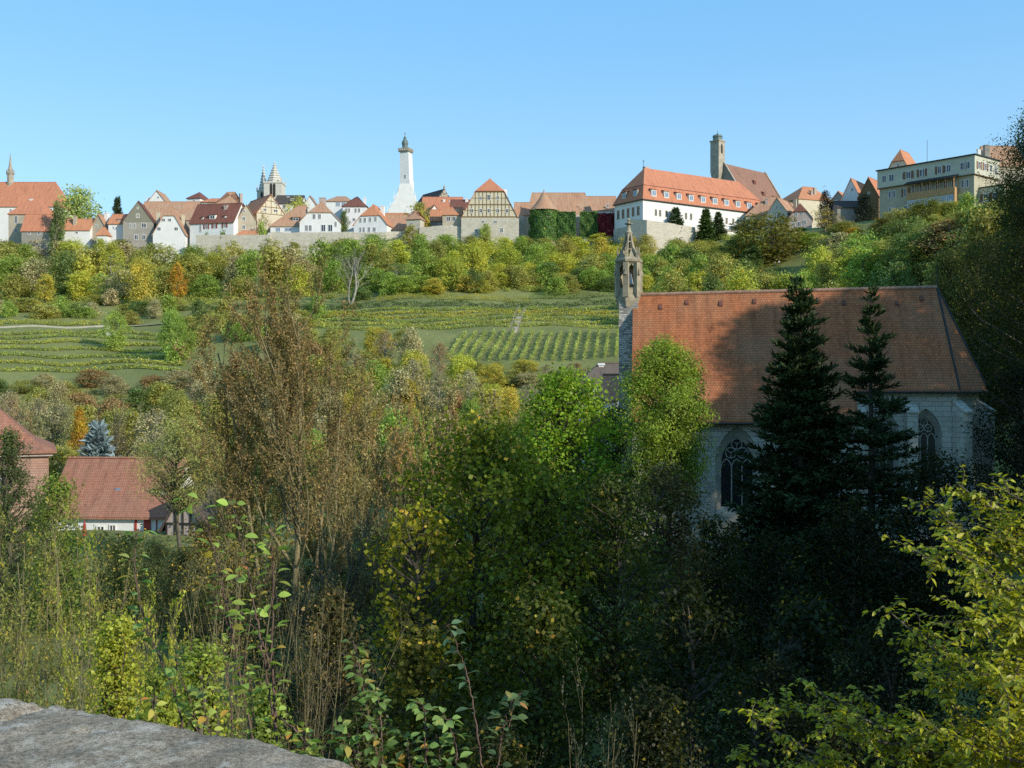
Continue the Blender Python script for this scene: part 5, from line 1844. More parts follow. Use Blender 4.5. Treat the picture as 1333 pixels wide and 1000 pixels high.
def hue_for(px, row):
    u = random.random()
    if px < 90:
        w_ = [('olive green', 5), ('greyish olive', 2), ('golden', 1), ('dark green', 2), ('fresh green', 3)]
    elif px < 260:
        w_ = [('olive green', 4), ('greyish olive', 1), ('yellow green', 4), ('dark green', 1), ('fresh green', 3), ('golden', 1)]
    elif px < 540:
        w_ = [('olive green', 4), ('greyish olive', 1), ('dark green', 2), ('fresh green', 4), ('yellow green', 2)]
    elif px < 830:
        w_ = [('yellow green', 4), ('fresh green', 6), ('golden', 1), ('olive green', 2), ('dark green', 1)]
    elif px < 1130:
        w_ = [('fresh green', 3), ('olive green', 3), ('dark green', 2), ('yellow green', 1), ('greyish olive', 1)]
    else:
        w_ = [('olive green', 3), ('dark green', 4), ('fresh green', 2), ('russet', 1)]
    t_ = sum(a for _, a in w_) * u
    for h_, a in w_:
        t_ -= a
        if t_ <= 0:
            return h_
    return w_[-1][0]


ROWP = ['directly under', 'on the upper slope below', 'halfway down below', 'low on the slope below', 'at the vineyard edge below']
GRP = 'trees on the hillside below the town'
for row, (Y0, n_) in enumerate(((393, 31), (378, 30), (363, 29), (349, 28), (336, 24))):
    for i in range(n_):
        px = -12 + (i + random.uniform(0.15, 0.85)) * (1010 / n_)
        sh0 = float(shift(X_at(px, Y0)))
        Y = Y0 + sh0 * 0.55 + random.uniform(-4, 4)
        if row == 4 and 430 < px < 640 and random.random() < 0.5:
            continue
        if row == 4 and px > 640:
            Y += 6
        x = X_at(px, Y)
        z = hz(x, Y)
        base_py = CY - z * FOC / Y
        Ht = random.uniform(6.0, 9.5) if row == 0 else random.uniform(8.5, 15) if px < 560 else random.uniform(7, 11.5)
        if row == 4:
            Ht *= 0.8
        top = max(TOPLIM(px) + random.uniform(0, 12), base_py - Ht * FOC / Y)
        if base_py - top < 8:
            continue
        kind = random.choice(['round', 'round', 'spreading', 'spreading', 'upright', 'bushy'] + (['thin crowned'] * 2 if px < 540 else []))
        hue = hue_for(px, row)
        wpx = (random.uniform(40, 68) if px < 560 else random.uniform(36, 58)) * (1 if kind != 'upright' else 0.68)
        put(px, top, Y, wpx, kind, hue, f'{hue} {kind} tree {ROWP[row]} {land(px)}', GRP, 'bark' if kind != 'thin crowned' else 'bark_pale')
# bushes along the lower edge of the wood, west side, and scrubby trees on the fallow strip
for i in range(46):
    if i < 22:
        px, Y = -15 + i * 11.5 + random.uniform(-5, 5), 318 + random.uniform(-16, 12)
        if 130 < px < 150:
            Y += 14
        lab, Ht = 'at the western wood edge', random.uniform(3, 6.5)
        near = ''
    else:
        px, Y = 232 + (i - 22) * 8 + random.uniform(-6, 6), random.uniform(246, 300)
        lab, Ht = 'on the fallow strip', random.uniform(3.5, 7)
        near = ' between the vineyards'
    x = X_at(px, Y)
    hue = random.choice(['olive green', 'greyish olive', 'fresh green', 'dark green', 'olive green', 'fresh green'])
    kind = random.choice(['bushy', 'bushy', 'round', 'spreading'])
    put(px, CY - (hz(x, Y) + Ht) * FOC / Y, Y, random.uniform(26, 44), kind, hue, f'{hue} {kind} bush {lab}{near}', 'bushes between wood and vines', cat='bush', name='bush')
for i in range(34):
    px = 470 + i * 11.4 + random.uniform(-5, 5)
    Y = 331 + random.uniform(-4, 9)
    x = X_at(px, Y)
    hue = random.choice(['fresh green', 'yellow green', 'fresh green', 'olive green', 'dark green', 'golden'])
    kind = random.choice(['bushy', 'spreading', 'round'])
    put(px, CY - (hz(x, Y) + random.uniform(4, 7.5)) * FOC / Y, Y, random.uniform(30, 46), kind, hue, f'{hue} {kind} bush above the hedge line below {land(px)}', 'bushes between wood and vines', cat='bush', name='bush')
# right hand slope behind the chapel
for row, Y0 in enumerate((345, 318, 292, 264, 236, 206, 176, 150)):
    n_ = (17, 18, 18, 17, 14, 13, 11, 9)[row]
    lo = (985, 900, 860, 860, 1040, 1080, 1120, 1160)[row]
    for i in range(n_):
        px = lo + (i + random.uniform(0.1, 0.9)) * ((1350 - lo) / n_)
        Y = Y0 + random.uniform(-6, 6)
        if px > 1140 and Y > 336:
            continue
        x = X_at(px, Y)
        z = hz(x, Y)
        base_py = CY - z * FOC / Y
        Ht = random.uniform(9, 15)
        top = max(TOPLIM(px) + random.uniform(0, 14), base_py - Ht * FOC / Y)
        if 945 < px < 1050 and Y < 356:
            top = max(top, 348 + random.uniform(0, 12))
        if row > 3 and px < 1330:
            top = max(top, float(np.interp(px, [1000, 1100, 1160, 1230, 1290, 1335], [345, 330, 310, 285, 262, 240])))
        if base_py - top < 10 or base_py < 240:
            continue
        kind = random.choice(['round', 'spreading', 'upright', 'round'])
        hue = hue_for(px, row)
        if px > 1190 and row > 2:
            hue = random.choice(['dark green', 'dark green', 'olive green', 'russet'])
        rp = ('high on the bank below', 'on the bank below', 'in woods well below', 'deep in woods below', 'in shaded wood beneath', 'in the hollow beneath', 'in dark wood beneath', 'behind the apse under')[row]
        put(px, top, Y, random.uniform(11, 15) * FOC / Y * 0.9, kind, hue, f'{hue} {kind} tree {rp} {land(px)}', 'trees on the right hand slope', 'bark_dark')

# trees the photograph singles out on the slope
S_ = 'trees on the hillside below the town'
put(231, 340, 345, 24, 'upright', 'orange', 'blazing orange tree alone in the green slope below the red shuttered house', S_)
put(182, 335, 336, 52, 'round', 'golden', 'wide yellow green tree beside the blazing orange tree', S_)
put(99, 243, 425, 84, 'round', 'fresh green', 'big round chestnut tree rising between the friars church and rubble gable house', 'trees standing among the town houses', color=((0.42, 0.50, 0.18), 0.04, 'leaf'))
put(75, 262, 398, 26, 'upright', 'dark green', 'slim dark evergreen in front of the friars church roof', 'trees standing among the town houses')
put(387, 255, 420, 34, 'round', 'yellow green', 'yellow green lime tree above the low brown roofed wing', 'trees standing among the town houses')
put(343, 276, 405, 26, 'thin crowned', 'greyish olive', 'thin crowned pale tree before the cream half timbered gable', 'trees standing among the town houses')
put(341, 289, 399, 24, 'bushy', 'fresh green', 'rounded green bush at the foot of the cream half timbered gable', 'bushes along the town wall', cat='bush', name='bush')
put(448, 273, 402, 18, 'upright', 'dark green', 'dark upright tree left of the round dormer house', 'trees standing among the town houses')
put(546, 262, 410, 44, 'round', 'olive green', 'large olive tree between the wall turret and orange roof', 'trees standing among the town houses')
put(556, 282, 403, 18, 'bushy', 'golden', 'small golden bush glowing behind the wall turret', 'bushes along the town wall', cat='bush', name='bush')
put(535, 292, 394, 26, 'upright', 'olive green', 'olive tree standing before the small wall turret', S_)
put(632, 291, 393, 22, 'round', 'fresh green', 'small green tree against the stone base of the barn', S_)
put(269, 303, 396, 14, 'bushy', 'dark green', 'small dark shrub on the wall below the wide dormer', 'bushes along the town wall', cat='bush', name='bush')
put(289, 300, 395, 18, 'bushy', 'dark green', 'dark shrub on the wall below the red shutters', 'bushes along the town wall', cat='bush', name='bush')
put(1001, 277, 338, 112, 'round', 'olive green', 'great round lime tree in olive leaf below the timbered gable', 'trees on the right hand slope', pick=1, color=((0.17, 0.165, 0.04), 0.12, 'leaf'))
put(1075, 270, 352, 56, 'thin crowned', 'golden', 'tall thin crowned golden brown tree below the grey orange gable', 'trees on the right hand slope', color=((0.27, 0.21, 0.08), 0.4, 'leaf'))
put(1112, 297, 335, 36, 'round', 'orange', 'bright orange maple left of the guesthouse slope', 'trees on the right hand slope', color=((0.45, 0.22, 0.04), 0.6, 'leaf'))
put(1148, 283, 330, 46, 'spreading', 'golden', 'golden topped tree directly beneath the guesthouse west wall', 'trees on the right hand slope', color=((0.33, 0.23, 0.06), 0.4, 'leaf'))
put(1210, 258, 318, 70, 'round', 'fresh green', 'broad yellow green tree under the orange balcony', 'trees on the right hand slope', color=((0.22, 0.23, 0.05), 0.2, 'leaf'))
put(1258, 250, 312, 44, 'spreading', 'fresh green', 'rounded green tree below the guesthouse annex', 'trees on the right hand slope')
put(1075, 248, 400, 30, 'round', 'dark green', 'dark purple brown bush beside the pinkish house', 'trees standing among the town houses', color=((0.05, 0.04, 0.035), 0.1, 'leaf'))
put(1127, 250, 378, 34, 'spreading', 'dark green', 'dark ivy clad bush under the brown timber gable', 'trees standing among the town houses', color=((0.03, 0.04, 0.03), 0.0, 'leaf'))
put(1040, 296, 372, 34, 'bushy', 'dark green', 'trimmed dark hedge bush below the pinkish house', 'bushes along the town wall', cat='bush', name='bush')
put(917, 355, 300, 90, 'bushy', 'dark green', 'low dark thicket behind the left end of the chapel ridge', 'trees on the right hand slope', cat='bush', name='bush')
put(950, 345, 310, 60, 'bushy', 'dark green', 'dark rounded thicket under the monastery lean-to', 'trees on the right hand slope', cat='bush', name='bush')

R_ = 'trees on the right hand slope'
for (px, top, Y, w_, k_, hue, lab) in (
        (1172, 271, 326, 54, 'round', 'olive green', 'olive tree under the west end of the orange balcony'),
        (1236, 262, 322, 58, 'round', 'fresh green', 'green tree below the east end of the orange balcony'),
        (1292, 262, 318, 60, 'round', 'dark green', 'dark green tree hiding the foot of the guesthouse annex'),
        (1098, 288, 345, 50, 'spreading', 'olive green', 'olive tree between golden brown tree and orange maple'),
        (1044, 302, 350, 54, 'round', 'fresh green', 'green tree right of the great round lime'),
        (1128, 300, 334, 44, 'round', 'olive green', 'olive tree right of the bright orange maple'),
        (958, 308, 352, 44, 'upright', 'dark green', 'dark tree left of the great round lime'),
        (895, 322, 345, 62, 'spreading', 'dark green', 'dark green thicket below the broad dark conifer'),
        (930, 328, 334, 66, 'spreading', 'olive green', 'olive thicket below the two slim conifers'),
        (968, 338, 322, 62, 'bushy', 'dark green', 'dark thicket low in front of the great round lime'),
        (1075, 318, 325, 64, 'round', 'greyish olive', 'grey olive tree beneath the golden brown tree'),
        (1180, 312, 300, 76, 'round', 'olive green', 'broad olive tree on the slope under the golden topped tree'),
        (1245, 306, 290, 80, 'round', 'dark green', 'broad dark tree on the slope under the annex')):
    put(px, top, Y, w_, k_, hue, lab, R_, 'bark_dark')

# conifers by the monastery
sp_a = spruce(31, 12, 3.2, 24, 0.75, 16, 0.0, 1.0, 0.0, 18)
sp_b = spruce(32, 13, 2.4, 24, 0.7, 16, 0.0, 1.0, 0.0, 16)
for (px, top, Y, w_, pr_, lab, c_) in ((880, 273, 385, 32, sp_a, 'broad dark conifer against the white monastery wall', (0.09, 0.13, 0.06, 0.0)),
                                       (919, 274, 383, 26, sp_b, 'slim pointed conifer before the monastery dormers', (0.11, 0.18, 0.05, 0.0)),
                                       (935, 278, 386, 22, sp_b, 'ragged conifer with bare lower stems beside the slim pointed one', (0.11, 0.15, 0.07, 0.0)),
                                       (153, 260, 470, 26, sp_a, 'flat topped dark pine on the skyline beside the low orange roof', (0.05, 0.075, 0.045, 0.0))):
    x = X_at(px, Y)
    z = hz(x, Y) - 0.3
    H = (CY - top) / FOC * Y - z
    H0, R0 = (12, 3.2) if pr_ is sp_a else (13, 2.4)
    s_ = w_ / FOC * Y / 2 / R0
    plant('conifer', lab, 'tree', (x, Y, z), pr_[0], pr_[1], M['bark_dark'], M['needle'], c_, px, (s_, s_, H / H0), 'conifers near the town')

# bare silvery tree on the slope
wd_, lv_ = branching(55, [((0, 0, -0.5), (0.25, 0, 1), 11, 0.32), ((-0.2, 0, -0.5), (-0.35, 0.1, 1), 9, 0.24)],
                     [dict(n=7, ratio=0.62, angle=0.75, up=0.06, wander=0.1, **{'from': 0.3}), dict(n=6, ratio=0.5, angle=0.6, up=0.06, wander=0.12), dict(n=5, ratio=0.5, angle=0.6, up=0.05, wander=0.12), dict()],
                     dict(per=0.25, size=0.25))
Yb = 318
x = X_at(457, Yb)
plant('bare_tree', 'silvery almost leafless tree with forked white trunk on the slope above the vines', 'tree', (x, Yb, hz(x, Yb)), wd_, lv_, M['bark_pale'], M['leaf_brown'], (0.2, 0.18, 0.1, 0.1), 0.3, 1.35)

# ------------------------------------------------------------------ vineyards
def vine_row(label, pts, Hh, wid, color, group, dens=40, size=0.34, posts=True):
    """pts: ground points along the row"""
    pts = np.array(pts, float)
    seg = np.linalg.norm(np.diff(pts, axis=0), axis=1)
    cum = np.concatenate([[0], np.cumsum(seg)])
    L = cum[-1]
    n = int(L * dens)
    u = rng.random(n) * L
    p = np.stack([np.interp(u, cum, pts[:, j]) for j in range(3)], -1)
    th_ = rng.uniform(0, 2 * PI, n)
    lump = 0.75 + 0.25 * np.sin(u * 2.1) * np.sin(u * 0.77 + 1)
    off = np.stack([np.cos(th_) * wid * rng.random(n), np.sin(th_) * wid * rng.random(n), Hh * rng.uniform(0.12, 1.0, n) * lump], -1)
    root = pts[0].copy()
    pos = p + off - root
    out = nrm(np.stack([np.cos(th_), np.sin(th_), np.full(n, 0.4)], -1))
    clump = np.clip(0.5 + 0.3 * np.sin(u * 0.35 + root[1]) + rng.normal(size=n) * 0.15, 0, 1)
    o = thing('vine_row', label, 'vines', tuple(root), 0, group)
    V_, F_, R_2 = leaf_quads(pos, out, size, 0.8, 0.4, 0.2, 0.6, clump)
    c_ = link('foliage', quads_mesh('foliage', V_, F_, R_2), M['leaf'], o)
    c_.color = color
    if posts:
        ls_ = []
        for d_ in np.arange(1.0, L, 5.5):
            q = np.array([np.interp(d_, cum, pts[:, j]) for j in range(3)]) - root
            ls_.append((np.array([q, q + [0, 0, Hh * 1.12]]), np.array([0.06, 0.05]), 4))
        if ls_:
            me_ = tubes_mesh('stakes', ls_)
            link('stakes', me_, M['bark_pale'], o)['kind'] = 'stuff'
    return o


def contour(px0, px1, Ye, n=30, wob=0.0, tilt=0.0):
    out = []
    for i in range(n):
        px = px0 + (px1 - px0) * i / (n - 1)
        Y = Ye
        for _ in range(4):
            Y = Ye + float(shift(X_at(px, Y))) + tilt * (i / (n - 1)) + wob * math.sin(i * 0.5)
        x = X_at(px, Y)
        out.append((x, Y, hz(x, Y)))
    return out


ORD = ['lowest', 'second lowest', 'third from below', 'fourth from below', 'fifth from below', 'sixth from below', 'uppermost', 'eighth']
VC = [(0.42, 0.45, 0.10, 0.12), (0.48, 0.48, 0.10, 0.16), (0.36, 0.42, 0.10, 0.10)]
for i, Ye in enumerate((229, 235.5, 242, 249, 256, 262.5, 268.5)):
    vine_row(f'{ORD[i]} of the curving vine rows on the western terrace above the farmhouse', contour(-30, 235 + 8 * math.sin(i), Ye, 24, 0.3, -4), 1.15, 0.5, VC[i % 3], 'curving vine rows on the western vineyard', 42)
for i, Ye in enumerate((269, 274.5, 280, 285.5, 291, 296.5)):
    nm_ = ['lowest', 'second lowest', 'third from below', 'fourth from below', 'second highest', 'highest'][i]
    vine_row(f'{nm_} of the level vine rows crossing the middle of the slope', contour(385 if i < 4 else 350, 812, Ye, 40, 0.2, 3), 1.15, 0.5, ((0.495, 0.465, 0.081, 0.22) if i in (3, 4) else VC[i % 3]), 'level vine rows on the central vineyard', 44)
for i in range(17):
    px = 606 + i * 12.4
    pts_ = []
    for j in range(12):
        Y = 236 + j * (263 - 236) / 11
        x = X_at(px, 262) * 1.0 - (262 - Y) * 0.12
        pts_.append((x, Y, hz(x, Y)))
    side_ = 'farthest left' if i == 0 else 'last before the bell turret' if i == 16 else None
    onm = ['first', 'second', 'third', 'fourth', 'fifth', 'sixth', 'seventh', 'eighth', 'ninth', 'tenth', 'eleventh', 'twelfth', 'thirteenth', 'fourteenth', 'fifteenth', 'sixteenth', 'seventeenth'][i]
    vine_row(f'{onm} from the left of the vine rows running straight downhill' if i < 16 else 'downhill vine row closest to the chapel bell turret', pts_, 1.5, 0.36, (0.40, 0.45, 0.15, 0.06), 'downhill vine rows above the valley trees', 46, 0.3, False)


def hedge(label, pts, Hh, wid, color, dens=60, size=0.3, cat='hedge'):
    pts = np.array(pts, float)
    seg = np.linalg.norm(np.diff(pts, axis=0), axis=1)
    cum = np.concatenate([[0], np.cumsum(seg)])
    n = int(cum[-1] * dens)
    u = rng.random(n) * cum[-1]
    p = np.stack([np.interp(u, cum, pts[:, j]) for j in range(3)], -1)
    root = pts[0].copy()
    off = np.stack([rng.uniform(-0.5, 0.5, n), rng.uniform(-wid, wid, n), Hh * rng.random(n) ** 0.7 * (0.8 + 0.2 * np.sin(u * 0.9))], -1)
    V_, F_, R_2 = leaf_quads(p + off - root, nrm(off - [0, 0, Hh * 0.4]), size, 0.75, 0.4, 0.2, 0.6, np.clip(0.5 + 0.3 * np.sin(u * 0.25) + rng.normal(size=n) * 0.1, 0, 1))
    o = link('hedge', quads_mesh('hedge', V_, F_, R_2), M['leaf'])
    o.location = root
    o.color = color
    return tag(o, label, cat, 'hedges on the vineyard terraces')


hedge('dark clipped hedge along the top edge of the level vine rows', contour(440, 815, 303, 40, 0.1, 3), 1.9, 0.7, (0.0675, 0.12, 0.0297, 0))
hedge('yellow green hedge under the trees above the grass terrace', contour(490, 690, 318, 30), 2.0, 0.7, (0.42, 0.405, 0.0675, 0.25))
hedge('green hedge at the foot of the wooded slope towards the bell turret', contour(690, 900, 321, 30), 2.3, 0.7, (0.18, 0.255, 0.0675, 0.05))
hedge('dark hedge line behind the level vine rows on the west side', contour(230, 470, 306, 30), 1.6, 0.9, (0.075, 0.128, 0.0338, 0.05))
hedge('low yellowing hedge on the west terrace above the pale wall', contour(-30, 132, 281, 24), 1.5, 0.8, (0.45, 0.45, 0.081, 0.2))

# vineyard steps, terrace wall and gate post
o = thing('vineyard_steps', 'narrow stone steps climbing straight through the level vine rows', 'steps', (X_at(668, 263), 263, hz(X_at(668, 263), 263)))
for i in range(16):
    Y = 263 + i * 2.3
    px = 669 + (Y - 263) / 37 * 12
    x = X_at(px, Y)
    mb = MB()
    b0 = Vector((x, Y, hz(x, Y))) - o.location
    mb.box(b0.x - 0.75, b0.x + 0.75, b0.y - 0.55, b0.y + 0.55, b0.z - 0.5, b0.z + 0.28)
    mb.build('step', M['stone_trim'], o)
ls_ = []
for sd in (-1.0, 1.0):
    pts_ = []
    for i in range(12):
        Y = 263 + i * 3.3
        px = 669 + (Y - 263) / 37 * 12
        x = X_at(px, Y) + sd
        pts_.append((x - o.location.x, Y - o.location.y, hz(x, Y) + 1.3 - o.location.z))
        ls_.append((np.array([pts_[-1], np.array(pts_[-1]) - [0, 0, 1.3]]), np.array([0.06, 0.06]), 4))
    ls_.append((np.array(pts_), np.full(12, 0.05), 4))
link('handrail', tubes_mesh('handrail', ls_), M['bark_pale'], o)
cw_ = contour(-30, 136, 277, 14)
mb = MB()
r0 = Vector(cw_[0])
for a_, b_ in zip(cw_[:-1], cw_[1:]):
    a_, b_ = Vector(a_) - r0, Vector(b_) - r0
    mb.prism([a_ - Vector((0, 0, 1)), b_ - Vector((0, 0, 1)), b_ + Vector((0, 0.5, -1)), a_ + Vector((0, 0.5, -1))], [a_ + Vector((0, 0, 0.45)), b_ + Vector((0, 0, 0.45)), b_ + Vector((0, 0.5, 0.45)), a_ + Vector((0, 0.5, 0.45))])
o = mb.build('terrace_wall', M['stone_far'])
o.location = r0
tag(o, 'low pale terrace wall along the western vineyard path', 'wall')
x = X_at(141, 284)
o = thing('gate_post', 'white gate pillar with low side wall at the end of the vineyard path', 'pillar', (x, 284, hz(x, 284)))
mb = MB()
mb.box(-0.35, 0.35, -0.35, 0.35, -1, 2.0)
mb.prism([(-0.45, -0.45, 2.0), (0.45, -0.45, 2.0), (0.45, 0.45, 2.0), (-0.45, 0.45, 2.0)], [(-0.1, -0.1, 2.4), (0.1, -0.1, 2.4), (0.1, 0.1, 2.4), (-0.1, 0.1, 2.4)])
mb.build('pillar', M['white'], o)
mb = MB()
mb.box(0.35, 2.2, -0.2, 0.2, -1, 1.2)
mb.build('side_wall', M['white'], o)
x0_ = contour(150, 262, 281, 12)
mb = MB()
r0 = Vector(x0_[0])
for a_, b_ in zip(x0_[:-1], x0_[1:]):
    a_, b_ = Vector(a_) - r0, Vector(b_) - r0
    mb.poly([a_ + Vector((0, -1.2, 0.06)), b_ + Vector((0, -1.2, 0.06)), b_ + Vector((0, 1.2, 0.36)), a_ + Vector((0, 1.2, 0.36))])
M['gravel'] = plain('pale_gravel', (0.42, 0.38, 0.31), 0.95, 0.3, 2.0)
o = mb.build('path', M['gravel'])
o.location = r0
o['kind'] = 'structure'

# ------------------------------------------------------------------ undergrowth between the trees (nobody could count it)
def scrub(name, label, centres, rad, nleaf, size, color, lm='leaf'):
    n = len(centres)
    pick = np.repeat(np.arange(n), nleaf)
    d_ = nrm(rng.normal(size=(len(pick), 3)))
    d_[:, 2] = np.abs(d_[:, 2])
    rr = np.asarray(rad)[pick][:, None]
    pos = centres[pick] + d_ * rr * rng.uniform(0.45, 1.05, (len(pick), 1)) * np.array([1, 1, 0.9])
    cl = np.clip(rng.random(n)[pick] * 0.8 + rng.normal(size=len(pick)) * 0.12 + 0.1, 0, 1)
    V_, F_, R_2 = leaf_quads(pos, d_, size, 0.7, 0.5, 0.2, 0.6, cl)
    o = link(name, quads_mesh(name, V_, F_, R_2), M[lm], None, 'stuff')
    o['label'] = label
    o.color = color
    return o


def scatter(n, pxr, Yr, keep=lambda px, Y: True):
    out = []
    while len(out) < n:
        Y = random.uniform(*Yr)
        px = random.uniform(*pxr)
        if keep(px, Y):
            x = X_at(px, Y)
            out.append((x, Y + float(shift(x)) * 0.55 * (Y > 300), 0))
    a_ = np.array(out)
    a_[:, 2] = height(a_[:, 0], a_[:, 1]) + 0.1
    return a_


c_ = scatter(2600, (-20, 1000), (326, 398), lambda px, Y: not (430 < px < 830 and Y < 330))
scrub('undergrowth', 'tangled green scrub between the hillside trees', c_, np.random.uniform(0.9, 2.6, len(c_)), 70, 0.4, (0.40, 0.43, 0.10, 0.10))
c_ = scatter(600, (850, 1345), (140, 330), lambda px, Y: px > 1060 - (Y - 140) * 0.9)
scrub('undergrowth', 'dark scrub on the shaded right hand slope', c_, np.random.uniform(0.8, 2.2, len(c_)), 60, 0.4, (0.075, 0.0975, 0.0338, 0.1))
# ------------------------------------------------------------------ trees of the valley floor
MID = {}
for s_ in range(3):
    proto('bulky', s_, 9, 4.0, *crown_tree(300 + s_, 9, 4.0, 0.4, 40, 9000, 0.26, 'round', 12, rc=(0.2, 0.34)))
for s_ in range(2):
    proto('domed', s_, 8, 4.4, *crown_tree(320 + s_, 8, 4.4, 0.3, 40, 9000, 0.26, 'dome', 12, rc=(0.2, 0.34)))
for s_ in range(2):
    proto('slender', s_, 10, 3.0, *crown_tree(340 + s_, 10, 3.0, 0.5, 34, 7000, 0.26, 'egg', 12))
for s_ in range(3):
    proto('twiggy', s_, 9, 4.0, *crown_tree(360 + s_, 9, 4.0, 0.8, 60, 3800, 0.2, 'dome', 8, rc=(0.14, 0.26), twigs=5))

VLAND = [(20, 'beyond the farmhouse roof'), (70, 'behind the flared farmhouse eaves'), (120, 'behind the blue spruce'), (180, 'behind the farm cottage roof'), (240, 'below the curving vine rows'),
         (300, 'behind the tall brown valley tree'), (370, 'behind the tall brown trunk'), (430, 'below the forked white tree'), (490, 'below the western level vines'), (550, 'below the level vine rows'),
         (610, 'under the first downhill vine rows'), (660, 'under the vineyard steps'), (710, 'under the middle downhill vines'), (760, 'beside the dark roofed valley house'), (810, 'by the foot of the bell turret')]


def vland(px):
    return min(VLAND, key=lambda l: abs(l[0] - px))[1]


VTOP = lambda px: float(np.interp(px, [-30, 60, 150, 240, 300, 400, 450, 500, 560, 600, 650, 750, 800, 840], [492, 482, 488, 470, 450, 420, 408, 400, 412, 440, 470, 480, 492, 500]))
VR = ['farther', 'middle distance', 'midfield', 'nearer', 'near']
rows_ = ((222, 'at the slope foot'), (204, 'on the lower slope'), (186, 'on the valley edge'), (166, 'in the valley copse'), (146, 'in mid valley'), (127, 'on the valley floor'))
for row, (Y0, rp) in enumerate(rows_):
    n_ = (25, 27, 28, 25, 22, 18)[row]
    for i in range(n_):
        px = -30 + (i + random.uniform(0.1, 0.9)) * (870 / n_)
        Y = Y0 + random.uniform(-6, 6)
        lim = VTOP(px) + (0, 14, 26, 44, 62, 82)[row] * (0.55 if px < 560 else 0.9)
        x = X_at(px, Y)
        z = hz(x, Y)
        base_py = CY - z * FOC / Y
        Ht = random.uniform(6, 11)
        top = max(lim + random.uniform(-4, 12), base_py - Ht * FOC / Y)
        if base_py - top < 12:
            top = base_py - random.uniform(12, 20)
            if top < lim - 12:
                continue
        if row < 2 and (px < 235 or (px > 575 and row == 0)):
            top = base_py - random.uniform(14, 24)
        kind = random.choice(['bulky', 'domed', 'slender', 'bulky'] + (['twiggy'] * 3 if row > 1 and px < 700 else ['twiggy']))
        if px < 330:
            hue = random.choice(['olive green', 'greyish olive', 'olive green', 'dark green', 'russet', 'greyish olive'])
        elif px < 600:
            hue = random.choice(['olive green', 'fresh green', 'yellow green', 'golden', 'russet', 'greyish olive', 'greyish olive'])
        else:
            hue = random.choice(['olive green', 'fresh green', 'yellow green', 'golden', 'olive green', 'greyish olive'])
        if kind == 'twiggy':
            hue = random.choice(['greyish olive', 'russet', 'greyish olive'])
        put(px, top, Y, random.uniform(6.5, 10) * FOC / Y, kind, hue, f'{hue} {kind} tree {rp} {vland(px)}', 'trees on the valley floor', 'bark' if kind != 'twiggy' else 'bark_pale')

def grow(px, top, Y, wpx, label, color, ls=0.17, dens=3.2, shape='round', cbf=0.12, lm='leaf', group=None, seed=None, aspect=0.7, wood='bark', droop=0.5, ncl=None, spread=0.36, twigs=1, sub=13, name='tree', cat='tree'):
    """a tree grown at its real size: top and width as the photograph shows them at that distance"""
    x = X_at(px, Y)
    z = hz(x, Y) - 0.3
    H = (CY - top) / FOC * Y - z
    R = wpx / FOC * Y / 2
    n = int(min(70000, dens * 2 * R * H * (1 - cbf) / (ls * ls * aspect * 0.8)))
    ncl = ncl or int(np.clip(26 * H / R, 40, 130))
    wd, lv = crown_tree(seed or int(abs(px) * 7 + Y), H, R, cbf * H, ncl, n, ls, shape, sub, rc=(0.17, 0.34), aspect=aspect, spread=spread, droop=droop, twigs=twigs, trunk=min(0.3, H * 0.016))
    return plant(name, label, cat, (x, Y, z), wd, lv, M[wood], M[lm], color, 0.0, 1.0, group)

G_ = 'trees on the valley floor'
put(103, 531, 138, 34, 'slender', 'orange', 'slim orange tree right behind the farm cottage next to the blue spruce', G_)
put(224, 402, 252, 44, 'bulky', 'fresh green', 'rounded green tree at the end of the pale vineyard path', G_)
put(150, 404, 268, 38, 'bulky', 'fresh green', 'green rounded tree beside the white gate pillar', G_)
put(527, 428, 246, 34, 'bulky', 'russet', 'reddish brown bush left of the downhill vine rows', G_, color=((0.30, 0.17, 0.07), 0.5, 'leaf_brown'))
put(488, 425, 236, 50, 'bulky', 'golden', 'orange flecked green tree below the level vine rows', G_)
put(435, 425, 240, 50, 'bulky', 'olive green', 'olive tree on the slope left of the orange flecked one', G_)

# grey green willows before the cottage
grow(238, 540, 82, 128, 'grey green willow in front of the red cottage roof', (0.42, 0.42, 0.14, 0.12), 0.16, 2.4, 'round', 0.42, aspect=0.35, group=G_, twigs=2)
grow(300, 592, 70, 100, 'brownish green willow right of the dark timbered gable', (0.27, 0.25, 0.09, 0.2), 0.16, 2.2, 'dome', 0.05, aspect=0.4, group=G_, twigs=2)
grow(735, 476, 62, 158, 'vivid lime green maple left of the bell turret', (0.24, 0.36, 0.03, 0.06), 0.20, 4.5, 'round', 0.42, aspect=0.85, group=G_)
grow(866, 440, 70, 150, 'feathery bright green robinia standing before the chapel roof', (0.27, 0.36, 0.05, 0.05), 0.17, 6.5, 'round', 0.36, aspect=0.5, group=G_, seed=12)
grow(800, 525, 74, 96, 'dark feathery tree at the foot of the turret shaft', (0.10, 0.13, 0.03, 0.0), 0.17, 3.0, 'round', 0.1, aspect=0.5, group=G_)
grow(774, 520, 98, 70, 'dusky tree screening the white walls of the dark roofed house', (0.11, 0.12, 0.035, 0.1), 0.2, 3.0, 'round', 0.05, group=G_)
grow(690, 540, 70, 90, 'olive tree filling the gap between pinkish twiggy tree and lime maple', (0.24, 0.24, 0.06, 0.15), 0.2, 3.0, 'round', 0.1, group=G_)
A_ = 'trees in the shaded dip'  # most leaf colours below are darkened, less blue: shade painted in
grow(625, 534, 42, 310, 'big maple with green and golden leaves filling the shaded middle', (0.19, 0.215, 0.02, 0.2), 0.19, 3.4, 'round', 0.1, aspect=0.9, group=A_, seed=21)
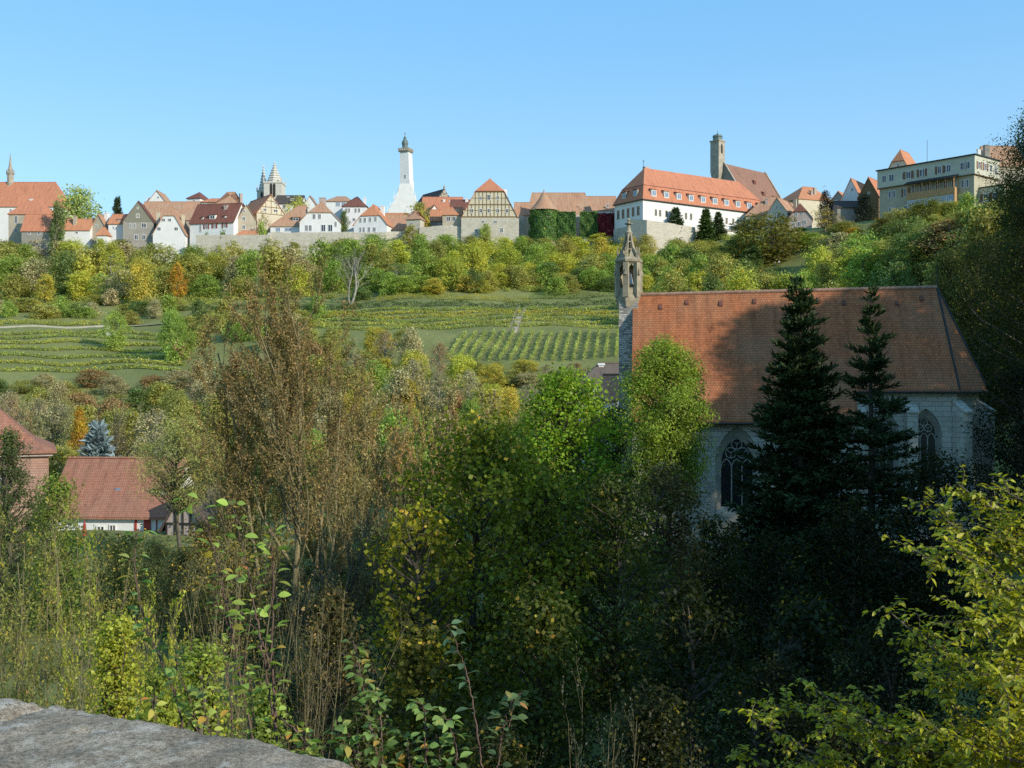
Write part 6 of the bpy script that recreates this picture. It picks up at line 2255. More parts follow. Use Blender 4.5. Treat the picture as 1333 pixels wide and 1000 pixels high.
grow(540, 655, 39, 140, 'smaller golden maple catching light at the edge of the shade', (0.26, 0.25, 0.02, 0.26), 0.18, 2.4, 'round', 0.3, aspect=0.9, group=A_)  # added tree; gold leaf colour stands in for sunlight on the big maple
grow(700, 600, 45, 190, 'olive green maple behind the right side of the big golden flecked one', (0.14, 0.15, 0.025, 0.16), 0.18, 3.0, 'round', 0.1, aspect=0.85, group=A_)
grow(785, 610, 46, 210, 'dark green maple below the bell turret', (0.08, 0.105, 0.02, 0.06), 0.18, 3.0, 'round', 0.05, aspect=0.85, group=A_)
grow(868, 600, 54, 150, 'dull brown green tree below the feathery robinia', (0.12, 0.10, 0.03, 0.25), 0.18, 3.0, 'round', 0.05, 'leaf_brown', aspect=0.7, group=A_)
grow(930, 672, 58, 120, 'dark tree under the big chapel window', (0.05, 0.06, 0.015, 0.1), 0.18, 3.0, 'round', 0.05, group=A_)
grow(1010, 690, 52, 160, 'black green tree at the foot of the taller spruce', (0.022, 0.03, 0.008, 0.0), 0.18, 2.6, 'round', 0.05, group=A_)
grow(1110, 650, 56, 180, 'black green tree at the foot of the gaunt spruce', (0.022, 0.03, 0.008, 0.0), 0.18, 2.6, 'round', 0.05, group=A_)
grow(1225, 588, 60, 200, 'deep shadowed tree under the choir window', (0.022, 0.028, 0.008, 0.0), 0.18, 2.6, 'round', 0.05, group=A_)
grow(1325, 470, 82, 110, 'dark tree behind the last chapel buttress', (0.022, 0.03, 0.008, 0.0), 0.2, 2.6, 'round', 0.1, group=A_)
grow(1340, 300, 105, 190, 'tall dark tree rising along the right edge beyond the chapel', (0.035, 0.045, 0.012, 0.05), 0.22, 2.6, 'egg', 0.2, group=A_)  # edge trees from here: shade put into the dark leaf colour
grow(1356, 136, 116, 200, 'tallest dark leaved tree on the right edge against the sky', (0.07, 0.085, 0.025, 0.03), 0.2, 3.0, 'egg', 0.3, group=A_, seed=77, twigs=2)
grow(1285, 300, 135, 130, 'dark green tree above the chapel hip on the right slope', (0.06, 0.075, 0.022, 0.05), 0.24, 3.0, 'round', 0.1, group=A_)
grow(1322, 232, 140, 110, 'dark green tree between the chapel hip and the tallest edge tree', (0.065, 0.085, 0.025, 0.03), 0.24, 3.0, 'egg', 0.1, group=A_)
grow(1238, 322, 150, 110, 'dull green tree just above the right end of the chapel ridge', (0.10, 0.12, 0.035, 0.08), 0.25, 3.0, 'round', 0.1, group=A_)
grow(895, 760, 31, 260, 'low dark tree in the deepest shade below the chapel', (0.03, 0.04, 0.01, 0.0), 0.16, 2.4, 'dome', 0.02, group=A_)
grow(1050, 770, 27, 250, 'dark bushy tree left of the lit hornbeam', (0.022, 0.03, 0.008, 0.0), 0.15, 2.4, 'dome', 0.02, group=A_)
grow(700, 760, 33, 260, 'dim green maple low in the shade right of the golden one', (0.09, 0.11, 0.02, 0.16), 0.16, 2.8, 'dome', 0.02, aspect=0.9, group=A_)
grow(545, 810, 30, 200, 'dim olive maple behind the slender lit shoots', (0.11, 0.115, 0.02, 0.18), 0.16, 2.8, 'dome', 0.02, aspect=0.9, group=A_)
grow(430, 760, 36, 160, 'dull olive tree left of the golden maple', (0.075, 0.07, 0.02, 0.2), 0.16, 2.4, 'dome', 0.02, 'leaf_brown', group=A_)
# dark yew at the left edge and a green lilac before the cottage
grow(12, 556, 58, 84, 'dark green yew like tree at the left edge before the farmhouse', (0.11, 0.15, 0.05, 0.0), 0.15, 2.8, 'egg', 0.1, aspect=0.4, group=G_)
grow(-22, 590, 50, 90, 'second dark green tree cut by the left edge', (0.10, 0.13, 0.045, 0.0), 0.15, 2.6, 'egg', 0.1, aspect=0.4, group=G_)
grow(72, 616, 62, 112, 'fresh green shrub hiding the left end of the cottage', (0.20, 0.28, 0.05, 0.08), 0.16, 3.0, 'dome', 0.02, aspect=0.6, group=G_)

# blue spruce and the two black spruces
bsw, bsl = spruce(33, 6, 2.4, 16, 0.5, 16, 0.0, 1.0, 0.0, 16)
Y = 116
x = X_at(127, Y)
z = hz(x, Y) - 0.2
H = (CY - 562) / FOC * Y - z
plant('blue_spruce', 'blue grey spruce peeping over the farm cottage roof', 'tree', (x, Y, z), bsw, bsl, M['bark_dark'], M['needle'], (0.24, 0.31, 0.32, 0.0), 0.4, (1.6, 1.6, H / 6))
Y = 67
x = X_at(1041, Y)
z = hz(x, Y) - 0.4
H = (CY - 377) / FOC * Y - z
w1, l1 = spruce(34, H, 5.0, 46, 0.42, 18, 0.02, 1.0, 0.03, 80)
plant('spruce', 'tall dense black green spruce in front of the chapel roof', 'tree', (x, Y, z), w1, l1, M['bark_dark'], M['needle'], (0.045, 0.068, 0.026, 0.0), 0.9, 1.0, 'black spruces before the chapel')
Y = 64
x = X_at(1133, Y)
z = hz(x, Y) - 0.4
H = (CY - 388) / FOC * Y - z
w1, l1 = spruce(35, H, 4.7, 36, 0.38, 12, 0.02, 1.0, 0.25, 60)
plant('spruce', 'gaunter black spruce with gappy whorls and bare spiky top before the choir', 'tree', (x, Y, z), w1, l1, M['bark_dark'], M['needle'], (0.042, 0.063, 0.025, 0.0), 0.2, 1.0, 'black spruces before the chapel')

# the tall brown tree
wd_, lv_ = branching(60, [((0, 0, -1), (0.02, 0, 1), 17.5, 0.20), ((0, 0, 5.5), (-0.30, 0.1, 1), 11.5, 0.11), ((0, 0.1, 6.5), (0.22, -0.1, 1), 10.5, 0.10), ((0, 0, 8), (-0.12, 0.2, 1), 9, 0.09), ((-1.2, 0, 0), (-0.22, -0.1, 1), 15, 0.12), ((0.8, 0, 0), (0.12, 0.15, 1), 15, 0.11), ((-2, 0, 0), (-0.42, -0.1, 1), 13, 0.11), ((1.3, 0, 0), (0.34, -0.1, 1), 12.5, 0.10), ((0, 0, 4), (-0.7, 0, 1), 9, 0.09)],
                     [dict(n=12, ratio=0.36, angle=0.62, up=0.10, wander=0.07, seg=9, rr=0.42, **{'from': 0.22}), dict(n=8, ratio=0.48, angle=0.6, up=0.14, wander=0.1), dict(n=5, ratio=0.55, angle=0.55, up=0.14, wander=0.12, leafy=2), dict(seg=4, wander=0.15, up=0.1)],
                     dict(per=13, size=0.125, aspect=0.6, spread=0.2, up=0.3))
Y = 60
x = X_at(376, Y)
z = hz(x, Y)
H0 = max(v.co.z for v in wd_.vertices)
H = (CY - 318) / FOC * Y - z
plant('tree', 'tall thin brown leaved tree with upswept twigs standing above the valley', 'tree', (x, Y, z), wd_, lv_, M['bark_twig'], M['leaf_brown'], (0.29, 0.215, 0.08, 0.26), 0.0, (1.05, 1.05, H / H0), 'thin twiggy trees in mid valley')


# twiggy brown grey trees left and right of it
def twiggy(seed, H, R, per, size):
    r = np.random.default_rng(seed)
    st = [((0, 0, -1), (r.normal() * 0.1, r.normal() * 0.1, 1), H * 0.85, H * 0.016)]
    for k in range(6):
        a = k * 2 * PI / 6 + r.normal() * 0.3
        st.append(((0, 0, H * r.uniform(0.02, 0.25)), (math.cos(a) * R / H * 2.2, math.sin(a) * R / H * 2.2, 1), H * r.uniform(0.55, 0.8), H * 0.009))
    return branching(seed, st, [dict(n=11, ratio=0.36, angle=0.6, up=0.08, wander=0.08, seg=7, rr=0.45, **{'from': 0.2}), dict(n=6, ratio=0.5, angle=0.6, up=0.1, wander=0.12), dict(n=4, ratio=0.55, angle=0.6, up=0.08, wander=0.14, leafy=2), dict(seg=3, wander=0.15, up=0.05)],
                     dict(per=per, size=size, aspect=0.6, spread=0.2, up=0.3))


TW = [twiggy(70, 12, 4.5, 14, 0.19), twiggy(71, 11, 4.5, 9, 0.17), twiggy(72, 12, 5, 3, 0.15)]
for (px, top, Y, wpx, k, lab, c_, wm) in (
        (478, 478, 92, 140, 0, 'rounded brown grey tree with pale catkin like leaves right of the tall brown one', (0.412, 0.353, 0.151, 0.105), 'bark_twig'),
        (590, 470, 88, 130, 0, 'taller pinkish brown twiggy tree behind the big maple', (0.396, 0.336, 0.143, 0.175), 'bark_twig'),
        (535, 500, 78, 120, 1, 'russet twiggy tree between the brown grey and pinkish ones', (0.412, 0.269, 0.09, 0.28), 'bark_twig'),
        (655, 505, 84, 90, 1, 'thin greyish tree left of the lime green maple', (0.335, 0.319, 0.12, 0.14), 'bark_twig'),
        (430, 545, 66, 120, 1, 'brown twiggy tree at the foot of the tall brown one', (0.274, 0.235, 0.0826, 0.21), 'bark_twig'),
        (335, 560, 64, 110, 1, 'olive brown twiggy tree left of the tall brown trunk', (0.289, 0.269, 0.0751, 0.175), 'bark_twig'),
        (500, 580, 52, 150, 1, 'dim brown thicket tree left of the big maple', (0.183, 0.152, 0.06, 0.21), 'bark_twig'),
        (415, 640, 46, 150, 2, 'dark bare twigged tree in the shade below the tall brown one', (0.152, 0.126, 0.06, 0.21), 'bark'),
        (490, 690, 40, 150, 2, 'dark leafless thicket tree beside the golden maple', (0.138, 0.118, 0.0526, 0.21), 'bark'),
        (152, 500, 128, 60, 2, 'bare pale grey tree above the blue spruce', (0.396, 0.37, 0.181, 0.14), 'bark_pale'),
        (60, 505, 150, 80, 1, 'greyish thin tree beyond the flared farmhouse eaves', (0.335, 0.336, 0.151, 0.14), 'bark_pale')):
    x = X_at(px, Y)
    z = hz(x, Y) - 0.2
    wd_, lv_ = TW[k]
    Hm = max(v.co.z for v in wd_.vertices)
    H = (CY - top) / FOC * Y - z
    s_ = wpx / FOC * Y / 9.5
    plant('tree', lab, 'tree', (x, Y, z), wd_, lv_, M[wm], M['leaf_brown'], c_, px * 0.1, (s_, s_, H / Hm), 'thin twiggy trees in mid valley')

# ------------------------------------------------------------------ shrubs below the bridge, left
def stemmy(seed, H, spread, n, per, size, lean=0.0):
    r = np.random.default_rng(seed)
    st = []
    for k in range(n):
        a, d = r.uniform(0, 2 * PI), r.uniform(0, spread)
        st.append(((math.cos(a) * d * 0.8, math.sin(a) * d * 0.8, -0.3), (math.cos(a) * 0.16 + lean + r.normal() * 0.08, math.sin(a) * 0.16 + r.normal() * 0.08, 1), H * r.uniform(0.65, 1.0), 0.022 * r.uniform(0.7, 1.3)))
    return branching(seed, st, [dict(n=13, ratio=0.17, angle=0.55, up=0.05, wander=0.05, seg=9, rr=0.55, **{'from': 0.18}), dict(n=5, ratio=0.5, angle=0.6, up=0.1, wander=0.1, seg=5), dict(seg=4, wander=0.15, up=0.05)],
                     dict(per=per, size=size, aspect=0.5, spread=0.07, up=0.4))


SH = [stemmy(80, 12.5, 1.9, 20, 24, 0.09), stemmy(81, 12.5, 1.7, 18, 9.0, 0.08), stemmy(82, 11, 1.8, 22, 42, 0.085)]
for (px, top, Y, wpx, k, lab, c_) in (
        (8, 618, 24, 190, 0, 'tall many stemmed shrub with sparse olive leaves at the left edge', (0.297, 0.297, 0.0729, 0.15)),
        (95, 612, 26, 180, 0, 'tall many stemmed olive shrub below the cottage', (0.284, 0.27, 0.0729, 0.2)),
        (170, 690, 22, 150, 2, 'yellow green feathery shrub between stemmy thickets', (0.405, 0.419, 0.0608, 0.1)),
        (228, 640, 25, 180, 1, 'bare twigged shrub fanning out before the dark timbered gable', (0.23, 0.189, 0.0851, 0.3)),
        (300, 690, 28, 140, 1, 'bare dark shrub behind the tall lit shoots', (0.176, 0.149, 0.0608, 0.3)),
        (40, 760, 17, 200, 1, 'pale stemmed bare shrub close above the parapet corner', (0.297, 0.27, 0.109, 0.2)),
        (400, 720, 30, 150, 1, 'dark bare shrub in the shade right of the lit shoots', (0.108, 0.0945, 0.0486, 0.2)),
        (775, 862, 19, 150, 1, 'grey brown shrub at the bottom middle in the shade', (0.149, 0.149, 0.109, 0.1))):
    x = X_at(px, Y)
    z = hz(x, Y)
    wd_, lv_ = SH[k]
    Hm = max(v.co.z for v in wd_.vertices)
    H = (CY - top) / FOC * Y - z
    s_ = wpx / FOC * Y / 4.6
    plant('shrub', lab, 'shrub', (x, Y, z), wd_, lv_, M['bark_twig'], M['leaf'], c_, px * 0.1, (s_, s_, H / Hm), 'many stemmed shrubs below the bridge')
B_ = 'leafy bushes below the bridge'
for (px, top, Y, w_, ls_, lab, c_) in ((262, 830, 12.5, 200, 0.05, 'bright leafy bush behind the parapet under the lit shoots', (0.28, 0.34, 0.05, 0.12)),
                                  (150, 800, 14.5, 170, 0.05, 'yellow green leafy bush above the left parapet', (0.38, 0.40, 0.05, 0.15)),
                                  (345, 885, 10, 130, 0.045, 'small green leafy bush right behind the parapet', (0.24, 0.30, 0.05, 0.12)),
                                  (205, 870, 11.5, 150, 0.05, 'low yellowing bush at the parapet joint', (0.32, 0.36, 0.05, 0.2)),
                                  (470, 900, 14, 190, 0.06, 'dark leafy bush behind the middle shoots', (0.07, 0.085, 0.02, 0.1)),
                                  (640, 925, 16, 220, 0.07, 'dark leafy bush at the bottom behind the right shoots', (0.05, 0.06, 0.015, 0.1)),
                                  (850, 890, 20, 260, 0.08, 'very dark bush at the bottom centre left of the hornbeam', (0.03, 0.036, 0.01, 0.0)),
                                  (1010, 850, 22, 240, 0.09, 'black green bush just above the lowest hornbeam limb', (0.025, 0.03, 0.008, 0.0)),  # near black leaves here and in neighbouring bushes: shade put into the colour
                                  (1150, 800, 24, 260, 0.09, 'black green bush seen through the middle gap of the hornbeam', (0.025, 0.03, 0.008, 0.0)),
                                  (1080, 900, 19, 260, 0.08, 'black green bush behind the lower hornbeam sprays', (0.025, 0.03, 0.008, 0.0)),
                                  (150, 702, 66, 120, 0.13, 'olive bush before the cottage yard', (0.26, 0.26, 0.08, 0.15)),
                                  (200, 700, 72, 90, 0.13, 'grey green bush before the red cottage door', (0.28, 0.27, 0.10, 0.12)),
                                  (268, 672, 60, 110, 0.13, 'brownish bush screening the right side of the timbered gable', (0.24, 0.2, 0.09, 0.2)),
                                  (236, 712, 62, 90, 0.13, 'brown green bush before the dark timbered gable', (0.22, 0.19, 0.08, 0.2)),
                                  (300, 700, 56, 140, 0.13, 'greyish bush at the foot of the brownish green willow', (0.21, 0.19, 0.08, 0.2))):
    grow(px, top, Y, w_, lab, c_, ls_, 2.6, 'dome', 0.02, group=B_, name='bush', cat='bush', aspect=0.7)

c_ = scatter(1100, (-40, 860), (62, 228), lambda px, Y: not (px < 240 and 92 < Y < 114))
scrub('undergrowth', 'mixed scrub covering the valley floor', c_, np.random.uniform(0.7, 1.9, len(c_)), 70, 0.3, (0.17, 0.165, 0.055, 0.2))
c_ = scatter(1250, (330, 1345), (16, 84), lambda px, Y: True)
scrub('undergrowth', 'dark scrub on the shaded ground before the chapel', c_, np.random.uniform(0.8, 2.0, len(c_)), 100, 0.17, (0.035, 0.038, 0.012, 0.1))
c_ = scatter(300, (-60, 420), (12, 60), lambda px, Y: True)
scrub('undergrowth', 'olive scrub on the ground below the bridge', c_, np.random.uniform(0.4, 1.0, len(c_)), 90, 0.11, (0.12, 0.12, 0.04, 0.15))

# trees on the near bank to the right, beyond the frame: they throw the shade over the dip
sh1 = crown_tree(431, 26, 6, 5.0, 110, 26000, 0.42, 'round', 12, rc=(0.16, 0.30))
sh2 = crown_tree(432, 26, 6, 3.0, 90, 17000, 0.42, 'egg', 10, rc=(0.16, 0.30))
for (x, y, H, R, k) in ((42, -3, 26.5, 6, 0), (46, 6.5, 32, 6.5, 0), (49.5, 17, 31, 6.5, 0), (53, 26, 29, 6.5, 0), (56, 36, 24, 6.5, 0), (57, 46, 18, 6, 0), (60, 52, 24.5, 5.5, 1), (63.5, 56, 29, 6, 0), (67, 58.5, 25.5, 5.5, 1), (70, 62, 25.5, 5, 1), (76, 66, 25.5, 6, 0), (82, 72, 26, 6, 1), (92, 84, 28, 7, 0)):
    wd_, lv_, pH, pR = (*sh2, 26, 6) if k else (*sh1, 26, 6)
    z = hz(x, y) - 0.5
    o = plant('tree', 'dark broad tree on the near right hand bank', 'tree', (x, y, z), wd_, lv_, M['bark_dark'], M['leaf'], (0.06, 0.07, 0.025, 0.1), x, (R / pR, R / pR, H / pH), 'broad trees on the near right hand bank')
# ------------------------------------------------------------------ bridge parapet under the viewer
E0 = Vector((-1.78, 3.785, -1.085))
ed = Vector((1.36, -0.68, 0)).normalized()
inn = Vector((-0.447, -0.894, 0)) if True else None
inn = Vector((ed.y, -ed.x, 0))               # towards the viewer
t = NT('weathered_coping_stone')
oc = t.n('ShaderNodeTexCoord').outputs['Object']
n1 = t.noise(oc, 5.0, 10, 0.78)
n2 = t.noise(oc, 55.0, 12, 0.85)
n3 = t.noise(oc, 2.1, 12, 0.74)
n4 = t.noise(oc, 150.0, 4, 0.75)
c = t.mix(t.ramp(n2, [(0.40, (0, 0, 0)), (0.60, (1, 1, 1))]), (0.20, 0.16, 0.115, 1), (0.80, 0.67, 0.50, 1))
c = t.mix(t.ramp(n1, [(0.40, (0, 0, 0)), (0.62, (1, 1, 1))]), t.mix(0.55, c, (0.11, 0.09, 0.068, 1)), c)
c = t.mix(t.ramp(n3, [(0.57, (0, 0, 0)), (0.62, (1, 1, 1))]), c, t.mix(n2, (0.52, 0.45, 0.35, 1), (0.88, 0.79, 0.65, 1)))
li = t.n('ShaderNodeTexNoise')
li.inputs['Scale'].default_value = 14.0
li.inputs['Detail'].default_value = 12
li.inputs['Roughness'].default_value = 0.72
t.l(oc, li.inputs['Vector'])
c = t.mix(t.math('MULTIPLY', t.ramp(li.outputs[0], [(0.545, (0, 0, 0)), (0.60, (1, 1, 1))]), 0.85), c, (0.68, 0.61, 0.50, 1))
c = t.mix(t.math('MULTIPLY', t.ramp(n4, [(0.3, (1, 1, 1)), (0.5, (0, 0, 0))]), 0.5), c, (0.04, 0.04, 0.038, 1))
hh = t.math('ADD', t.math('MULTIPLY', n2, 0.7), t.math('MULTIPLY', n4, 0.3))
M['coping'] = t.surf(c, 0.95, t.bump(hh, 1.0, 0.022))
from mathutils import noise as mnoise
par = thing('parapet', 'weathered grey stone bridge parapet with lichen patches in the lower corner', 'wall', E0)
LJ = [-3.2, -2.05, -0.95, 0.24, 1.55, 2.7, 4.0]
TH = 0.72
for i in range(len(LJ) - 1):
    a_, b_ = LJ[i] + 0.008, LJ[i + 1] - 0.008
    nu, nv = int((b_ - a_) / 0.022), int(TH / 0.022)
    lift = (0.0, 0.0, 0.012, 0.018, -0.004, 0.0)[i]
    vs, fs = [], []
    for u in range(nu + 1):
        for v in range(nv + 1):
            su, sv_ = a_ + (b_ - a_) * u / nu, TH * v / nv
            eu = min(su - a_, b_ - su)
            edge = min(eu, sv_, TH - sv_)
            jut = 0.03 * mnoise.noise(Vector((su * 4.1, i * 3.0, 0))) + 0.016 * mnoise.noise(Vector((su * 27, i * 2.0, 4.0))) + 0.03 * mnoise.noise(Vector((su * 11, i * 5.0, 2.0)))
            z_ = lift + 0.012 * mnoise.noise(Vector((su * 3, sv_ * 3, i))) + 0.010 * mnoise.noise(Vector((su * 13, sv_ * 13, i))) + 0.007 * mnoise.noise(Vector((su * 34, sv_ * 34, i)))
            z_ -= 0.06 * max(0, 1 - edge / 0.09) ** 2
            sv2 = sv_ + jut * max(0, 1 - sv_ / 0.15)
            p = ed * su + inn * sv2
            vs.append((p.x, p.y, z_))
    top = len(vs)
    for u in range(nu):
        for v in range(nv):
            k = u * (nv + 1) + v
            fs.append((k, k + nv + 1, k + nv + 2, k + 1))
    rim = [u * (nv + 1) for u in range(nu + 1)] + [nu * (nv + 1) + v for v in range(1, nv + 1)] + [u * (nv + 1) + nv for u in range(nu - 1, -1, -1)] + [v for v in range(nv - 1, 0, -1)]
    low = []
    for k in rim:
        low.append(len(vs))
        q = vs[k]
        vs.append((q[0], q[1], -0.2))
    for j in range(len(rim)):
        j2 = (j + 1) % len(rim)
        fs.append((rim[j2], rim[j], low[j], low[j2]))
    me = bpy.data.meshes.new('coping_stone')
    me.from_pydata(vs, [], fs)
    me.polygons.foreach_set('use_smooth', np.ones(len(fs), bool))
    link('coping_stone', me, M['coping'], par)
mb = MB()
q = [ed * LJ[0] + inn * 0.06, ed * LJ[-1] + inn * 0.06, ed * LJ[-1] + inn * (TH - 0.06), ed * LJ[0] + inn * (TH - 0.06)]
mb.prism([(v.x, v.y, -13.0) for v in q], [(v.x, v.y, -0.2) for v in q])
mb.build('wall', M['stone_shaft'], par)

# ------------------------------------------------------------------ lit apple shoots growing behind the parapet
def oval_leaves(pos, ax, nmv, size, r, curl=0.25):
    """broad leaves of eight faces: midrib fold and drooping tip"""
    n = len(pos)
    ax = nrm(ax)
    nmv = nrm(nmv - ax * np.sum(ax * nmv, -1, keepdims=True))
    bx = np.cross(nmv, ax)
    s = size * r.uniform(0.6, 1.25, (n, 1))
    st = [(0.0, 0.02), (0.22, 0.24), (0.5, 0.32), (0.78, 0.2), (1.0, 0.01)]
    V = np.empty((n, 15, 3), np.float32)
    cu = curl * r.uniform(0.3, 1.6, (n, 1))
    for i, (f, w_) in enumerate(st):
        mid = pos + ax * s * f - nmv * s * cu * f * f
        V[:, i * 3] = mid + bx * s * w_ + nmv * s * 0.10 * (w_ / 0.32)
        V[:, i * 3 + 1] = mid
        V[:, i * 3 + 2] = mid - bx * s * w_ + nmv * s * 0.10 * (w_ / 0.32)
    F_ = []
    for i in range(4):
        F_ += [(i * 3, i * 3 + 1, i * 3 + 4, i * 3 + 3), (i * 3 + 1, i * 3 + 2, i * 3 + 5, i * 3 + 4)]
    F_ = (np.array(F_)[None] + (np.arange(n) * 15)[:, None, None]).reshape(-1, 4)
    rn = np.ones((n, 15, 4), np.float32)
    for k in range(3):
        rn[:, :, k] = r.random((n, 1))
    return V.reshape(-1, 3), F_, rn.reshape(-1, 4)


M['leaf_near'] = leafmat('leaf_near', [(0.0, (0.50, 0.36, 0.05)), (0.6, (0.55, 0.25, 0.05)), (1.0, (0.42, 0.13, 0.04))], trans=0.45, gloss=0.015, vlo=0.65, vhi=1.35)


def shoot(label, Y, pix, rad, size, gap, color, seed, side=()):
    """pix: stem from the ground up in photograph pixels at distance Y; side: further stems of the same plant"""
    r = np.random.default_rng(seed)
    b = P(*pix[0], Y)
    root = thing('apple_shoot', label, 'sapling', b, 0, 'lit shoots behind the parapet')
    lines, A_, B_, C_ = [], [], [], []
    for s_i, px_ in enumerate((pix,) + tuple(side)):
        dy = 0.0 if s_i == 0 else r.uniform(-0.12, 0.12)
        p = np.array([tuple(P(x_, y_, Y) - b) for x_, y_ in px_], float)
        m = len(p)
        tt = np.linspace(0, m - 1, m * 9)
        # smooth interpolation
        q = np.stack([np.interp(tt, np.arange(m), p[:, k]) for k in range(3)], -1)
        for _ in range(6):
            q[1:-1] = (q[:-2] + q[2:] + 2 * q[1:-1]) / 4
        q[:, 1] += dy * np.linspace(0, 1, len(q)) + 0.05 * np.sin(np.linspace(0, 4, len(q)) + seed)
        q += r.normal(size=q.shape) * 0.0025
        L = np.linalg.norm(np.diff(q, axis=0), axis=1).sum()
        rd = rad * (0.62 if s_i == 0 else 0.45)
        lines.append((q, np.linspace(rd, rd * 0.3, len(q)), 6))
        nl = int(L / gap * 1.35)
        for k in range(nl):
            f = 0.12 + 0.88 * (k + r.random() * 0.6) / nl
            i = min(int(f * (len(q) - 1)), len(q) - 2)
            pt = q[i] + (q[i + 1] - q[i]) * (f * (len(q) - 1) - i)
            tg = nrm(q[i + 1] - q[i])
            a = k * 2.4 + r.normal() * 0.4
            o = nrm(np.array([math.cos(a), math.sin(a) * 0.8, 0.0]))
            for _ in range(1 if r.random() < 0.6 else 2):
                d_ = nrm(o + tg * r.uniform(0.2, 0.9) + np.array([0, 0, -0.25]) + r.normal(size=3) * 0.25)
                st_ = pt + d_ * size * 0.35
                lines.append((np.array([pt, st_]), np.array([0.0016, 0.0011]), 3))
                A_.append(st_)
                B_.append(d_)
                C_.append(nrm(np.array([0, 0, 1.0]) * 0.8 + tg * 0.4 + r.normal(size=3) * 0.45))
    V_, F_, R_2 = oval_leaves(np.array(A_), np.array(B_), np.array(C_), size * 0.78, r)
    link('stem', tubes_mesh('stem', lines), M['twig_red'], root)
    lf = link('leaves', quads_mesh('leaves', V_, F_, R_2), M['leaf_near'], root)
    lf.color = color
    return root


LG = (0.33, 0.44, 0.09, 0.2)
LD = (0.24, 0.34, 0.10, 0.12)
LY = (0.42, 0.47, 0.10, 0.25)
shoot('tall pair of lit shoots with green and orange leaves rising from the parapet', 5.0, [(362, 985), (356, 930), (350, 870), (352, 800), (356, 735), (355, 685)], 0.012, 0.072, 0.045, LG, 201,
      side=([(360, 960), (346, 880), (334, 810), (324, 745), (316, 690), (310, 645)], [(352, 870), (330, 830), (312, 800)], [(356, 930), (378, 948), (402, 968), (420, 990)]))
shoot('slim shoot with rusty round leaf left of the tall pair', 5.3, [(330, 985), (312, 900), (300, 830), (290, 770), (281, 715), (268, 668), (240, 640)], 0.009, 0.075, 0.055, LG, 202,
      side=([(300, 830), (285, 790), (280, 745)],))
shoot('leaning dark stemmed shoot bending towards the cottage', 5.6, [(238, 975), (228, 910), (206, 850), (190, 800), (182, 755), (178, 715), (182, 688)], 0.010, 0.085, 0.06, LD, 203,
      side=([(256, 975), (250, 910), (238, 865), (232, 830)],))
shoot('short leafy shoots between the two tall stems', 5.1, [(300, 985), (306, 930), (300, 880), (288, 840)], 0.007, 0.062, 0.035, LY, 204, side=([(322, 985), (334, 930), (328, 890), (314, 850)], [(282, 980), (276, 930), (266, 890)]))
shoot('shoot with upright narrow leaves at the right end of the parapet', 4.6, [(498, 1010), (490, 960), (476, 910), (466, 870), (458, 838)], 0.009, 0.066, 0.022, LD, 205, side=([(500, 1010), (500, 960), (494, 915), (488, 898)], [(470, 1010), (452, 965), (436, 935)], [(480, 1010), (466, 980), (455, 950)]))
shoot('low bushy shoot with one orange leaf right of the parapet end', 4.8, [(556, 1015), (554, 970), (552, 930), (545, 915)], 0.008, 0.068, 0.026, LD, 206, side=([(590, 1020), (596, 975), (585, 940), (578, 925)], [(535, 1015), (530, 985), (520, 965)], [(575, 1015), (572, 985), (566, 960)]))
shoot('single tall dim shoot with sparse blue green leaves', 5.0, [(630, 1020), (622, 960), (612, 900), (600, 860), (588, 825), (582, 812)], 0.008, 0.07, 0.055, (0.12, 0.19, 0.10, 0.05), 207)
shoot('short rightmost shoot with yellowing hanging leaves', 5.2, [(645, 1020), (652, 970), (660, 930), (668, 905)], 0.007, 0.075, 0.04, (0.15, 0.22, 0.09, 0.25), 208, side=([(662, 950), (672, 915), (680, 905)],))
shoot('tiny leafy shoots directly above the parapet edge', 4.7, [(410, 1005), (404, 970), (396, 945)], 0.006, 0.06, 0.03, LY, 209, side=([(408, 1003), (384, 975), (370, 945)],))
shoot('little yellow leaved sprigs along the lower parapet edge', 5.2, [(215, 965), (208, 935), (196, 905)], 0.005, 0.055, 0.03, LY, 210, side=([(215, 965), (238, 955), (252, 935), (258, 915)], [(214, 963), (192, 948), (178, 930), (172, 912)]))

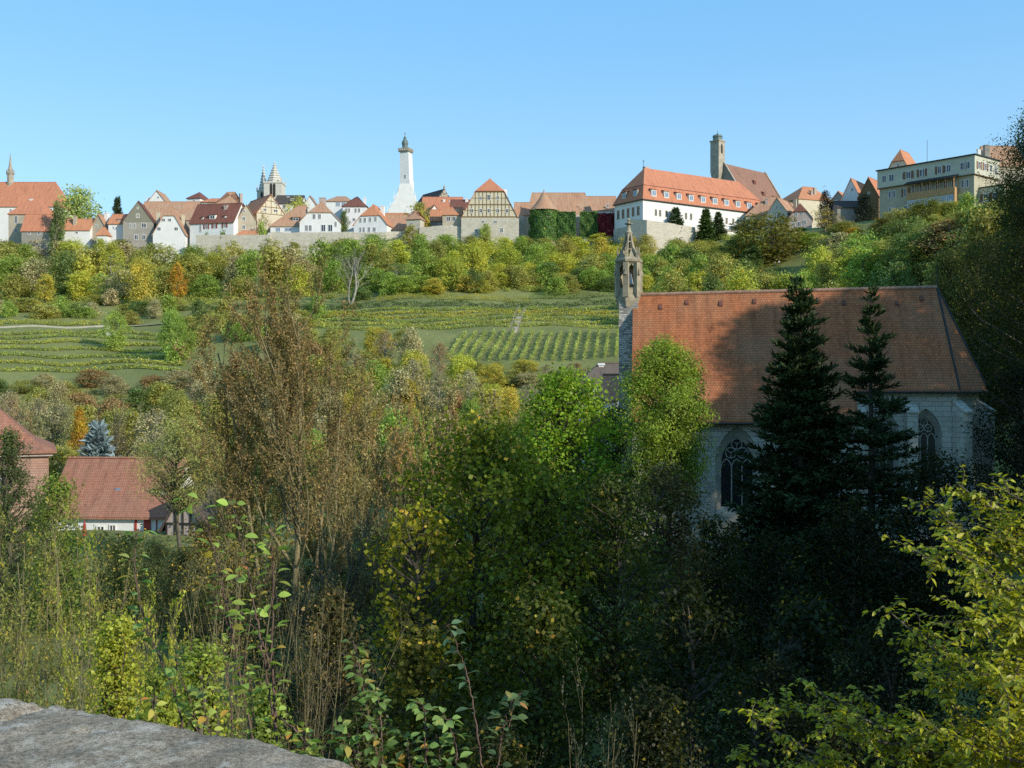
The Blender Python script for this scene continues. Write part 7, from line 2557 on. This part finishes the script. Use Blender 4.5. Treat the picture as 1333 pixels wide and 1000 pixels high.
# ------------------------------------------------------------------ sunlit hornbeam on the right
def hornbeam(seed, limbs, trunk, nspray, size):
    """limbs: (start, end, sprays weight, spray length) in metres from the trunk foot"""
    r = np.random.default_rng(seed)
    lines = [(np.array(trunk, float), np.linspace(0.17, 0.06, len(trunk)), 8)]
    A_, B_, C_, K_ = [], [], [], []
    tot = sum(l[2] for l in limbs)
    for (p0, p1, wt, sl_) in limbs:
        ln = bend(p0, p1, 9, 0.10, r)
        ln[:, 2] -= 0.12 * np.linspace(0, 1, 9) ** 2
        lines.append((ln, np.linspace(0.05, 0.008, 9), 5))
        d0 = nrm(np.asarray(p1, float) - np.asarray(p0, float))
        for k in range(int(nspray * wt / tot)):
            f = 0.18 + 0.82 * r.random() ** 0.75
            i = min(int(f * 8), 7)
            q = ln[i] + (ln[i + 1] - ln[i]) * (f * 8 - i)
            d_ = nrm(d0 * r.uniform(0.2, 1.0) + nrm(r.normal(size=3) * np.array([1, 1, 0.75])) * 0.95 + np.array([0, 0, 0.12]))
            L = sl_ * r.uniform(0.45, 1.15) * (1.15 - 0.45 * f)
            s = np.linspace(0, 1, 6)
            tw = q + d_ * L * s[:, None] + np.array([0, 0, -0.22 * L]) * (s[:, None] ** 2)
            tw[1:] += r.normal(size=(5, 3)) * 0.02
            lines.append((tw, np.linspace(0.008, 0.002, 6), 3))
            n = max(4, int(L / 0.034))
            cl = np.clip(0.5 + r.normal() * 0.22, 0, 1)
            u = (np.arange(n) + r.random(n)) / n * 5 * 0.98
            ii = np.minimum(u.astype(int), 4)
            pt = tw[ii] + (tw[ii + 1] - tw[ii]) * (u - ii)[:, None]
            sd = nrm(np.cross(d_, [0, 0, 1.0]))
            sg = np.where(np.arange(n) % 2 == 0, 1, -1)[:, None]
            a = nrm(d_ * 0.55 + sd * sg * 0.9 + r.normal(size=(n, 3)) * 0.35 + np.array([0, 0, -0.45]))
            A_.append(pt)
            B_.append(a)
            C_.append(nrm(np.array([0, 0, 1.0]) + r.normal(size=(n, 3)) * 0.5))
            K_.append(np.full(n, cl))
    A_, B_, C_, K_ = (np.concatenate(v) for v in (A_, B_, C_, K_))
    n = len(A_)
    C_ = nrm(C_ - B_ * np.sum(B_ * C_, -1, keepdims=True))
    bx = np.cross(C_, B_)
    s = size * r.uniform(0.6, 1.25, (n, 1))
    V = np.empty((n, 6, 3), np.float32)
    V[:, 0] = A_
    V[:, 1] = A_ + B_ * s * 0.35 + bx * s * 0.27 + C_ * s * 0.06
    V[:, 2] = A_ + B_ * s * 0.75 + bx * s * 0.18 - C_ * s * 0.03
    V[:, 3] = A_ + B_ * s - C_ * s * 0.16
    V[:, 4] = A_ + B_ * s * 0.75 - bx * s * 0.18 - C_ * s * 0.03
    V[:, 5] = A_ + B_ * s * 0.35 - bx * s * 0.27 + C_ * s * 0.06
    F_ = (np.array([[0, 1, 2, 3], [0, 3, 4, 5]])[None] + (np.arange(n) * 6)[:, None, None]).reshape(-1, 4)
    rn = np.ones((n, 6, 4), np.float32)
    rn[:, :, 0] = r.random((n, 1))
    rn[:, :, 1] = r.random((n, 1))
    rn[:, :, 2] = K_[:, None]
    return tubes_mesh('trunk', lines), quads_mesh('crown', V.reshape(-1, 3), F_, rn.reshape(-1, 4))


Yh = 12.0
tx = 7.2
tz = hz(tx, Yh)


def HB(px, py, dy=0.0):
    p = P(px, py, Yh + dy)
    return (p.x - tx, p.y - Yh, p.z - tz)


ztop = -0.8 - tz
trk = [(0, 0, -0.5), (0.05, 0, ztop * 0.3), (-0.05, 0.1, ztop * 0.55), (0.1, 0.05, ztop * 0.8), (0.2, 0, ztop + 0.4)]
limbs = []
for (px, py, wt, sl_, dy) in ((1150, 775, 1.0, 0.55, -0.5), (1185, 700, 1.1, 0.55, 0.0), (1195, 640, 0.9, 0.5, 0.6), (1245, 615, 1.0, 0.5, 0.2), (1300, 622, 1.0, 0.55, -0.6), (1240, 700, 1.3, 0.65, -1.2), (1290, 690, 1.2, 0.7, 0.5), (1340, 640, 1.0, 0.6, 0.8),
                              (1200, 810, 1.1, 0.6, 0.8), (1215, 860, 1.3, 0.7, -1.0), (1120, 885, 0.9, 0.5, 0.3), (1040, 870, 0.8, 0.42, 0.0), (975, 915, 1.0, 0.45, -0.4), (962, 960, 0.9, 0.42, 0.3), (1000, 900, 0.9, 0.45, 0.2), (1020, 955, 1.2, 0.55, -0.2), (1075, 925, 1.3, 0.6, -0.8), (1060, 975, 1.2, 0.6, 0.6), (1150, 950, 1.6, 0.75, 0.0),
                              (1120, 1005, 1.3, 0.7, -1.0), (1220, 940, 1.6, 0.8, -1.4), (1260, 790, 1.6, 0.8, -1.6), (1300, 860, 1.8, 0.9, -1.8), (1340, 760, 1.6, 0.9, -1.5), (1270, 1000, 1.5, 0.8, -0.6), (1200, 1030, 1.4, 0.8, 0.4), (1350, 950, 1.5, 0.9, -1.8)):
    e = HB(px, py, dy)
    hgt = max(1.5, e[2] - 0.55 * abs(e[0]) - 0.3)
    limbs.append(((0.0, 0.0, min(hgt, ztop * 0.9)), e, wt, sl_))
wd_, lv_ = hornbeam(301, limbs, trk, 2100, 0.08)
plant('hornbeam', 'sunlit yellow green hornbeam with drooping leaf sprays close by on the right', 'tree', (tx, Yh, tz), wd_, lv_, M['bark'], M['leaf_shiny'], (0.36, 0.355, 0.02, 0.12))


# ------------------------------------------------------------------ two walkers far off above the chapel ridge
M['cloth_dark'] = plain('dark_cloth', (0.03, 0.035, 0.06), 0.9, 0.3)
M['cloth_light'] = plain('light_cloth', (0.55, 0.52, 0.5), 0.9, 0.2)
M['skin'] = plain('skin', (0.55, 0.36, 0.27), 0.6, 0.1)
M['hair'] = plain('hair', (0.06, 0.04, 0.03), 0.7, 0.2)


def walker(px, Y, label, rz, top_mat):
    x = X_at(px, Y)
    root = thing('person', label, 'person', (x, Y, hz(x, Y)), rz)
    vs = [(0, 0, 0.95, .13), (0, 0, 1.2, .14), (0, 0, 1.42, .12), (0, 0, 1.52, .06), (0, -.02, 1.64, .10),
          (.1, 0, .9, .09), (.11, -.12, .5, .065), (.11, -.02, .08, .05), (.11, -.16, .04, .04),
          (-.1, 0, .9, .09), (-.11, .1, .5, .065), (-.11, .24, .1, .05), (-.11, .12, .03, .04),
          (.19, 0, 1.4, .06), (.25, .1, 1.12, .045), (.25, .02, .86, .035), (-.19, 0, 1.4, .06), (-.25, -.1, 1.12, .045), (-.24, -.2, .88, .035)]
    es = [(0, 1), (1, 2), (2, 3), (3, 4), (0, 5), (5, 6), (6, 7), (7, 8), (0, 9), (9, 10), (10, 11), (11, 12), (2, 13), (13, 14), (14, 15), (2, 16), (16, 17), (17, 18)]
    def sk(name, keep, grow_, mt):
        ids = sorted({i for e in keep for i in e})
        me = bpy.data.meshes.new(name)
        me.from_pydata([vs[i][:3] for i in ids], [(ids.index(a), ids.index(b)) for a, b in keep], [])
        o = link(name, me, M[mt], root)
        o.modifiers.new('skin', 'SKIN')
        o.modifiers.new('sub', 'SUBSURF').levels = 1
        for k, i in enumerate(ids):
            me.skin_vertices[0].data[k].radius = (vs[i][3] + grow_,) * 2
        me.skin_vertices[0].data[0].use_root = True
        return o
    sk('body', es, 0.0, 'skin')
    sk('coat', [(0, 1), (1, 2), (2, 13), (13, 14), (2, 16), (16, 17)], 0.025, top_mat)
    sk('trousers', [(0, 5), (5, 6), (6, 7), (0, 9), (9, 10), (10, 11)], 0.02, 'cloth_dark')
    mb = MB()
    mb.lathe(0, 0.0, [(0.125, 1.62), (0.13, 1.7), (0.09, 1.77), (0.01, 1.79)], 10)
    mb.build('hair', M['hair'], root)


walker(1009, 333, 'tiny walker in a dark coat far off above the chapel ridge', 0.4, 'cloth_dark')
walker(1014, 333.6, 'tiny walker in a pale coat beside the dark coated one', 0.2, 'cloth_light')

# ------------------------------------------------------------------ trees nobody could see are left out; the smallest glimpses become one stand
CELL = 3.0
GWc, GHc = int(1333 / CELL) + 1, int(1000 / CELL) + 1
zbuf = np.full((GHc, GWc), 1e9)
own = np.full((GHc, GWc), -1, int)
bpy.context.view_layer.update()
cands = []
rg = np.random.default_rng(99)
roots = [o for o in bpy.data.objects if o.parent is None and o.name.split('.')[0] in ('tree', 'bush', 'shrub', 'chapel', 'hornbeam', 'spruce', 'house', 'farm_cottage', 'farmhouse')]
cache = {}
for ri, o in enumerate(roots):
    for ch in o.children:
        me_ = ch.data
        if me_ is None:
            continue
        if me_.name not in cache:
            nv = len(me_.vertices)
            co_ = np.empty(nv * 3, np.float32)
            me_.vertices.foreach_get('co', co_)
            co_ = co_.reshape(-1, 3)
            if ch.name.startswith(('crown', 'trunk')):
                cache[me_.name] = co_[rg.integers(0, nv, min(nv, 4000))]
            else:
                fp = []
                for p in me_.polygons:
                    vv = co_[list(p.vertices)]
                    k_ = 400 if len(me_.polygons) < 60 else 4
                    w_ = rg.dirichlet(np.ones(len(vv)), k_)
                    fp.append(w_ @ vv)
                cache[me_.name] = np.concatenate(fp) if fp else co_
        Mx = np.array(o.matrix_basis @ ch.matrix_basis)
        wp = cache[me_.name] @ Mx[:3, :3].T + Mx[:3, 3]
        ok_ = wp[:, 1] > 0.5
        wp = wp[ok_]
        cx_ = ((wp[:, 0] / wp[:, 1] * FOC + CX) / CELL).astype(int)
        cy_ = ((CY - wp[:, 2] / wp[:, 1] * FOC) / CELL).astype(int)
        ok_ = (cx_ >= 0) & (cx_ < GWc) & (cy_ >= 0) & (cy_ < GHc)
        cx_, cy_, dd = cx_[ok_], cy_[ok_], wp[ok_, 1]
        for a_, b_, d_ in zip(cy_.tolist(), cx_.tolist(), dd.tolist()):
            if d_ < zbuf[a_, b_]:
                zbuf[a_, b_] = d_
                own[a_, b_] = ri
cnt_ = np.bincount(own[own >= 0], minlength=len(roots))
rank = []
rec_objs = {r_[0].name: r_ for r_ in RECS}
hand = 0
for ri, o in enumerate(roots):
    if o.name.split('.')[0] == 'tree':
        if o.name in rec_objs and cnt_[ri] < 400:
            rank.append((cnt_[ri], o.name))
        else:
            hand += 1
rank.sort(reverse=True)
room = 288 - hand
dead = {nm for c_, nm in rank if c_ < 3}
small = [nm for c_, nm in rank[room:] if c_ >= 3] if len(rank) > room else []
if small:
    Vs, Fs, Rs, b_ = [], [], [], 0
    for nm in small:
        o = bpy.data.objects[nm]
        for ch in o.children:
            if ch.name.startswith('crown'):
                me_ = ch.data
                nv = len(me_.vertices)
                co_ = np.empty(nv * 3, np.float32)
                me_.vertices.foreach_get('co', co_)
                rn_ = np.empty(nv * 4, np.float32)
                me_.attributes['rnd'].data.foreach_get('color', rn_)
                Mx = np.array(o.matrix_basis)
                Vs.append(co_.reshape(-1, 3) @ Mx[:3, :3].T + Mx[:3, 3])
                Rs.append(rn_.reshape(-1, 4))
                Fs.append(np.arange(nv).reshape(-1, 4) + b_)
                b_ += nv
    o = link('woods', quads_mesh('woods', np.concatenate(Vs), np.concatenate(Fs), np.concatenate(Rs)), M['leaf'], None, 'stuff')
    o['label'] = 'far tree crowns glimpsed between the other trees of the slopes'
    o.color = (0.33, 0.33, 0.09, 0.12)
for nm in list(dead) + small:
    o = bpy.data.objects[nm]
    for ch in list(o.children):
        bpy.data.objects.remove(ch)
    bpy.data.objects.remove(o)
gone = dead | set(small)
RECS = [r_ for nm, r_ in rec_objs.items() if nm not in gone]
# ------------------------------------------------------------------ labels that single out each tree of the same look
from collections import defaultdict
by = defaultdict(list)
for o, lab, px in RECS:
    by[lab].append((px, o))
for lab, lst in by.items():
    lst.sort(key=lambda t_: t_[0])
    n_ = len(lst)
    room = 16 - len(lab.split())
    for i, (px, o) in enumerate(lst):
        if n_ == 1:
            continue
        q = {2: ['left', 'right'], 3: ['left', 'middle', 'right']}.get(n_) or ['first', 'second', 'third', 'fourth', 'fifth', 'sixth', 'seventh', 'eighth', 'ninth', 'tenth'][:n_]
        extra = f'{q[i]} one of {["two", "three", "four", "five", "six", "seven", "eight", "nine", "ten"][n_ - 2]}'
        if n_ > 3:
            extra += ' from the left'
        l_ = lab + ', ' + extra
        if len(l_.split()) > 16:
            l_ = f'{q[i]} ' + lab
        o['label'] = l_
